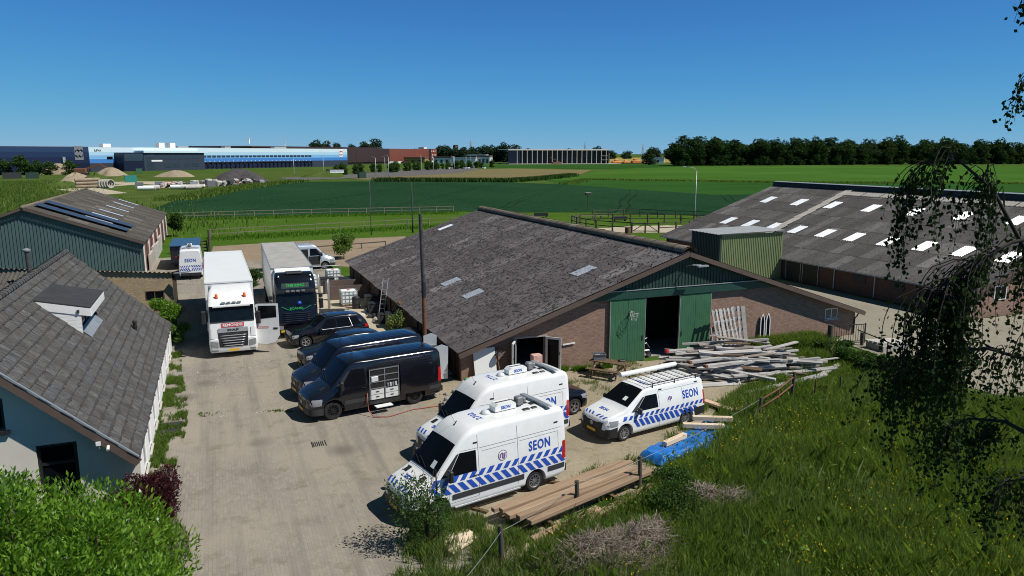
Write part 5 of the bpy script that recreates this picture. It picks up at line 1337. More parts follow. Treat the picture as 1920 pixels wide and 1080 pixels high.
def dark_truck():
    v = thing('dark_truck', 'black lorry cab with green lettering pulling a grey roofed trailer', 'truck', (4.10, 44.9, 0), -math.pi/2 + R(-1.0))
    secs = [(.32,-.10,-2.2,1.18,.12),(.45,0,-2.2,1.24,.20),(.95,.02,-2.2,1.25,.22),(1.02,-.04,-2.2,1.24,.2),(1.95,-.06,-2.2,1.24,.2),(2.0,-.10,-2.2,1.235,.22),(2.75,-.26,-2.2,1.20,.22),(2.85,-.24,-2.2,1.21,.24),(3.35,-.38,-2.2,1.19,.28),(3.62,-.55,-2.2,1.16,.3),(3.78,-.85,-2.2,1.10,.3),(3.84,-1.3,-2.2,1.04,.3)]
    b = MB(); stack(b, secs); b.build('cab','black_paint',v,smooth=True,angle=38)
    b = MB(); front_patch(b, secs, -1.12,1.12,2.0,2.70,.014,16,6); b.build('windscreen','glass_cab',v,smooth=True)
    b = MB(); front_patch(b, secs, -1.1,1.1,2.72,2.94,.11,16,2); b.build('sun_visor','black_plastic',v,smooth=True)
    b = MB(); front_patch(b, secs, -.80,.80,3.02,3.32,.02,12,3); b.build('name_panel','dark_plastic',v,smooth=True)
    b = MB(); text_on(b,'THE KING',.24,lambda a,c: front_pt(secs,a*1.0,3.17+c*.85,.035),.012,1.0)
    for sg in (1,-1): b.bar(front_pt(secs,sg*.62,3.10,.035),front_pt(secs,sg*.74,3.28,.035),.02,.02)
    text_on(b,'SCANIA',.21,lambda a,c: front_pt(secs,a*1.05,1.82+c*.8,.035),.012,1.02)
    for sg in (1,-1): b.bar(front_pt(secs,sg*.56,1.80,.03),front_pt(secs,sg*.86,1.96,.03),.03,.03); b.bar(front_pt(secs,sg*.30,1.70,.03),front_pt(secs,sg*.56,1.80,.03),.02,.02)
    b.build('green_lettering','sign_green',v)
    for k in range(5):
        z = 1.05+k*.12; b = MB(); b.tube([front_pt(secs, lerp(-.82,.82,i/8), z, .03) for i in range(9)], .022, 6); b.build('grille_bar','rim_dark',v,smooth=True)
    b = MB(); b.grid(lambda u, w: (.06-.28*abs(2*u-1)**4, lerp(-1.24,1.24,u), lerp(.90,.99,w)), 14,1); b.grid(lambda u, w: (.06-.28*abs(2*u-1)**4-.1*w, lerp(-1.24,1.24,u), .99), 14,1); b.build('bumper_top','navy_paint',v,smooth=True)
    for sg in (1,-1):
        b = MB(); b.grid(lambda u, w: front_pt(secs, sg*lerp(.80,1.14,u), lerp(.58,.82,w), .02), 6,3); b.build('headlight','lamp_glass',v,smooth=True)
        MB().cbox(-.2,.0,min(sg*1.34,sg*1.58),max(sg*1.34,sg*1.58),1.75,2.35,.05).cbox(-.2,.0,min(sg*1.34,sg*1.56),max(sg*1.34,sg*1.56),2.42,2.66,.04).bar((-.15,sg*1.2,2.6),(-.15,sg*1.42,2.6),.05,.05).build('wing_mirror','black_plastic',v)
        MB().box(-1.5,-.45,sg*1.236 if sg>0 else -1.256,1.256 if sg>0 else -1.236,2.05,2.62).build('side_window','glass_dark',v)
        MB().lathe([(.05,0),(.06,.05),(.03,.1)],10,(-.55,sg*.92,3.66)).build('roof_lamp','steel',v)
    for k in range(4): MB().box(-.14,-.05,-.56+k*.30,-.36+k*.30,2.83,2.92).build('visor_lamp','lamp_glass',v)
    b = MB().lathe([(.11,-.11),(.14,0),(.09,.11)],12,(-.12,.18,2.12)); b.build('dashboard_ball','sign_blue',v,smooth=True)
    MB().cbox(-1.4,-.75,-.5,.5,3.80,3.90,.05).build('roof_hatch','black_plastic',v)
    MB().box(.04,.055,-.95,-.45,.42,.54).build('number_plate','plate_yellow',v)
    MB().prism([(-1.4,3.83),(-2.15,3.98),(-2.15,3.83)], 2.1, 'y', -1.05).build('roof_fairing','white_box',v)
    truck_box(v, -2.2, -16.2, 1.1, 4.0, 1.26, 'white_box', 'truck_roof')
    MB().box(-16,-1.8,-.42,.42,.62,1.08).build('chassis','dark_iron',v)
    truck_wheels(v, (-1.4,-5.2,-12.2,-13.5), (False,True,True,True))
    return v
dark_truck()

# ---- silver van at the back, blue trailer
sv, SB = sprinter('silver_van', 'silver van with its side door open behind the dark lorry', (7.4, 72.6, 0), R(2), 'silver_paint', False, None, False, None)
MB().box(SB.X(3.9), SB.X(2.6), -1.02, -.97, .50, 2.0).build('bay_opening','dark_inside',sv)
MB().box(SB.X(3.4), SB.X(3.1), -1.05, -1.0, .9, 1.5).build('tool_case','card_pink',sv)
b = MB().box(SB.X(2.55), SB.X(1.5), -1.02,-1.0,.5,1.3).build('dark_door','black_plastic',sv)
bt = thing('blue_trailer', 'closed trailer with bright blue flat roof beside the far striped van', 'trailer', (-3.0, 79.6, 0))
MB().box(-1.3,1.3,-3.3,3.3,.55,2.28).build('box','container_blue',bt) if False else MB().box(-1.3,1.3,-3.3,3.3,.55,2.28).build('trailer_box','navy_paint',bt)
MB().box(-1.34,1.34,-3.35,3.35,2.28,2.34).build('trailer_roof','container_blue',bt)
MB().box(-1.0,1.0,-3.0,3.0,.4,.55).build('chassis','dark_iron',bt)
for x in (-1.05,1.05):
    for y in (-.5,.5): 
        w_ = wheel(bt, x, y, .34, .22); w_.rotation_euler = (0,0,math.pi/2)
MB().bar((0,-3.3,.5),(0,-4.6,.5),.1,.1).bar((0,-4.5,.5),(0,-4.5,0),.06,.06).build('drawbar','dark_iron',bt)
MB().box(-.9,-.6,-3.36,-3.31,1.2,1.3).box(.6,.9,-3.36,-3.31,1.2,1.3).build('tail_light','red_lens',bt)
# ================================================================= THINGS IN THE YARD
# ---- weathered lumber heap: every board its own object
lr = random.Random(21)
def board_me(l, w, h, mat): 
    return MB().cbox(-l/2, l/2, -w/2, w/2, -h/2, h/2, .008).mesh('board', mat)
LB = [board_me(3.8,.25,.09,'wood_grey'), board_me(3.0,.22,.08,'wood_grey'), board_me(2.2,.28,.06,'wood_grey'), board_me(4.4,.22,.11,'wood_grey'), board_me(2.8,.22,.06,'wood_worn'), board_me(3.4,.20,.09,'wood_worn'), board_me(1.6,.24,.05,'wood_brown'), board_me(3.6,.30,.06,'wood_grey'), board_me(3.2,.26,.10,'wood_grey')]
def heap_h(x, y): return max(0, 1.55*math.exp(-((x-24.4)/2.9)**2 - ((y-29.8)/1.7)**2))
def put_board(x, y, z, rz, tilt, me, roll=0.0, label='weathered grey board lying in the lumber heap beside the barn', group='boards in the lumber heap'):
    o = link('weathered_board', me); o.location = (x, y, z); o.rotation_euler = (roll, -tilt, rz)
    return tag(o, label, 'board', group)
nb = 0
for k in range(118):
    t = k/118; x = min(27.4, max(21.9, lr.gauss(24.5, 1.7))); y = min(31.2, max(27.7, lr.gauss(29.4, 1.0)))
    rz = R(lr.choice([lr.gauss(-20, 7), lr.gauss(-18, 6), lr.gauss(-2, 8), lr.gauss(-42, 7)]))
    z = .05 + heap_h(x, y)*lr.uniform(.1, 1.0); me_ = lr.choice(LB); wh = ('left end' if x < 23.6 else 'middle' if x < 25.6 else 'right end'); dp = ('far side' if y > 29.9 else 'centre' if y > 28.9 else 'near side')
    lk = {'wood_grey':'weathered grey','wood_worn':'worn brownish','wood_brown':'short dark brown'}[me_.materials[0].name]
    put_board(x, y, z, rz, R(lr.gauss(0, 5)), me_, R(lr.gauss(0, 14)), lk+' board at the '+wh+' of the lumber heap, '+dp, lk+' boards, '+wh+', '+dp)
# outlying boards that stand out
put_board(24.9, 26.55, .10, R(7), R(1), board_me(5.6,.30,.10,'wood_grey'), label='longest pale plank along the near edge of the lumber heap', group=None)
put_board(28.2, 27.3, .14, R(24), R(2), board_me(3.0,.26,.06,'wood_grey'), label='pale splintered board jutting out of the heap into the grass', group=None)
put_board(27.0, 29.6, .95, R(8), R(3), board_me(3.0,.24,.06,'wood_grey'), label='single light board lying across the right end of the heap', group=None)
put_board(28.6, 28.3, .40, R(-2), R(0), board_me(2.6,.12,.06,'wood_grey'), label='thin grey batten reaching furthest right from the lumber heap', group=None)
for i, (x, y, z, rz, l) in enumerate([(22.6,30.6,.98,-4,3.6),(22.9,29.0,.92,6,4.2),(23.2,28.4,.80,3,3.6)]):
    o = board_me(l, .22, .13, 'wood_grey'); q = put_board(x, y, z, R(rz), R(-2), o, label=['topmost beam with a red painted end on the lumber heap','middle beam with a red painted end on the lumber heap','lowest beam with a red painted end on the lumber heap'][i], group=None)
    q.name = 'red_ended_beam' if i == 0 else 'red_ended_beam.%03d' % i
    MB().box(-l/2-.004, -l/2+.14, -.113,.113,-.068,.069).build('painted_end', 'rust' if i else 'sign_red', q)
# grate-like pallet rack leaning upright
for j, (x, lab, dx) in enumerate([(25.55,'grey slatted pallet leaning upright against the barn beside the green door',0.0),(26.55,'second slatted pallet leaning upright, nearest the arched window frames',.25)]):
    pr = thing('upright_pallet', lab, 'pallet', (x, 31.7+dx, .55), R(6 - 22*j))
    lean = R(18)
    def LP(a, h, d=0.0): return (a, h*math.sin(lean)+d, h*math.cos(lean))
    n = 6 if j == 0 else 3; W_ = 1.5 if j == 0 else .6
    for i in range(n): MB().bar(LP(-W_/2+i*W_/(n-1),0), LP(-W_/2+i*W_/(n-1)*.94,2.15), .12 if i != 2 else .22, .03, (0,-1,0)).build('slat', 'wood_grey', pr)
    for h in (.3,.85,1.4,1.95): MB().bar(LP(-W_/2,h,.07), LP(W_/2,h,.07), .17, .07, (0,-1,0)).build('crosspiece', 'wood_grey', pr)
tr_ = thing('sawhorse', 'crooked grey timber trestle left of the upright pallet', 'trestle', (24.55, 31.6, 0))
MB().bar((0,0,.0),(-.15,.3,1.7),.12,.06).build('leg','wood_grey',tr_); MB().bar((-.35,.2,0),(-.1,.2,1.2),.10,.05).build('leg','wood_grey',tr_); MB().bar((-.3,.2,1.3),(.4,.25,1.25),.12,.06).build('crosspiece','wood_grey',tr_); MB().bar((-.2,.1,.5),(.3,.2,.55),.10,.05).build('crosspiece','wood_grey',tr_)
# bare wooden frame at the van's tail
wf = thing('timber_angle', 'bare L shaped timber frame in the grass behind the low striped van', 'timber frame', (19.6, 24.9, .1))
MB().bar((0,.9,.06),(.35,-.6,.06),.30,.10).build('side_beam','wood_pale',wf); MB().bar((.30,-.55,.05),(1.5,-.35,.05),.12,.09).build('cross_beam','wood_pale',wf); MB().box(.2,1.2,-.4,.8,-.09,.0).build('inner_board','wood_brown',wf)
# ---- long timber stack by the fence
ts_ = [(7.15,19.35,12.55,20.95,.40),(7.30,19.06,12.80,20.72,.47),(7.40,18.80,12.60,20.40,.40),(7.62,18.50,12.95,20.14,.46),(7.85,18.22,13.10,19.92,.42),(7.3,19.15,12.7,20.75,.27),(7.6,18.75,12.9,20.4,.27),(8.0,18.42,13.1,20.05,.27),(8.3,17.85,10.4,18.65,.16),(9.7,18.15,12.9,19.42,.14),(7.75,17.75,8.7,18.10,.12)]
for i, (x0, y0, x1, y1, z) in enumerate(ts_):
    l = math.hypot(x1-x0, y1-y0); me = (lambda w_: MB().cbox(-l/2, l/2, -w_, w_, -.06, .06, .010).mesh('timber', 'wood_new'))([.085,.095,.13,.10,.12,.12,.12,.12,.13,.13,.10][i])
    o = link('long_timber', me); o.location = ((x0+x1)/2, (y0+y1)/2, z); o.rotation_euler = (rnd.uniform(-.05,.05), rnd.uniform(-.006,.006), math.atan2(y1-y0, x1-x0))
    if i < 5: tag(o, ['back most long new timber on top of the stack, nearest the vans','second long new timber from the vans on the timber stack','middle long new timber on top of the timber stack','fourth long new timber on the stack, its flat face up','front long new timber on top of the stack, nearest the fence'][i], 'timber', 'new timbers by the fence')
    elif i < 8: tag(o, 'new timber in the lower layer of the long stack', 'timber', 'new timbers by the fence')
    else: tag(o, ['loose new timber lying below the stack beside the fence post','long loose timber under the fence wire at the stack foot','short timber offcut at the left foot of the stack'][i-8], 'timber', 'new timbers by the fence')
for i in range(2): tag(MB().bar((8.2+2.6*i,19.9+.75*i,.10),(8.75+2.6*i,17.9+.75*i,.10),.12,.20).build('bearer','wood_brown'), ['left','right'][i] + ' dark bearer beam under the long timber stack', 'timber')
for i in range(4):
    o = MB().cbox(-.55,.55,-.10,.10,-.03,.03,.006).build('short_plank','wood_bare'); o.location = (5.75+.03*i, 18.85-.20*i, .08+.03*(i%2)); o.rotation_euler = (0,0,R(20+3*i))
    tag(o, ['farthest of four short bare planks in the weeds','second farthest of four short bare planks in the weeds','second nearest of four short bare planks in the weeds','nearest of four short bare planks in the weeds'][i], 'plank', 'short planks in the weeds')
for i, (x, y, rz) in enumerate([(7.0,20.15,-50),(10.05,21.0,-35)]): 
    o = MB().cbox(-.3,.3,-.07,.07,-.03,.03,.005).build('offcut','wood_brown'); o.location = (x,y,.05); o.rotation_euler = (0,0,R(rz)); tag(o, ['dark offcut on the dirt at the left end of the timber stack','dark offcut on the dirt behind the nearest striped van'][i], 'offcut')
# ---- tarpaulin heap with beams on it
tn = 46; tm_ = 16; tr2 = np.random.default_rng(5)
def tarp(u, v):
    x = -2.45 + 4.9*u; y = (v-.5)*1.25*(1 - .12*abs(2*u-1)); e = min(v, 1-v, u*2.2, (1-u)*2.2)
    h = .30*min(1, e/.09)**.9 if e > 0 else 0
    h += .035*math.sin(9*u*3+5*v)*math.sin(7*v+2*u*8) + .03*abs(math.sin(17*u+9*v)) + .03*abs(math.sin(29*u-13*v)); h -= .10*math.exp(-((u-.45)/.04)**2)+.06*math.exp(-((u-.72)/.03)**2)
    y += .08*math.sin(7*u+1)+.03*math.sin(31*u)*(1 if v in (0,1) else 0)
    return (x, y, max(.012, h))
tp_ = MB(); tp_.grid(tarp, tn, tm_); tpo = tp_.build('blue_tarpaulin','tarp_blue',None,(16.15,22.1,0),(0,0,R(23)),smooth=True,angle=50)
tag(tpo, 'blue tarpaulin wrapped over a low stack beside the low striped van', 'tarpaulin')
for i, (x, y, z, l, rz, lab) in enumerate([(15.35,21.85,.47,1.35,22,'bare square beam lying lengthwise on the near end of the blue tarpaulin'),(17.15,22.55,.50,1.6,-24,'middle bare beam laid across the blue tarpaulin'),(17.95,23.05,.52,1.6,-24,'farthest bare beam laid across the blue tarpaulin by the van wheel')]):
    o = MB().cbox(-l/2,l/2,-.10,.10,-.08,.08,.008).build('square_beam','wood_bare'); o.location = (x,y,z); o.rotation_euler = (0,R(1),R(rz)); tag(o, lab, 'beam', 'beams on the tarpaulin')
# ---- picnic table with crate
pt = thing('picnic_table', 'dark wooden picnic table with benches in front of the left green door', 'picnic table', (17.75, 31.15, 0), R(-52))
for i in range(5): MB().box(-.9,.9,-.36+i*.148,-.36+i*.148+.135,.72,.76).build('table_plank','wood_brown',pt)
for s_ in (-1,1):
    for i in range(2): MB().box(-.9,.9,min(s_*(.60+.15*i),s_*(.735+.15*i)),max(s_*(.60+.15*i),s_*(.735+.15*i)),.43,.47).build('bench_plank','wood_brown',pt)
    for x in (-.65,.65): MB().bar((x,s_*.30,.72),(x,s_*.72,0),.10,.05,(1,0,0)).build('leg','wood_brown',pt)
for x in (-.6,.6): MB().bar((x,-.8,.40),(x,.8,.40),.05,.10).build('cross_beam','wood_brown',pt)
cr = thing('grey_crate', 'grey plastic crate standing on the picnic table', 'crate', (17.45,31.6,.765), R(-20))
MB().box(-.3,.3,-.2,.2,0,.02).box(-.3,-.28,-.2,.2,.02,.30).box(.28,.3,-.2,.2,.02,.30).box(-.28,.28,-.2,-.18,.02,.30).box(-.28,.28,.18,.2,.02,.30).build('shell','grey_plastic',cr)
MB().box(-.2,.05,-.1,.1,.02,.24).build('content','white_box',cr)
MB().box(-.33,.33,-.23,-.205,.26,.31).box(-.33,.33,.205,.23,.26,.31).build('rim','grey_plastic',cr)
tag(MB().cbox(18.15,18.50,30.75,31.0,.765,.83,.02).build('dark_tray','black_plastic'), 'small dark tray lying on the right end of the picnic table', 'tray')
# bucket and tools inside the door
wb = thing('push_cart', 'small grey cart with loops just inside the open barn door', 'cart', (21.25,33.6,0))
MB().cbox(-.35,.35,-.25,.25,.22,.42,.05).build('tray','navy_paint',wb)
MB().tube([(-.3,-.22,.42),(-.3,-.22,.75),(.1,-.22,.8),(.3,-.22,.5)],.02,6).build('handle_loop','steel',wb); MB().tube([(-.1,.22,.42),(.1,.22,.9),(.4,.22,.95)],.02,6).build('handle_loop','steel',wb)
for x in (-.22,.22): 
    w_ = wheel(wb, x, -.28, .15, .07); 
# things by the french doors
wp = thing('loose_door', 'white door panel leaning on the barn corner left of the french doors', 'panel', (11.75, 32.55, 0), R(-8))
MB().prism([(-.55,0),(.55,0),(.48,1.65),(-.62,1.58)], .05, 'y', 0).build('panel_sheet','white_box',wp).rotation_euler = (R(-12),0,0)
MB().box(-.18,.14,-.012,0,.28,.36).build('letter_slot','grey_plastic',wp).rotation_euler = (R(-12),0,0)
tag(MB().bar((12.45,32.3,0),(12.35,32.9,1.5),.05,.03).bar((12.25,32.85,1.46),(12.47,32.85,1.5),.06,.04).build('yard_rake','wood_brown'), 'long handled tool leaning on the wall right of the white panel', 'tool')
gl_ = thing('wall_lantern', 'dark hooded lamp on an arm on the brick wall left of the french doors', 'lamp', (12.75,33.0,1.30))
MB().bar((0,0,.10),(-.25,-.35,.0),.05,.05).build('arm','dark_iron',gl_); MB().lathe([(.02,.12),(.10,.08),(.22,-.02),(.24,-.05)],12,(-.35,-.42,.0)).build('shade','dark_iron',gl_)
for i in range(2):
    o = MB().cbox(-.2,.2,-.16,.16,0,.30,.01).build('carton','card_pink',None,(14.25+.03*i,32.2,.32*i),(0,0,R(6*i))); tag(o, ['lower pink and white carton by the french doors','upper pink and white carton stacked by the french doors'][i], 'carton')
o = MB().cbox(-.24,.24,-.2,.2,0,.55,.01).build('tall_carton','card_pink',None,(14.25,32.2,.64)); tag(o,'tall printed carton on top of the carton stack by the french doors','carton')
tag(MB().bar((16.05,32.94,1.32),(16.75,32.94,1.36),.04,.07).build('wall_batten','white_frame'),'short white bar fixed to the brick wall right of the french doors','bar')
tag(MB().lathe([(.11,0),(.12,.05),(.12,.34),(.09,.38),(.06,.42)],12,(10.3,31.75,0)).build('spray_can','white_box'),'white canister with blue cap beside the barn corner','canister')
tag(MB().cbox(10.2,10.75,30.9,31.3,0,.62,.03).build('grey_bin','concrete'),'grey tub with rubbish beside the rear of the black open van','tub')
pl_ = thing('plastic_bag', 'orange and green scraps lying on the grey tub', 'bag', (10.45,31.1,.62)); MB().lathe([(.02,.0),(.2,.03),(.16,.12),(.05,.18)],9).build('scrap','orange_paint',pl_); MB().lathe([(.02,.0),(.12,.02),(.1,.09),(.03,.13)],8,(-.18,.1,0)).build('scrap','sign_green',pl_)
for i,(x,y,h,w_,lab) in enumerate([(9.75,35.6,1.9,.7,'upper pale blue sheet panel standing behind the dark blue van'),(9.55,33.0,1.95,.75,'pale blue sheet panel with notched top behind the black open van')]):
    o = thing('sheet_panel', lab, 'panel', (x,y,0), R(10)); MB().prism([(-w_/2,.3),(w_/2,.2),(w_/2+.05,h-.15),(.1,h),(-w_/2,h-.1)], .03,'y',0).build('sheet','silver_paint',o); MB().box(-w_/2,-w_/2+.06,.03,.08,0,h-.3).build('stake','wood_post',o)
# rubble at the corner of the barn
for k in range(26):
    x = lr.uniform(8.6,10.6); y = lr.uniform(30.0,31.6); s = lr.uniform(.05,.16); b = MB(); b.cbox(-s,s,-s*.8,s*.8,0,s*.9,s*.3); o = b.build('rubble_stone','rubble',None,(x,y,0),(lr.uniform(-.3,.3),lr.uniform(-.3,.3),lr.uniform(0,3)))
    tag(o,'pale broken stone in the rubble by the barn corner','stone','stones by the barn corner')
# ---- clutter along the barn's left wall
ib = thing('liquid_tank', 'white cubic liquid tank in a wire cage beside the barn wall', 'tank', (8.6, 53.6, 0))
MB().cbox(-.55,.55,-.5,.5,.16,1.12,.06).build('tank_body','paper',ib)
b = MB()
for i in range(5):
    x = -.58+i*.29; b.bar((x,-.53,.14),(x,-.53,1.14),.025,.025); b.bar((x,.53,.14),(x,.53,1.14),.025,.025)
for z in (.3,.58,.86,1.12):
    b.bar((-.58,-.53,z),(.58,-.53,z),.025,.025); b.bar((-.58,.53,z),(.58,.53,z),.025,.025); b.bar((-.58,-.53,z),(-.58,.53,z),.025,.025); b.bar((.58,-.53,z),(.58,.53,z),.025,.025)
for y in (-.25,0,.25): b.bar((-.58,y,.14),(-.58,y,1.14),.025,.025)
b.build('wire_cage','galvanised',ib); MB().box(-.6,.6,-.55,.55,0,.13).build('pallet_base','wood_brown',ib)
MB().lathe([(.11,0),(.11,.05)],12,(0,0,1.12)).build('lid','sign_red',ib)
ib2 = copy_tree(ib); ib2.location = (6.75, 61.5, 0); ib2['label'] = 'white cubic liquid tank half hidden behind the dark lorry'
ib3 = copy_tree(ib); ib3.location = (9.0, 63.9, 0); ib3['label'] = 'white cubic liquid tank farthest along the barn wall'
for i,(x,y) in enumerate([(6.75,55.3),(7.05,52.6)]):
    o = thing('pipe_barrier', ['farther','nearer'][i]+' galvanised hoop barrier standing beside the dark lorry', 'barrier', (x,y,0), R(75))
    MB().tube([(-.28,0,0),(-.28,0,1.9),(-.22,0,2.05),(-.1,0,2.15),(.1,0,2.15),(.22,0,2.05),(.28,0,1.9),(.28,0,0)],.055,8).build('hoop','galvanised',o,smooth=True)
    MB().bar((-.28,0,1.0),(.28,0,1.0),.05,.05).build('crossbar','galvanised',o)
for i,(y,lab) in enumerate([(55.9,'nearer dark steel bay wall against the barn side'),(58.6,'farther dark steel bay wall against the barn side')]):
    o = thing('bay_wall', lab, 'wall', (8.9,y,0)); MB().box(-1.4,1.55,-.08,.08,0,1.05).build('panel','brown_trim',o); MB().box(-1.45,-1.3,-.1,.1,0,1.1).build('post','dark_iron',o)
gt = thing('tube_frame', 'thin tubular steel frame at the far corner of the barn', 'frame', (8.4, 64.6, 0))
b = MB(); b.tube([(-1.6,0,0),(-1.6,0,1.35),(1.4,0,1.35),(1.4,0,0)],.03,6); b.build('frame','galvanised',gt); MB().tube([(-1.6,0,.4),(0,0,1.3)],.02,6).build('brace','galvanised',gt)
ld = thing('ladder', 'aluminium ladder leaning against the barn eave above the sport utility car', 'ladder', (9.7, 47.6, 0))
a0, a1 = Vector((0,0,0)), Vector((.75,1.5,2.6))
for dy in (-.2,.2): MB().bar(a0+Vector((dy*.8,-dy*.4,0)), a1+Vector((dy*.8,-dy*.4,0)),.03,.07).build('rail','galvanised',ld)
for k in range(9): 
    p = a0.lerp(a1,(k+.5)/9); MB().bar(p+Vector((-.16,.08,0)),p+Vector((.16,-.08,0)),.03,.03).build('rung','galvanised',ld)
for i in range(3): 
    o = MB().bar((9.5+.12*i,43.7-.3*i,0),(10.5,45.5-.3*i,1.75),.10,.05).build('leaning_plank','wood_brown'); tag(o, ['left','middle','right'][i]+' of three dark planks leaning on the barn side wall', 'plank')
drm = thing('black_drum', 'black plastic drum beside the caged liquid tank', 'drum', (8.9,52.2,0)); MB().lathe([(.26,0),(.29,.05),(.29,.4),(.30,.42),(.29,.44),(.29,.8),(.26,.85)],16).build('shell','black_plastic',drm,smooth=True,angle=30); MB().lathe([(.2,.85),(.2,.87)],14).build('lid','dark_plastic',drm)
for k in range(16):
    x = lr.uniform(7.0,9.6); y = lr.uniform(47.5,51.5); s = lr.uniform(.12,.35); o = MB().cbox(-s,s,-s*.7,s*.7,0,s*.8,s*.25).build('scrap_block',['concrete','dark_plastic','concrete_light','galvanised'][k%4],None,(x,y,0),(lr.uniform(-.2,.2),lr.uniform(-.2,.2),lr.uniform(0,3)))
    tag(o,'scrap block in the junk between the dark lorry and barn wall','scrap','junk along the barn wall')
tag(MB().add([(6.0,50.0,.25),(7.6,49.6,.25),(7.9,51.0,.32),(6.2,51.4,.32),(6.0,50.0,.19),(7.6,49.6,.19),(7.9,51.0,.26),(6.2,51.4,.26)],[(0,1,2,3),(7,6,5,4),(0,4,5,1),(1,5,6,2),(2,6,7,3),(3,7,4,0)]).build('steel_plate','dark_iron'),'dark steel plate lying at the foot of the hoop barriers','plate')
for k,(x,y,w_,d_,h_,m,lab) in enumerate([(10.0,45.6,.35,.5,.9,'black_plastic','tall black box added for shadow against the barn wall beside the leaning planks'),(9.9,46.9,.45,.35,.6,'dark_plastic','low dark box added for shadow against the barn wall below the ladder'),(9.95,40.2,.4,.6,1.0,'black_plastic','black box added for shadow against the barn wall behind the dark blue van'),(9.9,50.2,.5,.45,.7,'dark_plastic','dark box added against the barn wall near the steel plate'),(9.95,52.0,.4,.5,.9,'black_plastic','black box added between the caged tank and barn wall'),(9.7,57.3,.6,.7,.7,'navy_paint','dark blue box added between the two steel bay walls'),(9.6,60.6,.6,.8,.8,'black_plastic','black box added beyond the farther steel bay wall'),(8.2,62.8,.7,.5,.6,'dark_plastic','dark box added in front of the farthest caged tank'),(9.95,35.6,.35,.7,1.2,'black_plastic','black box added for shadow against the barn wall behind the black van')]):  # dark boxes added to fill the black shadow and dark clutter along the wall
    o = thing('dark_filler_box', lab, 'crate', (x,y,0), R(6*(k%3)-6)); MB().cbox(-w_,w_,-d_,d_,.03,h_,.04).build('shell',m,o); MB().box(-w_-.02,w_+.02,-d_-.02,d_+.02,h_,h_+.04).build('lid','black_plastic',o)
# ---- fence along the meadow
posts = [(6.55,17.05,1.15,'wood_post'),(9.85,19.05,1.0,'wood_post'),(12.45,19.6,1.15,'wood_post'),(20.6,23.4,.95,'wood_post'),(24.0,25.2,1.15,'wood_post'),(24.85,24.7,.85,'rust'),(26.6,24.9,.75,'wood_post')]
plab = ['leaning wooden fence post in the weeds nearest the camera','short wooden fence post in front of the long timber stack','wooden fence post at the right end of the timber stack','wooden gate post beside the rusty rail, nearer the tarpaulin','thick wooden gate post at the lumber heap end of the rusty rail','thin rusty stake in the grass right of the thick gate post','short stake in the grass farthest right of the lumber heap']
for (x,y,h,m),lab in zip(posts,plab):
    r_ = .075 if m == 'wood_post' and h > .9 else .04
    o = MB().tube([(0,0,-.05),(.01,.01,h*.6),(.0,.02,h)], [r_,r_*.95,r_*.9], 9).build('fence_post',m,None,(x,y,0),(rnd.uniform(-.05,.05),rnd.uniform(-.05,.05),0),smooth=True,angle=45); tag(o,lab,'fence post','meadow fence posts')
def wire(a, b, sag): return [tuple(Vector(a).lerp(Vector(b),t/8) - Vector((0,0,sag*4*(t/8)*(1-t/8)))) for t in range(9)]
for i,(a,b) in enumerate([((4.2,14.8,.8),(6.55,17.05,1.0)),((6.55,17.05,1.0),(9.85,19.05,.95)),((9.85,19.05,.95),(12.45,19.6,1.05)),((12.45,19.6,1.05),(20.6,23.4,.85))]):
    tag(MB().tube(wire(a,b,.10),.007,5).build('fence_wire','wire',smooth=True), ['lowest left stretch','second stretch from the left','third stretch, in front of the timbers','longest right stretch, past the tarpaulin'][i]+' of pale fence wire along the meadow','wire','meadow fence wires')
rg = thing('rusty_rail', 'rusty bent steel rail gate between two posts at the meadow corner', 'rail', (0,0,0))
for z in (.80,.45): MB().tube([(20.65,23.45,z),(22.4,24.3,z+.03),(23.95,25.15,z+.12)],.035,7).build('rail','rust',rg,smooth=True)
MB().bar((22.4,24.3,0),(22.4,24.3,.85),.05,.05).build('stake','rust',rg)
# ---- iron gate and rail beside the barn's right corner
ig = thing('iron_gate', 'black iron bar gate at the right corner of the brick barn', 'gate', (32.9,31.7,0), R(-12))
for k in range(13): MB().bar((.12+k*.155,0,.12),(.12+k*.155,0,1.12),.02,.02).build('bar','dark_iron',ig)
for z in (.12,1.12): MB().bar((0,0,z),(2.1,0,z),.04,.04).build('rail','dark_iron',ig)
for x in (0.0,2.1): MB().bar((x,0,0),(x,0,1.18),.06,.06).build('post','dark_iron',ig)
MB().tube([(-.15,0,-.05),(-.13,.02,1.15)],.16,9).build('old_post','wood_post',ig,smooth=True,angle=45); MB().tube([(1.6,-.5,-.05),(1.6,-.5,.75)],.10,9).build('old_post','wood_post',ig,smooth=True,angle=45)
hr = thing('handrail', 'long dark sloping handrail from the iron gate towards the birch', 'handrail')
MB().tube([(34.3,31.2,.85),(33.9,29.2,.8),(33.2,26.6,.75)],.03,6).build('rail','dark_iron',hr); MB().bar((33.75,28.6,0),(33.75,28.6,.79),.05,.05).build('post','dark_iron',hr)
for k in range(4): tag(MB().cbox(-.9,.9,-.12,.12,0,.12,.01).build('stacked_slab','concrete_light',None,(35.0+.05*k,30.2-.27*k,.35),(0,0,R(-10))), ['farthest','second farthest','second nearest','nearest'][k]+' of four pale slabs stacked beside the handrail','slab','slabs beside the handrail')
tag(MB().box(34.15,36.0,29.2,30.4,0,.34).build('slab_plinth','concrete'),'low concrete block under the four pale slabs','block')
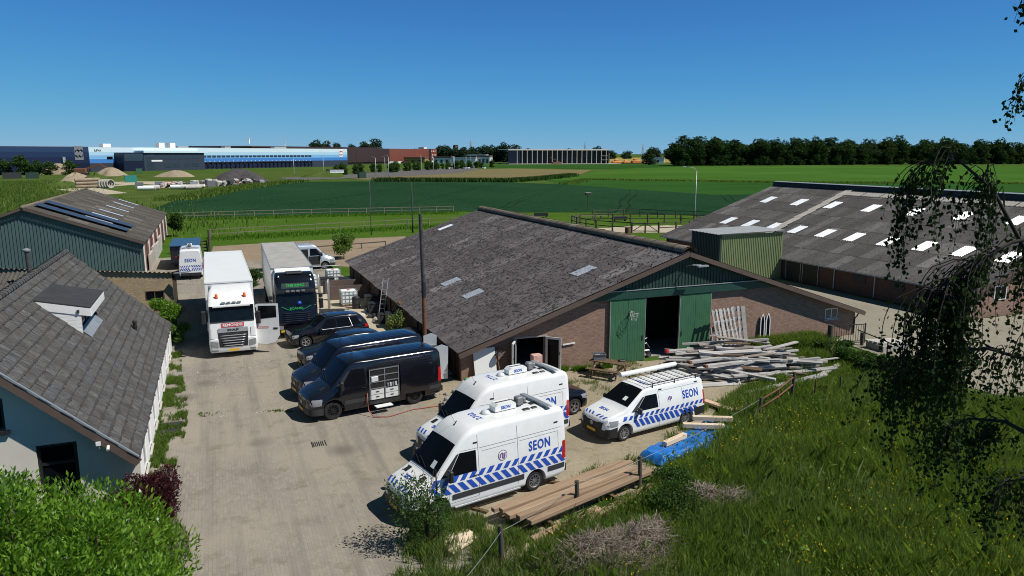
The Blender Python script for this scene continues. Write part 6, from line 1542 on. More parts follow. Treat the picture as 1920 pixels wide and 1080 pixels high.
# ================================================================= BEHIND THE YARD
def rail_fence(name, label, pts, n, h, rails, mat, pw=.10, rw=.09, group=None):
    """posts and rails along a polyline, each a part"""
    f = thing(name, label, 'fence', (0,0,0), 0, group)
    L_ = [0]
    for a, b in zip(pts, pts[1:]): L_.append(L_[-1] + math.hypot(b[0]-a[0], b[1]-a[1]))
    def at(d):
        for i in range(len(pts)-1):
            if d <= L_[i+1] + 1e-6:
                t = (d-L_[i])/(L_[i+1]-L_[i]); return (lerp(pts[i][0],pts[i+1][0],t), lerp(pts[i][1],pts[i+1][1],t))
        return pts[-1]
    P = [at(L_[-1]*i/n) for i in range(n+1)]
    pm = MB().box(-pw/2,pw/2,-pw/2,pw/2,0,h).mesh('post', mat)
    for p in P: link('post', pm, f, (p[0],p[1],0), (0,0,rnd.uniform(0,.3)))
    for z in rails:
        for a, b in zip(P, P[1:]): MB().bar((a[0],a[1],z+rnd.uniform(-.02,.02)),(b[0],b[1],z+rnd.uniform(-.02,.02)),.04,rw).build('rail', mat, f)
    return f
rail_fence('paddock_fence','long two rail wooden fence along the sand paddock', [(-.9,103.6),(30.5,108.8),(37,108.4)], 11, 1.25, (1.2,.62), 'wood_fence', .12, .10)
rail_fence('field_fence','far two rail fence along the edge of the dark crop field', [(-6.7,135.2),(18,134.3),(41.2,132.0)], 15, 1.25, (1.2,.65), 'wood_fence', .12, .11)
rail_fence('yard_fence','short dark plank fence beside the blue trailer', [(-4.8,89.0),(-1.2,88.6)], 3, 1.4, (1.3,.95,.6,.25), 'wood_post', .14, .14)
tag(MB().tube([(0,0,0),(.05,0,2.6)],.14,9).build('gate_trunk','wood_post',None,(-.95,88.3,0),smooth=True,angle=45),'thick crooked post at the end of the plank fence','post')
rail_fence('paddock_rail','low single rail across the sand paddock', [(6.5,83.5),(18.5,86.5)], 4, .7, (.62,), 'wood_post', .10, .12)
# corral: ring of posts and rails with a double gate in front
ring = [(57.3,87.5),(59.9,87.4),(62.4,87.7),(65.0,90.0),(67.5,92.5),(69.6,94.8),(70.2,96.6),(69.0,98.3),(66.5,98.6),(65.3,100.3),(62.6,100.8),(60.3,101.7),(57.3,102.6),(54.5,104.2),(51.3,102.9),(50.6,100.0),(50.7,97.1),(50.9,93.7),(52.2,91.3),(53.9,89.2)]
rail_fence('round_corral','round dark wooden corral on the grass behind the barn ridge', ring, 19, 1.5, (1.4,.75), 'wood_post', .18, .12)
rail_fence('outer_fence','dark wooden fence running right from behind the corral', [(60,112),(68,112.5),(74,105),(79,99)], 8, 1.4, (1.3,.7), 'wood_post', .14, .10)
cg = thing('corral_gate','dark double gate with diagonal braces on the near side of the corral','gate',(55.6,88.3,0),R(-26))
for x0,x1 in ((-1.8,-.05),(0.05,1.8)):
    for z in (.25,1.3): MB().bar((x0,0,z),(x1,0,z),.05,.12).build('rail','wood_post',cg)
    for x in (x0,x1): MB().bar((x,0,0),(x,0,1.45),.12,.10).build('stile','wood_post',cg)
MB().bar((-1.7,0,.25),(-.1,0,1.3),.05,.10).build('brace','wood_post',cg); MB().bar((1.7,0,.25),(.1,0,1.3),.05,.10).build('brace','wood_post',cg)
tag(MB().tube([(0,0,0),(0,0,1.1)],.35,12).build('rusty_barrel','rust',None,(51.5,86.2,0),smooth=True,angle=40),'rusty barrel standing in front of the corral','barrel')
for i,(x,y) in enumerate(((52.5,117.0),(61.5,105.5))):
    o = thing('feed_trough',['dark trough on the grass left of the corral','dark trough just behind the corral'][i],'trough',(x,y,0),R(-15)); MB().box(-1.2,1.2,-.35,.35,.25,.75).build('tub','dark_iron',o)
    for q in (-.9,.9): MB().box(q-.08,q+.08,-.3,.3,0,.25).build('foot','dark_iron',o)
tag(MB().bar((54.5,110,.7),(61,109,.6),.3,.12).bar((55.5,109.8,0),(55.5,109.8,.7),.2,.2).bar((60,109.2,0),(60,109.2,.6),.2,.2).build('timber_jump','wood_fence'),'low timber bar on trestles beside the corral','bar')
bb = thing('nest_box_pole','nest box on a pole at the edge of the dark field','nest box',(68.2,129.6,0))
MB().tube([(0,0,0),(0,0,2.9)],.06,8).build('pole','wood_post',bb); MB().box(-.45,.45,-.35,.35,2.9,3.25).build('box','wood_post',bb); MB().prism([(-.6,3.25),(.6,3.25),(.55,3.35),(-.55,3.35)],.9,'y',-.45).build('roof','concrete',bb)
def street_lamp(label, x, y, h, arm, rz, mat='galvanised', r=.07, group='street lamps'):
    o = thing('street_lamp', label, 'street lamp', (x,y,0), rz, group)
    MB().tube([(0,0,0),(0,0,1.5),(0,0,h*.93)],[r*1.4,r*1.1,r*.8],8).build('pole',mat,o,smooth=True)
    if arm > 0:
        MB().tube([(0,0,h*.93),(arm*.25,0,h*.985),(arm,0,h+.05)],r*.6,7).build('arm',mat,o,smooth=True)
        MB().cbox(arm-.1,arm+.55,-.13,.13,h,h+.12,.03).build('lamp_head',mat,o)
    return o
street_lamp('slim straight pale mast standing in the meadow left of the lamp post', 19.4, 99.6, 8.6, 0, 0, 'pipe_dark', .05)
street_lamp('dark lamp post with bent arm rising behind the paddock fence', 25.5, 100.9, 7.6, 1.4, R(160), 'dark_iron', .085)
street_lamp('tall pale lamp post between the corral and the large barn', 76.9, 106.4, 8.6, 1.9, R(155), 'galvanised', .075)
for i,(x,y,h) in enumerate([(36.6,375.6,9.0),(56.5,419,9.2),(73.5,360.7,9.2),(77.5,350.2,10),(106.5,399,10),(146.7,466,9),(92,425,9),(128,450,9),(160,510,9),(176,530,9),(190,560,9),(205,590,9)]):
    street_lamp('pale lamp post along the distant road in front of the warehouses', x, y, h, 1.4, R(150), 'galvanised', .11, 'lamp posts along the distant road')

# ---- warehouses
def band_paint(name, c, rough=.45): plain(name, c, rough, var=.03, scale=.05)
for n_, c_ in (('band_white',(.60,.74,.80)),('band_pale',(.40,.62,.76)),('band_sky',(.20,.44,.70)),('band_blue',(.055,.21,.55)),('band_dark',(.035,.045,.065)),('navy_a',(.020,.045,.105)),('navy_b',(.012,.026,.080)),('navy_c',(.008,.014,.055)),('navy_d',(.006,.008,.030)),('wall_brown',(.050,.026,.022)),('wall_russet',(.20,.060,.038)),('wall_black',(.020,.023,.032)),('roof_pale',(.62,.63,.64))): band_paint(n_, c_)
def facade_frame(a, b):
    X = Vector((b[0]-a[0], b[1]-a[1], 0)); L_ = X.length; X.normalize(); Y = Vector((-X.y, X.x, 0)); return X, Y, L_
wa, wc, wbb = (-160.0,424.0), (-68.0,507.0), (107.2,643.8)
bw = thing('blue_warehouse','long warehouse with white to blue banded facade and rows of loading docks','warehouse')
X,Y,L1 = facade_frame(wc, wbb); T1 = frame_mat(X,Y,Vector((0,0,1)),(wc[0],wc[1],0))
def wpart(name, mb, mat, T, parent): o = mb.build(name, mat, parent); o.matrix_local = T; return o
for z0,z1,m in ((11.6,14.3,'band_white'),(9.6,11.58,'band_pale'),(7.4,9.58,'band_sky'),(5.0,7.38,'band_blue'),(0,4.98,'band_dark')): wpart('cladding_band', MB().box(0,L1,0,1,z0,z1), m, T1, bw)
wpart('hall', MB().box(.2,L1-.2,1,90,0,14.0), 'band_dark', T1, bw); wpart('roof_sheet', MB().box(0,L1,.0,90,14.32,14.5), 'roof_pale', T1, bw)
# dock doors with blue shelters, numbered lamps
n = 24; dx0 = 78.0; dstep = (L1-64-dx0)/n if False else 3.9
dd = MB().box(-1.35,1.35,-.25,0,.9,4.1).mesh('dock_door','navy_c'); ds = MB().box(-1.75,-1.36,-.9,0,.6,4.4).box(1.36,1.75,-.9,0,.6,4.4).box(-1.75,1.75,-.9,0,4.4,4.7).mesh('dock_shelter','wall_black'); dl = MB().box(-.3,.3,-.4,0,5.1,5.6).mesh('dock_lamp','white_box')
for k in range(26):
    T = T1 @ Matrix.Translation((80+k*3.95,0,0))
    for nm, me in (('dock_door',dd),('dock_shelter',ds),('dock_lamp',dl)): o = link(nm, me, bw); o.matrix_local = T
wm = MB().box(-1.6,1.6,-.12,0,8.0,9.35).mesh('window','glass_blue')
for k in range(26): o = link('window', wm, bw); o.matrix_local = T1 @ Matrix.Translation((80+k*3.95,0,0))
o = wpart('canopy', MB().box(28.6,75,-10,0,11.2,12.6), 'band_white', T1, bw)
of = wpart('office_block', MB().box(15.6,29,-9,-.05,0,11.3), 'navy_d', T1, bw)
wpart('office_glass', MB().box(16.2,28.5,-9.1,-9,6.2,10.6), 'glass_blue', T1, bw)
wpart('office_front', MB().box(29,73,-9,-.05,0,11.15), 'band_dark', T1, bw)
wg = MB().box(0,5.2,-9.12,-9,0,2.4).mesh('office_window','glass_blue')
for x,z in ((31,7.6),(38,7.2),(44.5,7.2),(51,7.2),(57.5,7.2),(64,7.2),(31,1.0),(31,3.6),(43,2),(49,2),(57,2),(63.5,2)):
    o = link('office_window', wg, bw); o.matrix_local = T1 @ Matrix.Translation((x,0,z))
b = MB(); text_on(b, 'Netherlands', 1.5, lambda a,c:(38+a,-9.2,6.1+c), .05) if False else b.box(34,41.5,-9.2,-9.1,5.7,6.7); wpart('sign', b, 'white_box', T1, bw)
for x in (3.4,10.8): wpart('window', MB().box(x,x+3.6,-.15,0,7.3,8.9) if x > 5 else MB().box(9,12.6,-.14,0,1.2,2.4), 'glass_dark', T1, bw)
b = MB(); text_on(b,'ILPVA',1.7,lambda a,c:(5.4+a,-.08,12.5+c),.05); wpart('name_lettering', b, 'navy_d', T1, bw)
def ring_pts(cx_, cz, r, a0, a1, n=10): return [(cx_+r*math.cos(R(lerp(a0,a1,i/n))), -.25, cz+r*math.sin(R(lerp(a0,a1,i/n)))) for i in range(n+1)]
def logo(x, z, s, back, fore, T, parent):
    wpart('logo_board', MB().box(x-1.5*s,x+1.5*s,-.15,0,z-2.3*s,z+2.3*s), back, T, parent)
    b = MB()
    for sx in (-1,1):
        b.tube(ring_pts(x+sx*.62*s, z+.55*s, .6*s, 0, 180), .19*s, 6); b.tube(ring_pts(x+sx*.62*s, z-.55*s, .6*s, 180, 360), .19*s, 6)
    wpart('logo_mark', b, fore, T, parent)['kind'] = 'stuff'
logo(214.5, 11.0, 1.35, 'white_box', 'sign_red', T1, bw)
for x,w_,h_ in ((14,5,2.2),(52,4,3.2),(60,4,3.2),(66,8,1.2),(104,5,1.2),(150,12,1.4)): wpart('roof_unit', MB().box(x,x+w_,8,12,14.5,14.5+h_), 'white_box' if x in (52,60,14) else 'galvanised', T1, bw)
nw = thing('navy_warehouse','long navy blue warehouse at the left edge with a dark logo board','warehouse')
X,Y,L2 = facade_frame(wa, wc); T2 = frame_mat(X,Y,Vector((0,0,1)),(wa[0],wa[1],0))
for z0,z1,m in ((11.6,14.6,'navy_a'),(8.6,11.58,'navy_b'),(5.2,8.58,'navy_c'),(0,5.18,'navy_d')): wpart('cladding_band', MB().box(0,L2-.05,0,1,z0,z1), m, T2, nw)
wpart('hall', MB().box(.2,L2-.2,1,80,0,14.4), 'navy_d', T2, nw); wpart('roof_edge', MB().box(0,L2-.05,0,80,14.62,14.8), 'zinc', T2, nw)
logo(L2-6.3, 11.0, 1.75, 'grey_plastic', 'navy_d', T2, nw)
wpart('vent_stack', MB().box(L2-17,L2-15.4,-1.2,0,5.2,8.8), 'galvanised', T2, nw)
for k in range(5): wpart('roof_unit', MB().box(62+k*3,63.6+k*3,6,9,14.8,15.6), 'rust' if k % 2 else 'white_box', T2, nw)
brw = thing('brown_warehouse','long brown warehouse whose right half is russet red','warehouse')
X,Y,L3 = facade_frame((112.0,705.0),(257.0,886.0)); T3 = frame_mat(X,Y,Vector((0,0,1)),(112.0,705.0,0))
for i,(x0,x1,m) in enumerate(((0,28,'wall_brown'),(28.3,100,'wall_brown'),(100.3,165,'wall_russet'),(165.3,206,'wall_russet'),(206.2,212,'wall_black'),(212.2,231.5,'wall_russet'))): wpart('facade_section', MB().box(x0,x1,0,1,2.2,15.6+.4*(i>2)), m, T3, brw)
wpart('base_strip', MB().box(100,231,-.1,.9,0,2.1), 'white_box', T3, brw); wpart('hall', MB().box(.5,231,1,80,0,15.5), 'wall_brown', T3, brw); wpart('upper_hall', MB().box(-120,100,10,80,15.5,16.6), 'wall_brown', T3, brw)
for k,(x,z) in enumerate(((216,8),(221,8),(226,8),(216,5),(221,5),(214,12.5),(219,12.5),(224,12.5))): wpart('window', MB().box(x,x+1.8,-.2,0,z,z+1.5), 'white_box', T3, brw)
wpart('roof_unit', MB().box(203,212,5,12,16,18), 'white_box', T3, brw)
cb = thing('hall_under_construction','unfinished hall with pale columns in front of dark wall panels','building')
X,Y,L4 = facade_frame((273.9,691.3),(376.5,671.0)); T4 = frame_mat(X,Y,Vector((0,0,1)),(273.9,691.3,0))
wpart('dark_panel', MB().box(0,12,-.2,.4,0,14.2), 'navy_d', T4, cb); wpart('back_wall', MB().box(10,L4,9,10,0,13.8), 'wall_black', T4, cb); wpart('roof_deck', MB().box(0,L4,0,60,14.2,14.9), 'white_box', T4, cb)
wpart('roof_beam', MB().box(0,L4,-.5,.1,13.6,14.5), 'concrete_light', T4, cb); wpart('side_wall', MB().box(L4-.6,L4,0.5,60,0,14.1), 'wall_brown', T4, cb)
clm = MB().box(-.35,.35,-.5,.2,0,13.7).mesh('column','concrete_light')
for k in range(19):
    o = link('column', clm, cb); o.matrix_local = T4 @ Matrix.Translation((9+k*5.15,0,0))
for k in range(2): wpart('stair_rail', MB().box(L4-8,L4-1,-.7,-.5,4+4*k,4.4+4*k), 'concrete_light', T4, cb)
wpart('floor_slab', MB().box(0,L4+12,-4,60,.0,.6), 'concrete_light', T4, cb)
for i,(x,w_,h_,m) in enumerate([(398,11,4.2,'orange_paint'),(409,8,3.4,'orange_paint'),(421,10,5.0,'orange_paint'),(433,7,3.6,'orange_paint')]):
    o = thing('building_machine',['leftmost','second from left','tallest, third from left','rightmost'][i]+' orange machine beside the unfinished hall','machine',(x,692,0)); MB().cbox(-w_/2,w_/2,-2,2,.8,h_*.6,.3).build('body',m,o); MB().cbox(-w_/4,w_/8,-1.5,1.5,h_*.6,h_,.3).build('cab',m,o); MB().box(-w_/2,w_/2,-2.2,2.2,0,.8).build('tracks','dark_iron',o)
o = thing('red_lift','dark red boom lift in front of the unfinished hall','lift',(318,672,0)); MB().cbox(-5,5,-1.5,1.5,.6,2.2,.3).build('base','rust',o); MB().bar((4,0,2),(-7,0,7),.5,.5).build('boom','rust',o)
# small white buildings and yards between the big halls
sr = random.Random(4)
for i,(x,y,w_,h_,m,lab) in enumerate([(228,760,20,6,'white_box','white low unit right of the russet warehouse'),(243,735,26,5,'white_box','long white low unit with yellow sign between the big halls'),(262,728,14,7,'pale_plastic','pale grey unit left of the unfinished hall'),(276,790,22,8,'brown_trim','brown roofed shed behind the small white units'),(208,800,24,5,'yellow_field','yellow shed right of the russet warehouse'),(448,700,24,5,'white_box','low white sheds in front of the wood'),(430,800,34,9,'wall_black','dark barn between the lone tree and the wood')]):
    o = thing('far_building',lab,'building',(x,y,0),R(-35)); MB().box(-w_/2,w_/2,-6,6,0,h_).build('wall',m,o); MB().prism([(-w_/2-.3,h_),(w_/2+.3,h_),(w_/2,h_+1.6),(-w_/2,h_+1.6)],12.4,'y',-6.2).build('roof','galvanised' if i % 2 else 'brown_trim',o)
    for k in range(3): MB().box(-w_/2+2+k*w_/3.4,-w_/2+4.5+k*w_/3.4,-6.1,-6,1,h_*.7).build('window','glass_blue',o)
# church tower, pylons, turbines
ct = thing('church_tower','square church tower above the far trees','tower',(423,1334,0),R(20)); MB().box(-3.6,3.6,-3.6,3.6,0,24).build('shaft','brown_trim',ct); MB().box(-3.8,3.8,-3.8,3.8,17,17.5).build('string_course','concrete',ct); MB().prism([(-3.8,24),(3.8,24),(2.6,26),(-2.6,26)],7,'y',-3.5).build('roof','roof_felt',ct)
for x in (-1.7,1.7): MB().box(x-.7,x+.7,-3.7,-3.6,18,22).build('belfry_opening','dark_inside',ct)
def pylon(label, x, y, h):
    o = thing('power_pylon',label,'pylon',(x,y,0),R(30),'power pylons'); b = MB(); w0 = h*.11
    for sx in (-1,1):
        for sy in (-1,1): b.bar((sx*w0,sy*w0,0),(sx*h*.018,sy*h*.018,h*.72),.35,.35); b.bar((sx*h*.018,sy*h*.018,h*.72),(0,0,h),.3,.3)
    for k in range(7):
        z0, z1 = h*.72*k/7, h*.72*(k+1)/7; a0 = lerp(w0,h*.018,k/7); a1 = lerp(w0,h*.018,(k+1)/7)
        for sx in (-1,1): b.bar((-sx*a0,-a0,z0),(sx*a1,-a1,z1),.2,.2); b.bar((-sx*a0,a0,z0),(sx*a1,a1,z1),.2,.2)
    b.build('lattice','galvanised',o)
    for z,wd in ((.74,.16),(.84,.20),(.93,.13)): MB().bar((-h*wd,0,h*z),(h*wd,0,h*z),.5,.6).build('cross_arm','galvanised',o)
pylon('power pylon beside the church tower above the far trees', 402, 1184, 32); pylon('smaller power pylon behind the unfinished hall', 692, 1331, 34); pylon('faintest power pylon behind the wood', 791, 1274, 30)
def turbine(label, x, y, h, r, ph):
    o = thing('wind_turbine',label,'wind turbine',(x,y,0),R(-20),'wind turbines'); MB().tube([(0,0,0),(0,0,h)],[2.2,1.2],10).build('tower','white_box',o,smooth=True); MB().cbox(-1.5,1.5,-4,4,h-1.5,h+2,.4).build('nacelle','white_box',o)
    for k in range(3):
        t = R(ph+120*k); MB().bar((0,-4.5,h),(r*math.sin(t),-4.5,h+r*math.cos(t)),1.4,.5,(0,1,0)).build('blade','white_box',o)
turbine('leftmost small wind turbine above the blue warehouse', 121, 2697, 60, 18, 10); turbine('second wind turbine from the left above the warehouse', 236, 2690, 54, 18, 50); turbine('wind turbine just above the far tree group', 380, 2673, 50, 17, 80); turbine('rightmost wind turbine above the tree group', 516, 2650, 48, 17, 20)

# ---- building-supply site at the left: heaps, pipes, fences
def heap(name, label, cat, x, y, rx, ry, h, mat, seed, bumps=.25, loc_mat=None):
    q = np.random.default_rng(seed); ph = q.uniform(0,6,8); b = MB()
    def f(u, v):
        a = 2*math.pi*u; r = v; k = 1 + .14*math.sin(3*a+ph[0]) + .09*math.sin(5*a+ph[1])
        z = h*(1-r*r)**1.25*(1+bumps*.4*math.sin(4*a+ph[2]+5*r)) + bumps*.25*h*math.sin(9*a+ph[3])*math.sin(8*r+ph[4])*(1-r)
        return (x+rx*r*k*math.cos(a), y+ry*r*k*math.sin(a), max(-.02,z) if r < 1 else -.05)
    b.grid(lambda u, v: f(u, max(v,.001)), 36, 12); o = b.build(name, mat, smooth=True, fix=False)
    for p in o.data.polygons: pass
    return tag(o, label, cat, None)
heap('dark_soil_heap','large dark soil heap in front of the loading docks','heap',8.7,288,11.5,9,5.2,'soil_dark',1,.1)
heap('sand_heap','pale sand heap with weeds on its right side above the green hall','heap',-47,312,6.2,6,3.6,'sand_pale',2)
heap('sand_heap','overgrown mound joined to the pale sand heap','heap',-40.5,309,5.6,5,3.2,'rough_grass',3,.5)
heap('sand_heap','rounded sand heap in front of the light warehouse corner','heap',-46.5,412,8,7,3.9,'sand_pale',4,.12)
heap('sand_heap','low sand heap in front of the office block','heap',-16,383,8.5,6,3.0,'sand_pale',5,.1)
heap('sand_heap','sand heap behind the bush row at the left','heap',-76,455,9,6,5.5,'sand_pale',6,.1)
heap('green_mound','low green mound left of the sand heap','mound',-46,283,7,4,1.6,'rough_grass',7,.4)
heap('green_mound','low green mound in front of the office block','mound',-33,330,8,5,2.0,'rough_grass',8,.4)
heap('green_mound','grassy mound beside the distant road','mound',48,352,11,7,2.6,'rough_grass',9,.3)
heap('rubble_heap','long pinkish rubble heap in the supply site','heap',-13,268,6,3.5,1.3,'card_pink',10,.8)
ex = thing('red_excavator','rust red excavator arm behind the sand heap','excavator',(-62,430,0),R(-10)); MB().cbox(-3,3,-2,2,1,3.4,.4).build('body','rust',ex); MB().bar((2,0,3),(9,0,5.4),.9,.9).bar((9,0,5.4),(16,0,.8),.8,.8).build('arm','rust',ex); MB().box(-3.2,3.2,-2.2,2.2,0,1).build('tracks','dark_iron',ex)
for i in range(9):
    r_ = .55; x = -38.4+.9*(i%3)*.2; tag(MB().tube([(-41+(i%2)*.3,270.5-(i//3)*.2+(i%3)*1.2,.6+(i//3)*1.0),(-34.5,272+(i%3)*1.2,.6+(i//3)*1.0)],r_,12).build('concrete_pipe','sand_pale',smooth=True,angle=40),'cream pipe in the pile beside the sand heap','pipe','cream pipes in a pile')
for i in range(4):
    b = MB()
    for a in range(16):
        t0,t1 = 2*math.pi*a/16,2*math.pi*(a+1)/16
        ro,ri = 1.4,1.15; z0,z1 = 0,.9
        b.add([(ro*math.cos(t0),z0,ro*math.sin(t0)),(ro*math.cos(t1),z0,ro*math.sin(t1)),(ro*math.cos(t1),z1,ro*math.sin(t1)),(ro*math.cos(t0),z1,ro*math.sin(t0)),(ri*math.cos(t0),z0,ri*math.sin(t0)),(ri*math.cos(t1),z0,ri*math.sin(t1)),(ri*math.cos(t1),z1,ri*math.sin(t1)),(ri*math.cos(t0),z1,ri*math.sin(t0))],[(0,1,2,3),(4,7,6,5),(0,4,5,1),(3,2,6,7)])
    tag(b.build('concrete_ring','concrete_light',None,(-32.8+i*.75,267.5,1.38),(0,0,R(40))),['leftmost','second','third','rightmost'][i]+' of the upright concrete rings beside the cream pipes','concrete ring','upright concrete rings')
for i in range(10):
    x = -24+sr.uniform(0,18); y = 246+sr.uniform(0,10); tag(MB().tube([(x,y,.7),(x+4.5,y+sr.uniform(-1,1),.7)],.6,10).build('white_pipe','white_box' if i%2 else 'concrete_light',smooth=True,angle=40),'white pipe lying in the supply site in front of the rubble','pipe','white pipes in the supply site')
for i in range(5): tag(MB().box(-1.2,1.2,-.1,.1,0,1.9).build('steel_mesh_panel','galvanised' if i%2 else 'grey_plastic',None,(-22+i*5.3,262+4.5*(i%3),0),(0,0,R(sr.uniform(-15,15)))),'grey upright panel in the supply site','panel','grey panels in the supply site')
RB = [MB().cbox(-1,1,-.8,.8,0,1.1,.25).mesh('block','rubble'), MB().cbox(-1.4,1.4,-.6,.6,0,.7,.15).mesh('block','concrete'), MB().cbox(-.8,.8,-.8,.8,0,1.3,.2).mesh('block','concrete_light'), MB().cbox(-1.2,1.2,-.7,.7,0,.9,.2).mesh('block','brown_trim'), MB().cbox(-.9,.9,-.9,.9,0,1.0,.2).mesh('block','dark_plastic'), MB().cbox(-1.0,1.0,-.5,.5,0,.8,.15).mesh('block','rust')]
for i in range(95):
    t = sr.random(); x = lerp(-16,14,t)+sr.gauss(0,1.2); y = lerp(264,281,t)+sr.uniform(-7,9); o = link('rubble_block', sr.choice(RB)); o.location = (x,y,sr.uniform(-.1,.9)); o.rotation_euler = (sr.uniform(-.3,.3),sr.uniform(-.3,.3),sr.uniform(0,3)); s_ = sr.uniform(.5,1.25); o.scale = (s_,s_,s_)
    wh = ('left end' if t < .34 else 'middle' if t < .67 else 'right end, by the dark heap'); lk = {'rubble':'mottled grey','concrete':'brownish grey','concrete_light':'pale','brown_trim':'brown','dark_plastic':'dark','rust':'rust red'}[o.data.materials[0].name]
    tag(o,lk+' rubble block in the supply site jumble, '+wh,'rubble',lk+' rubble, '+wh)
for i,(x,y,w_,m,lab) in enumerate([(-82,384,7,'dark_plastic','dark container at the far left edge'),(-74,382,5,'sheet_green_dark','green container right of the dark container at far left'),(-29.5,318,4,'teal_plastic','teal skip beside the overgrown mound'),(-38,458,3.1,'door_green','narrow green portable cabin at the dark office'),(58,402,4,'sheet_green_dark','green container beside the distant road'),(61,330,3.2,'sheet_green_dark','small dark green box at the road end')]):
    o = thing('container',lab,'container',(x,y,0),R(10)); MB().box(-w_/2,w_/2,-1.2,1.2,.1,2.6 if w_ > 3 else 4.5).build('shell',m,o); MB().box(-w_/2-.05,w_/2+.05,-1.25,1.25,0,.1).build('base_frame','dark_iron',o)
for i in range(3): tag(MB().box(-1.2,1.2,-.06,.06,0,1.4).box(-1.2,1.2,-.5,.5,0,.1).build('road_barrier','white_box',None,(50+i*1.9,341,2.2),(0,0,R(-20))),'white road barrier on the grassy mound','barrier','white barriers on the mound')
for i in range(12):
    o = thing('parked_vehicle','tiny parked vehicle on the distant road','car',(sr.uniform(150,185),sr.uniform(490,548),.1),R(50+sr.uniform(-6,6)),'parked vehicles on the distant road'); MB().cbox(-2.1,2.1,-.9,.9,.3,.9,.15).build('body',['silver_paint','white_box','navy_paint'][i%3],o); MB().cbox(-1.3,1.2,-.8,.8,.9,1.5,.2).build('cabin','glass_dark',o)
# ================================================================= TREES AND PLANTS
def crown_mesh(name, lobes, n, size, mat, seed, asp=.7, core=None):
    q = np.random.default_rng(seed); pts, d = lobes_points(lobes, n, q)
    v, f = leaf_cloud(pts, size, asp, 0, q, d*.8)
    return np_mesh(name, v, f, [mat])
def trunk_mesh(name, h, r, limbs, mat, seed, spread=.35):
    q = random.Random(seed); b = MB(); b.tube([(0,0,-.1),(q.uniform(-.02,.02)*h,q.uniform(-.02,.02)*h,h*.4),(q.uniform(-.03,.03)*h,q.uniform(-.03,.03)*h,h*.85)],[r,r*.75,r*.25],8)
    for k in range(limbs):
        a = q.uniform(0,6.28); z = h*q.uniform(.3,.6); L_ = h*q.uniform(.2,.38); b.tube([(0,0,z),(math.cos(a)*L_*spread*1.2,math.sin(a)*L_*spread*1.2,z+L_*.6),(math.cos(a)*L_*spread*2,math.sin(a)*L_*spread*2,z+L_)],[r*.4,r*.25,r*.08],6)
    return b.mesh(name, mat, smooth=True)
TV = []
for s in range(5):
    q = random.Random(100+s); lobes = [(0,0,13,4.6,4.6,5.0)]
    for k in range(9):
        a = q.uniform(0,6.28); rr = q.uniform(2.2,4.4); lobes.append((rr*math.cos(a), rr*math.sin(a), q.uniform(3.0,17.5), q.uniform(2.2,3.4), q.uniform(2.2,3.4), q.uniform(2.0,3.4)))
    lobes += [(0,0,18.6,2.6,2.6,2.6),(q.uniform(-2,2),q.uniform(-2,2),3.6,4.2,4.2,3.4),(q.uniform(-3,3),q.uniform(-3,3),2.4,3.6,3.6,2.4)]
    TV.append((crown_mesh('crown', lobes, 2300, 1.15, 'leaf_wood' , 50+s), trunk_mesh('trunk', 20, .45, 5, 'bark', s)))
def plant_tree(name, label, x, y, h, var, group, wide=1.0, mat=None):
    t = thing(name, label, 'tree', (x,y,0), var*1.3 + x, group); s = h/21.0; c, tr = TV[var % 5]
    o = link('trunk', tr, t); o.scale = (s,s,s); o = link('crown', c, t); o.scale = (s*wide,s*wide,s)
    if mat: o.data = MATV(var % 5, mat)
    return t
_mv = {}
def MATV(i, mat):
    if (i, mat) not in _mv:
        m = TV[i][0].copy(); m.materials.clear(); m.materials.append(M[mat]); _mv[(i, mat)] = m
    return _mv[(i, mat)]
tr = random.Random(9)
# the wood at the right: front rank along the field edge, more behind
ed = [(376,552),(470,548),(560,545),(650,538),(735,515),(840,470),(940,430)]
k = 0
for row in range(3):
    for sgm, (a, b) in enumerate(zip(ed, ed[1:])):
        n = 9; where = ['at its left end','left of its middle','in its middle','right of its middle','behind the birch twigs','at its far right end'][sgm]
        for i in range(n):
            t = (i+tr.uniform(.1,.9))/n; x = lerp(a[0],b[0],t)+row*7+tr.gauss(0,2); y = lerp(a[1],b[1],t)+row*13+tr.gauss(0,2.5)
            if row == 2 and i % 2: continue
            h = tr.gauss(22.0,3.2)+row*1.0 if row else tr.gauss(19.0,4.0)
            plant_tree('broadleaf_tree', ['dark tree in the right hand wood, front rank, ','dark tree deep in the right hand wood, ','tree top in the right hand wood, back rank, '][row]+where, x, y, h, k, 'right hand wood, '+['front','middle','back'][row]+' rank '+where, tr.uniform(1.0,1.7), ('leaf_wood','leaf_wood','leaf_bush_dark','leaf_wood')[tr.randrange(4)]); k += 1
for i in range(22):
    t = (i+.5)/22; x = lerp(400,720,t); y = lerp(546,515,t)-tr.uniform(2,6); plant_tree('undergrowth_shrub','low shrub along the foot of the right hand wood', x, y, tr.uniform(5,9), k, 'shrubs along the wood edge', 1.6); k += 1
plant_tree('lone_tree','round lone tree in front of the orange machines', 385.5, 610, 14.0, 2, None, 1.75)
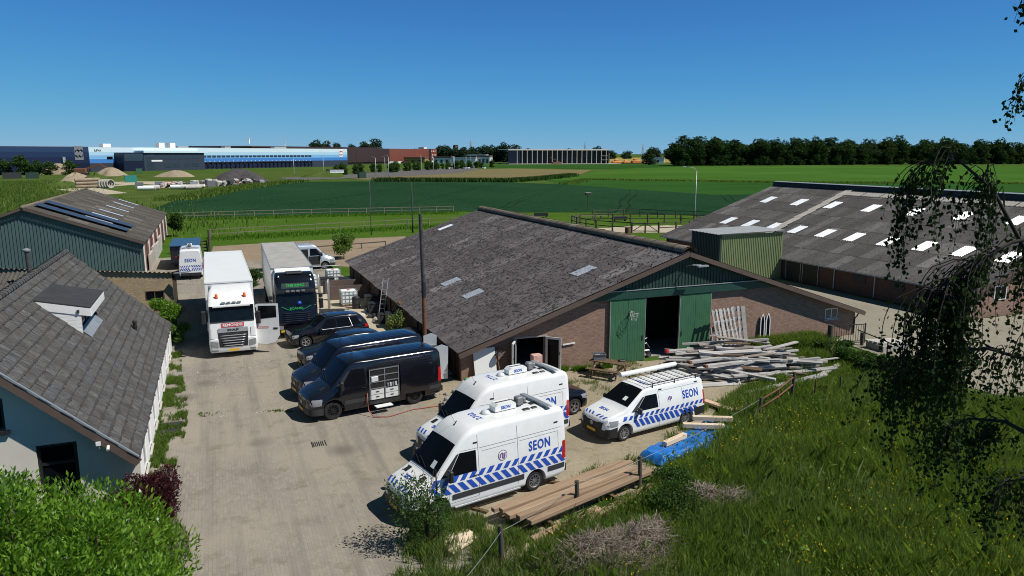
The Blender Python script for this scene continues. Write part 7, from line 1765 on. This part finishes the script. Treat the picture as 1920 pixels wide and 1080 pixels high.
# trees between and behind the halls
for i in range(34):
    t = i/33; plant_tree('distant_tree','dark tree between the russet warehouse and the unfinished hall, '+['left','middle','right'][min(2,int(t*3))]+' third', lerp(262,345,t)+tr.gauss(0,4), lerp(900,850,t)+tr.gauss(0,16), tr.gauss(17.5,2.5), k, 'trees between the halls, '+['left','middle','right'][min(2,int(t*3))]+' third', tr.uniform(1.3,1.8), 'leaf_wood_hazed'); k += 1
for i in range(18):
    t = i/17; plant_tree('distant_tree','tree top showing above the brown warehouse roof', lerp(116,195,t)+tr.gauss(0,4), lerp(905,945,t)+tr.gauss(0,10), tr.gauss(24,2.2), k, 'trees behind the brown warehouse', tr.uniform(1.2,1.6), 'leaf_wood_hazed'); k += 1
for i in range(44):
    t = i/43; plant_tree('horizon_tree','hazy tree along the horizon behind the stubble field', lerp(590,1150,t)+tr.gauss(0,8), lerp(1330,900,t)+tr.gauss(0,25), tr.gauss(19,4), k, 'trees along the horizon', tr.uniform(1.5,2.2), 'leaf_wood_hazed'); k += 1
# row of bushes in front of the navy warehouse, small street trees, hedge
for i,(x,y,h,lab) in enumerate([(-99,449,8,'leftmost rounded bush in front of the navy warehouse'),(-91,446,10,'pale tallest bush in front of the navy warehouse'),(-83.5,443,7.5,'third bush from the left in front of the navy warehouse'),(-77,440,7,'bush left of the gap in front of the navy warehouse'),(-68,437,7.5,'rightmost large bush in front of the navy warehouse')]):
    plant_tree('round_bush', lab, x, y, h, i, 'bushes in front of the navy warehouse', 1.9, 'leaf_bush')
for i in range(46):
    t = i/45; plant_tree('young_street_tree','young tree along the distant road', lerp(60,200,t)+tr.gauss(0,3), lerp(400,560,t)+tr.gauss(0,10)-6, tr.uniform(4,6.5), k, 'young trees along the distant road', 1.2, 'leaf_bush'); k += 1
# ditch-side reeds between the fields
def tuft_field(name, label, cat, pts, n, h, mat, seed, spread=1.2, wid=.12, kind='stuff', zlean=.35):
    q = np.random.default_rng(seed); P = np.array(pts, float); seg = np.linalg.norm(np.diff(P,axis=0),axis=1); cum = np.r_[0,np.cumsum(seg)]
    d = q.uniform(0,cum[-1],n); i = np.clip(np.searchsorted(cum,d)-1,0,len(seg)-1); t = (d-cum[i])/seg[i]
    base = P[i]*(1-t)[:,None]+P[i+1]*t[:,None]+q.normal(0,spread,(n,2)); return blades(name,label,cat,base,h,wid,mat,q,kind,zlean)
def blades(name, label, cat, base, h, wid, mat, q, kind='stuff', zlean=.35, hv=.45):
    n = len(base); hh = (h if np.ndim(h) else np.full(n,h))*(1+hv*q.uniform(-1,1,n)); a = q.uniform(0,6.283,n); le = zlean*hh*q.uniform(.2,1.2,n); b2 = a+q.normal(0,.8,n)
    w = wid*q.uniform(.6,1.3,n)
    p0 = np.c_[base,np.zeros(n)]; dx = np.c_[np.cos(b2+1.57)*w/2,np.sin(b2+1.57)*w/2,np.zeros(n)]
    mid = p0+np.c_[np.cos(a)*le*.35,np.sin(a)*le*.35,hh*.6]; tip = p0+np.c_[np.cos(a)*le,np.sin(a)*le,hh]
    v = np.stack([p0-dx,p0+dx,mid+dx*.8,tip,mid-dx*.8],1).reshape(-1,3); f = np.arange(n*5).reshape(n,5)
    o = link(name, np_mesh(name, v, f, [mat])); return tag(o, label, cat, kind=kind)
tuft_field('field_edge_reeds','band of tall reeds between the dark and the bare field','reeds',[(60,292),(106,266),(124,280),(160,320)],14000,1.3,'leaf_bush',31,1.3,.3)
tuft_field('field_edge_reeds','tall weeds along the crop edge by the supply site','weeds',[(-9,192),(3,236),(17,278),(31,299)],14000,.8,'grass_blade',32,2.0,.22)
tuft_field('rough_weeds','tangled weeds on the rough ground left of the green hall','weeds',[(-70,330),(-60,240),(-40,180),(-22,140),(-14,118)],42000,.7,'grass_blade',33,9,.14)
tuft_field('ditch_grass','grass band between the light and the middle field','grass',[(116,238),(145,277),(203,217),(272,180)],9000,.6,'grass_blade',34,1.4,.3)
tuft_field('fence_grass','long grass along the far field fence','grass',[(-6.5,134),(18,133.2),(41,131)],5000,.32,'grass_fresh',35,1.3,.08)
tuft_field('fence_grass','long grass along the paddock fence','grass',[(-1,102.5),(30,107.5),(37,107)],5000,.30,'grass_fresh',36,1.3,.08)
# small trees and shrubs round the yard
def small_tree(name, label, x, y, h, cr, n, size, mat, seed, cz=.62, cat='tree', trunk='bark', multi=1, tr_=.05, lob=9, asp=.55):
    q = random.Random(seed); t = thing(name, label, cat, (x,y,0)); lobes = []
    for k in range(lob):
        a = q.uniform(0,6.28); rr = cr*q.uniform(.15,.7); lobes.append((rr*math.cos(a), rr*math.sin(a), h*(cz+q.uniform(-.28,.28)), cr*q.uniform(.3,.5), cr*q.uniform(.3,.5), h*q.uniform(.12,.22)))
    link('crown', crown_mesh('crown', lobes, n, size, mat, seed+5, asp), t)
    b = MB()
    for m in range(multi): a = q.uniform(0,6.28); b.tube([(0,0,-.05),(q.uniform(-.1,.1)*cr,q.uniform(-.1,.1)*cr,h*.4),(math.cos(a)*cr*.4,math.sin(a)*cr*.4,h*.85)],[tr_,tr_*.7,tr_*.25],6)
    for k in range(6): a = q.uniform(0,6.28); z = h*q.uniform(.3,.6); b.tube([(0,0,z),(math.cos(a)*cr*.6,math.sin(a)*cr*.6,z+h*.22)],[tr_*.5,tr_*.15],5)
    b.build('trunk', trunk, t, smooth=True); return t
small_tree('young_tree','young pale green tree behind the barn eave by the silver van', 12.2,78.1,2.9,1.5,2600,.20,'leaf_young',41)
small_tree('young_tree','small leafy tree at the far corner of the green hall', -5.2,108,3.4,1.6,2200,.25,'leaf_bush',42)
small_tree('potted_shrub','pale green sapling against the barn wall behind the dark blue van', 9.6,42.6,1.75,.75,1300,.11,'leaf_pale',43)
small_tree('garden_shrub','dense green shrub under the brick outbuilding window', -3.4,51.6,2.1,1.5,7000,.13,'leaf_laurel',44,.5,'shrub')
small_tree('garden_shrub','dark shrub between the farmhouse end and the white truck', -2.6,46.4,1.3,.9,3000,.12,'leaf_young',45,.5,'shrub')
small_tree('hedge_shrub','clipped shrub between the two trucks', 2.4,64.5,1.6,1.3,4500,.13,'leaf_bush',46,.5,'shrub')
small_tree('willow_shrub','loose green shrub with weeds in front of the nearest striped van', 4.95,18.75,2.6,1.1,2900,.095,'leaf_bush',47,.42,'shrub','bark',9,.018,22,.42)
tag(MB().tube([(5.25,18.6,0),(5.2,18.65,2.3)],.02,6).build('shrub_stake','dark_iron'),'thin dark stake standing in the loose green shrub','stake')
for i,(x,y,h,r_) in enumerate([(31.6,30.2,.9,1.0),(30.9,28.3,1.0,1.2),(30.5,26.2,1.1,1.3),(31.0,23.9,1.2,1.4)]): small_tree('bramble_hedge',['leftmost','second','third','rightmost'][i]+' bramble bush in the hedge beyond the lumber heap',x,y,h,r_,5200,.14,'leaf_bush',60+i,.45,'bush',multi=4,tr_=.02)
for i,(x,y,h,r_) in enumerate([(13.3,18.9,.75,1.0),(15.9,19.4,.6,1.2),(12.6,17.6,.8,1.2)]): small_tree('bramble_bush',['bramble bush under the fence wire beside the timber stack','bramble bush in the grass below the tarpaulin','low grey green bush beside the dry brush heap'][i],x,y,h,r_,4200,.085,'leaf_bush',70+i,.45,'bush',multi=4,tr_=.015)
# laurel bush in the near left corner
def big_bush(name, label, lobes, n, size, mat, seed, asp, up, x=0, y=0, cat='bush'):
    t = thing(name, label, cat, (x,y,0)); q = np.random.default_rng(seed); pts, d = lobes_points(lobes, n, q, .72); keep = pts[:,2] > .05; pts, d = pts[keep], d[keep]
    nd = d.copy(); nd[:,2] = np.abs(nd[:,2])*.6+up; v, f = leaf_cloud(pts, size, asp, 0, q, nd*1.3, .3); link('leaves', np_mesh('leaves', v, f, [mat]), t)
    b = MB(); qq = random.Random(seed)
    for L_ in lobes: b.tube([(L_[0]*.6,L_[1]*.6,0),(L_[0]*.9,L_[1]*.9,L_[2]*.6),(L_[0],L_[1],L_[2]+L_[5]*.5)],[.05,.035,.012],6)
    b.build('stems','bark',t,smooth=True); return t
ql = random.Random(77); lob = []
def lau(x): return float(np.interp(x, [-9,-5.2,-4.4,-3.6,-2.7,-1.9,-1.4], [3.1,3.3,3.25,2.85,1.95,1.25,.6]))
for k in range(64):
    x = ql.uniform(-8.8,-1.5); y = ql.uniform(18.2,21.6); h = lau(x)*(1-.05*(y-20)) + ql.uniform(-.35,.12); r_ = min(ql.uniform(.5,.85), .35+h*.3); lob.append((x+4,y-20.9,max(.3,h-r_),r_,r_,r_))
for k in range(30):
    x = ql.uniform(-8,-1.5); lob.append((x+4, ql.uniform(17.0,18.6)-20.9, max(.3,lau(x)*.55), .7,.7,.7))
big_bush('laurel_bush','big glossy green laurel bush in the near left corner', lob, 33000, .155, 'leaf_laurel', 81, .36, .75, -4.0, 20.9)
ql = random.Random(78); lob = []
for k in range(26):
    lob.append((ql.uniform(-1.1,.30), ql.uniform(-.75,.75), ql.uniform(.3,1.15), ql.uniform(.3,.42), ql.uniform(.3,.42), ql.uniform(.28,.4)))
big_bush('red_leaved_bush','dark red leaved bush at the white house corner', lob, 15000, .085, 'leaf_red', 82, .5, .4, -2.15, 23.4)
# brush heaps of dry twigs
def brush(name, label, x, y, rx, ry, h, n, seed, mat='twig_dry'):
    q = np.random.default_rng(seed); a = q.uniform(0,6.283,n); r = np.sqrt(q.uniform(0,1,n)); px = x+rx*r*np.cos(a); py = y+ry*r*np.sin(a); top = h*(1-r**2); pz = q.uniform(.05,1,n)*top+.04
    L_ = q.uniform(.25,.9,n); d = q.normal(size=(n,3)); d[:,2] *= .45; d /= np.linalg.norm(d,axis=1)[:,None]; c = np.c_[px,py,pz]; s = np.cross(d,q.normal(size=(n,3))); s /= np.linalg.norm(s,axis=1)[:,None]; w = q.uniform(.006,.016,n)[:,None]
    p0 = c-d*L_[:,None]/2; p1 = c+d*L_[:,None]/2; s2 = np.cross(d,s)
    v = np.stack([p0+s*w,p0-s*w*.5+s2*w*.87,p0-s*w*.5-s2*w*.87,p1+s*w*.5,p1-s*w*.25+s2*w*.43,p1-s*w*.25-s2*w*.43],1).reshape(-1,3); v[:,2] = np.maximum(v[:,2],.005)
    base = np.arange(n)[:,None]*6; f = np.concatenate([base+np.array([[0,1,4,3]]),base+np.array([[1,2,5,4]]),base+np.array([[2,0,3,5]])])
    return tag(link(name, np_mesh(name, v, f, [mat])), label, 'brushwood')
def brush2(name, label, lumps, seed):
    vs, fs, n0 = [], [], 0
    for i, (x, y, rx, ry, h, n) in enumerate(lumps):
        o = brush(name, label, x, y, rx, ry, h, n, seed+i); me = o.data; c = np.empty(len(me.vertices)*3, np.float32); me.vertices.foreach_get('co', c); l = np.empty(len(me.loops), np.int32); me.loops.foreach_get('vertex_index', l)
        vs.append(c.reshape(-1,3)); fs.append(l.reshape(-1,4)+n0); n0 += len(me.vertices); bpy.data.objects.remove(o); bpy.data.meshes.remove(me)
    return tag(link(name, np_mesh(name, np.concatenate(vs), np.concatenate(fs), ['twig_dry'])), label, 'brushwood')
brush2('dry_brush_heap','larger heap of dry brown twigs below the timber stack',[(9.0,16.2,1.4,.8,.8,2200),(10.4,16.4,1.2,.7,.65,1600),(7.9,16.3,.9,.6,.45,800),(9.6,15.6,1.3,.7,.5,1100),(11.2,16.9,.7,.5,.4,500),(9.3,16.3,2.6,1.3,.18,900)],91)
brush2('dry_brush_heap','smaller heap of dry twigs in the grass below the tarpaulin',[(13.6,17.8,.9,.6,.7,1300),(14.5,17.5,.8,.5,.5,800),(14.0,17.6,1.6,.9,.15,400)],192)
# grass of the near meadow
def inside(px, py, poly):
    c = np.zeros(len(px), bool); n = len(poly)
    for i in range(n):
        x0,y0 = poly[i]; x1,y1 = poly[(i+1)%n]; c ^= ((y0 > py) != (y1 > py)) & (px < (x1-x0)*(py-y0)/(y1-y0+1e-12)+x0)
    return c
def vnoise(x, y, s, seed):
    q = np.random.default_rng(seed); g_ = q.uniform(0,1,(64,64)); xi, yi = x/s, y/s; x0 = np.floor(xi).astype(int); y0 = np.floor(yi).astype(int); fx, fy = xi-x0, yi-y0; fx = fx*fx*(3-2*fx); fy = fy*fy*(3-2*fy)
    G = lambda a, b: g_[a % 64, b % 64]
    return (G(x0,y0)*(1-fx)+G(x0+1,y0)*fx)*(1-fy)+(G(x0,y0+1)*(1-fx)+G(x0+1,y0+1)*fx)*fy
q = np.random.default_rng(301); N = 640000
# denser towards the camera, where blades show
r_ = 12+37*q.uniform(0,1,N)**.85; an = q.uniform(R(8),R(60),N); gx = r_*np.sin(an+R(21.9)-R(21.9)+R(6)); gy = r_*np.cos(an+R(6))
mead = [(6.0,8),(6.5,16.6),(9.9,18.6),(12.6,19.2),(13.8,20.4),(15.0,22.2),(18.6,23.5),(20.2,25.4),(22.6,27.0),(26.5,28.4),(27.8,29.5),(28.3,31.5),(32.3,31.6),(32.2,29),(31.3,25.8),(32.0,22),(36.5,17),(60,11),(60,0),(20,0)]
ok = inside(gx, gy, mead); gx, gy = gx[ok], gy[ok]
pn = vnoise(gx,gy,1.1,1)*.6+vnoise(gx,gy,.35,2)*.4; ok = q.uniform(0,1,len(gx)) < .35+.9*pn; gx, gy, pn = gx[ok], gy[ok], pn[ok]
blades('meadow_grass','tall green meadow grass in the right foreground','grass',np.c_[gx,gy],(.16+.36*pn*vnoise(gx,gy,2.7,3)*2)*np.clip(1.25-.03*np.maximum(gy-16,0),.6,1.2),.014,'grass_blade',q,'stuff',.6)
nfl = 5200; r_ = 15+17*q.uniform(0,1,nfl); an = q.uniform(R(25),R(64),nfl); fx_, fy_ = r_*np.sin(an), r_*np.cos(an); ok = inside(fx_,fy_,mead) & (vnoise(fx_,fy_,1.6,9) > .55); fx_, fy_ = fx_[ok], fy_[ok]
pts = np.c_[fx_,fy_,q.uniform(.35,.62,len(fx_))]; v, f = leaf_cloud(pts,.055,.9,1.0,q); tag(link('buttercups', np_mesh('buttercups', v, f, ['flower_yellow'])),'scattered yellow buttercups in the meadow grass','flowers',kind='stuff')
nd = 170; r_ = 14+15*q.uniform(0,1,nd); an = q.uniform(R(28),R(64),nd); dx_, dy_ = r_*np.sin(an), r_*np.cos(an); ok = inside(dx_,dy_,mead); dx_, dy_ = dx_[ok], dy_[ok]; m_ = len(dx_)
pp = np.repeat(np.c_[dx_,dy_,np.full(m_,.28)],7,0)+q.normal(0,.11,(m_*7,3)); v, f = leaf_cloud(pp,.26,.34,.5,q); tag(link('dock_leaves', np_mesh('dock_leaves', v, f, ['leaf_young'])),'broad dock leaves among the meadow grass','weeds',kind='stuff')
q = np.random.default_rng(302); N = 60000; r_ = 13+30*q.uniform(0,1,N)**.85; an = q.uniform(R(12),R(62),N); sx_, sy_ = r_*np.sin(an), r_*np.cos(an); ok = inside(sx_,sy_,mead) & (vnoise(sx_,sy_,1.9,14)*.6+vnoise(sx_,sy_,.5,15)*.4 > .56)
blades('seed_stalks','thin pale seed stalks standing above the meadow grass','grass',np.c_[sx_[ok],sy_[ok]],.72,.008,'leaf_pale',q,'stuff',.3)
N = 26000; r_ = 13+26*q.uniform(0,1,N)**.9; an = q.uniform(R(12),R(62),N); sx_, sy_ = r_*np.sin(an), r_*np.cos(an); ok = inside(sx_,sy_,mead) & (vnoise(sx_,sy_,1.3,24)*.6+vnoise(sx_,sy_,.4,25)*.4 > .60); m_ = int(ok.sum())
pp = np.c_[sx_[ok],sy_[ok],q.uniform(.12,.55,m_)]; v, f = leaf_cloud(pp,.10,.5,.3,q); tag(link('leafy_weeds', np_mesh('leafy_weeds', v, f, ['leaf_young'])),'small leafy weeds mixed into the meadow grass','weeds',kind='stuff')
# thin grass on the dirt and along the walls
def patch_grass(name, label, poly, n, h, mat, seed, thr=.5, s=1.0, wid=.02):
    q = np.random.default_rng(seed); P = np.array(poly); x = q.uniform(P[:,0].min(),P[:,0].max(),n); y = q.uniform(P[:,1].min(),P[:,1].max(),n); ok = inside(x,y,poly); x, y = x[ok], y[ok]
    nn = vnoise(x,y,s,seed)*.65+vnoise(x,y,s*.3,seed+1)*.35; ok = q.uniform(0,1,len(nn)) < np.clip((nn-thr)/.22,0,1)**1.5; return blades(name,label,'grass',np.c_[x[ok],y[ok]],h,wid,mat,q,'stuff',.5)
patch_grass('wall_grass','green weeds along the foot of the white house wall',[(-2.9,26.5),(-2.0,26.5),(-1.7,31),(-1.7,34),(-2.2,40),(-2.3,44),(-2.9,44)],34000,.15,'grass_blade',401,.40,.5)
patch_grass('joint_weeds','weeds in the paving joint across the yard',[(-2.2,32.6),(2.5,31.6),(2.5,32.1),(-2.2,33.2)],9000,.06,'grass_blade',402,.52,.4)
patch_grass('yard_weeds','weeds along the kerb beside the parked black cars',[(2.9,33),(3.5,33),(4.3,50),(3.7,50)],12000,.10,'grass_fresh',403,.58,.9)
patch_grass('dirt_grass','dry grass tufts on the dirt between vans and barn',[(10,26),(14,31),(12,32.9),(24,32.9),(20,31),(16,28.5),(13,26.5)],60000,.13,'leaf_pale',404,.56,1.1,.014)
patch_grass('dirt_grass','green tufts on the dirt between the vans and the fence',[(5.4,15.5),(6.6,18.5),(9.5,20.6),(13,22.2),(20,25.8),(23,27),(24,25.4),(20.6,23.6),(12.6,19.9),(9.9,19.2),(6.4,16.4)],90000,.22,'grass_blade',405,.50,.9)
patch_grass('barn_foot_grass','tall green grass at the foot of the brick gable right of the pallets',[(27.6,31.6),(32.4,30.9),(32.5,32.7),(27.6,32.8)],22000,.55,'grass_blade',406,.2,.8,.03)
patch_grass('barn_foot_grass','low weeds at the foot of the brick gable left of the green doors',[(15.9,32.2),(18.6,32.2),(18.6,32.95),(15.9,32.95)],9000,.22,'grass_fresh',407,.42,.6)
patch_grass('corner_weeds','weeds at the bottom edge of the yard under the loose shrub',[(2.7,15),(4.2,18.6),(5.2,20.4),(6.8,19.6),(7.6,17.8),(6.4,16.2),(6,13)],38000,.30,'grass_blade',408,.36,.7)
patch_grass('dry_weeds','dry pale weeds mixed in under the loose shrub',[(2.7,15),(4.2,18.6),(5.2,20.4),(6.8,19.6),(7.6,17.8),(6.4,16.2),(6,13)],26000,.34,'leaf_pale',418,.34,.6,.012)
patch_grass('garden_grass','rough grass round the laurel and the red bush',[(-9,14),(-1.2,14),(-1.3,21.5),(-2.2,24.9),(-9,25)],30000,.2,'grass_blade',409,.3,1.0)
# ---- weeping birch at the right edge, close to the camera
wb_ = thing('weeping_birch','weeping birch with long hanging twigs along the right edge','tree',(10.8,4.4,0))
cyw, syw = math.cos(R(21.9)), math.sin(R(21.9))
def W(X_, Y_, Z_): return Vector((X_*cyw+Y_*syw-10.8, -X_*syw+Y_*cyw-4.4, Z_))       # metres right of, ahead of the camera's foot
bq = random.Random(5); tb = MB(); tb.tube([W(8.3,8.1,-.1),W(8.2,8.2,5),W(8.35,8.3,10),W(8.2,8.4,16)],[.26,.22,.16,.06],10); tb.build('trunk','birch_bark',wb_,smooth=True)
limbs = [([W(8.2,8.3,9.0),W(5.95,8.3,9.75),W(5.45,8.4,10.6),W(5.05,8.5,10.95),W(4.75,8.6,10.85)],.032),
         ([W(8.3,8.3,9.6),W(6.2,8.0,10.2),W(5.4,7.9,10.05),W(4.9,7.9,9.75),W(4.62,7.9,9.5)],.03),
         ([W(8.2,8.2,7.8),W(6.6,8.4,8.45),W(5.7,8.5,8.7),W(5.1,8.6,8.65),W(4.8,8.7,8.45)],.03),
         ([W(8.2,8.2,6.5),W(6.9,8.8,7.3),W(6.35,9.0,7.6),W(5.95,9.1,7.6),W(5.7,9.2,7.4)],.04),
         ([W(8.2,8.2,5.9),W(7.0,8.3,6.9),W(6.4,8.4,7.1),W(6.05,8.5,7.0)],.035),
         ([W(8.3,8.4,12.6),W(7.0,8.4,12.95),W(6.2,8.4,13.0),W(5.75,8.4,12.9)],.035),
         ([W(8.3,8.4,11.3),W(6.6,8.3,12.0),W(6.1,8.3,12.1),W(5.75,8.3,11.9)],.03)]
lv = []; tw = MB()
def hang(p, L_, dens, d0):
    n = max(5,int(L_/.12)); pts = [Vector(p)]; d = Vector(d0); sway = Vector((bq.gauss(0,.05),bq.gauss(0,.05),0))
    for i in range(n):
        d = (d*.62+Vector((bq.gauss(0,.06),bq.gauss(0,.06),-.45))+sway*.6).normalized(); pts.append(pts[-1]+d*L_/n)
    tw.tube(pts,[lerp(.006,.0018,i/n) for i in range(n+1)],3,caps=False)
    for i in range(1,len(pts)):
        for k in range(dens if i > 1 else 1):
            q_ = pts[i-1].lerp(pts[i],bq.random()); lv.append((q_.x+bq.gauss(0,.04),q_.y+bq.gauss(0,.04),q_.z+bq.gauss(0,.03)-.025))
for li,(P,r0) in enumerate(limbs):
    lb = MB(); lb.tube(P,[lerp(r0,.008,i/(len(P)-1)) for i in range(len(P))],7); lb.build('limb','birch_bark',wb_,smooth=True)
    tot = (18,28,28,18,14,14,10)[li]; Lh = {0:(.4,1.5),1:(.5,2.2),2:(.35,1.1),3:(.3,1.0),4:(.3,.9),5:(.15,.5),6:(.3,.7)}[li]
    for k in range(tot):
        t = 1-bq.random()**1.3*.8; i = min(int(t*(len(P)-1)),len(P)-2); p = P[i].lerp(P[i+1],t*(len(P)-1)-i); dirn = (P[i+1]-P[i]).normalized()
        s_ = (dirn*.6+Vector((bq.gauss(0,.5),bq.gauss(0,.5),bq.uniform(-.1,.4)))).normalized(); L2_ = bq.uniform(.12,.42)
        c1 = p+s_*L2_*.5+Vector((0,0,.03)); e = p+s_*L2_+Vector((0,0,-.06)); tw.tube([p,p.lerp(c1,.5)+Vector((0,0,.015)),c1,e],[.010,.008,.006,.004],4,caps=False)
        for m in range(4): t2 = .25+.75*m/3; hang(p.lerp(e,t2), bq.uniform(*Lh)*(.6+.4*t2), 4, s_*.6+Vector((0,0,-.2)))
tag(tw.build('twigs','birch_bark',wb_,fix=False), kind='stuff')
L3_ = np.array(lv); qn = np.random.default_rng(15); v, f = leaf_cloud(L3_, .056, .74, -.7, qn, None, .35); tag(link('leaves', np_mesh('leaves', v, f, ['leaf_birch']), wb_), kind='stuff')
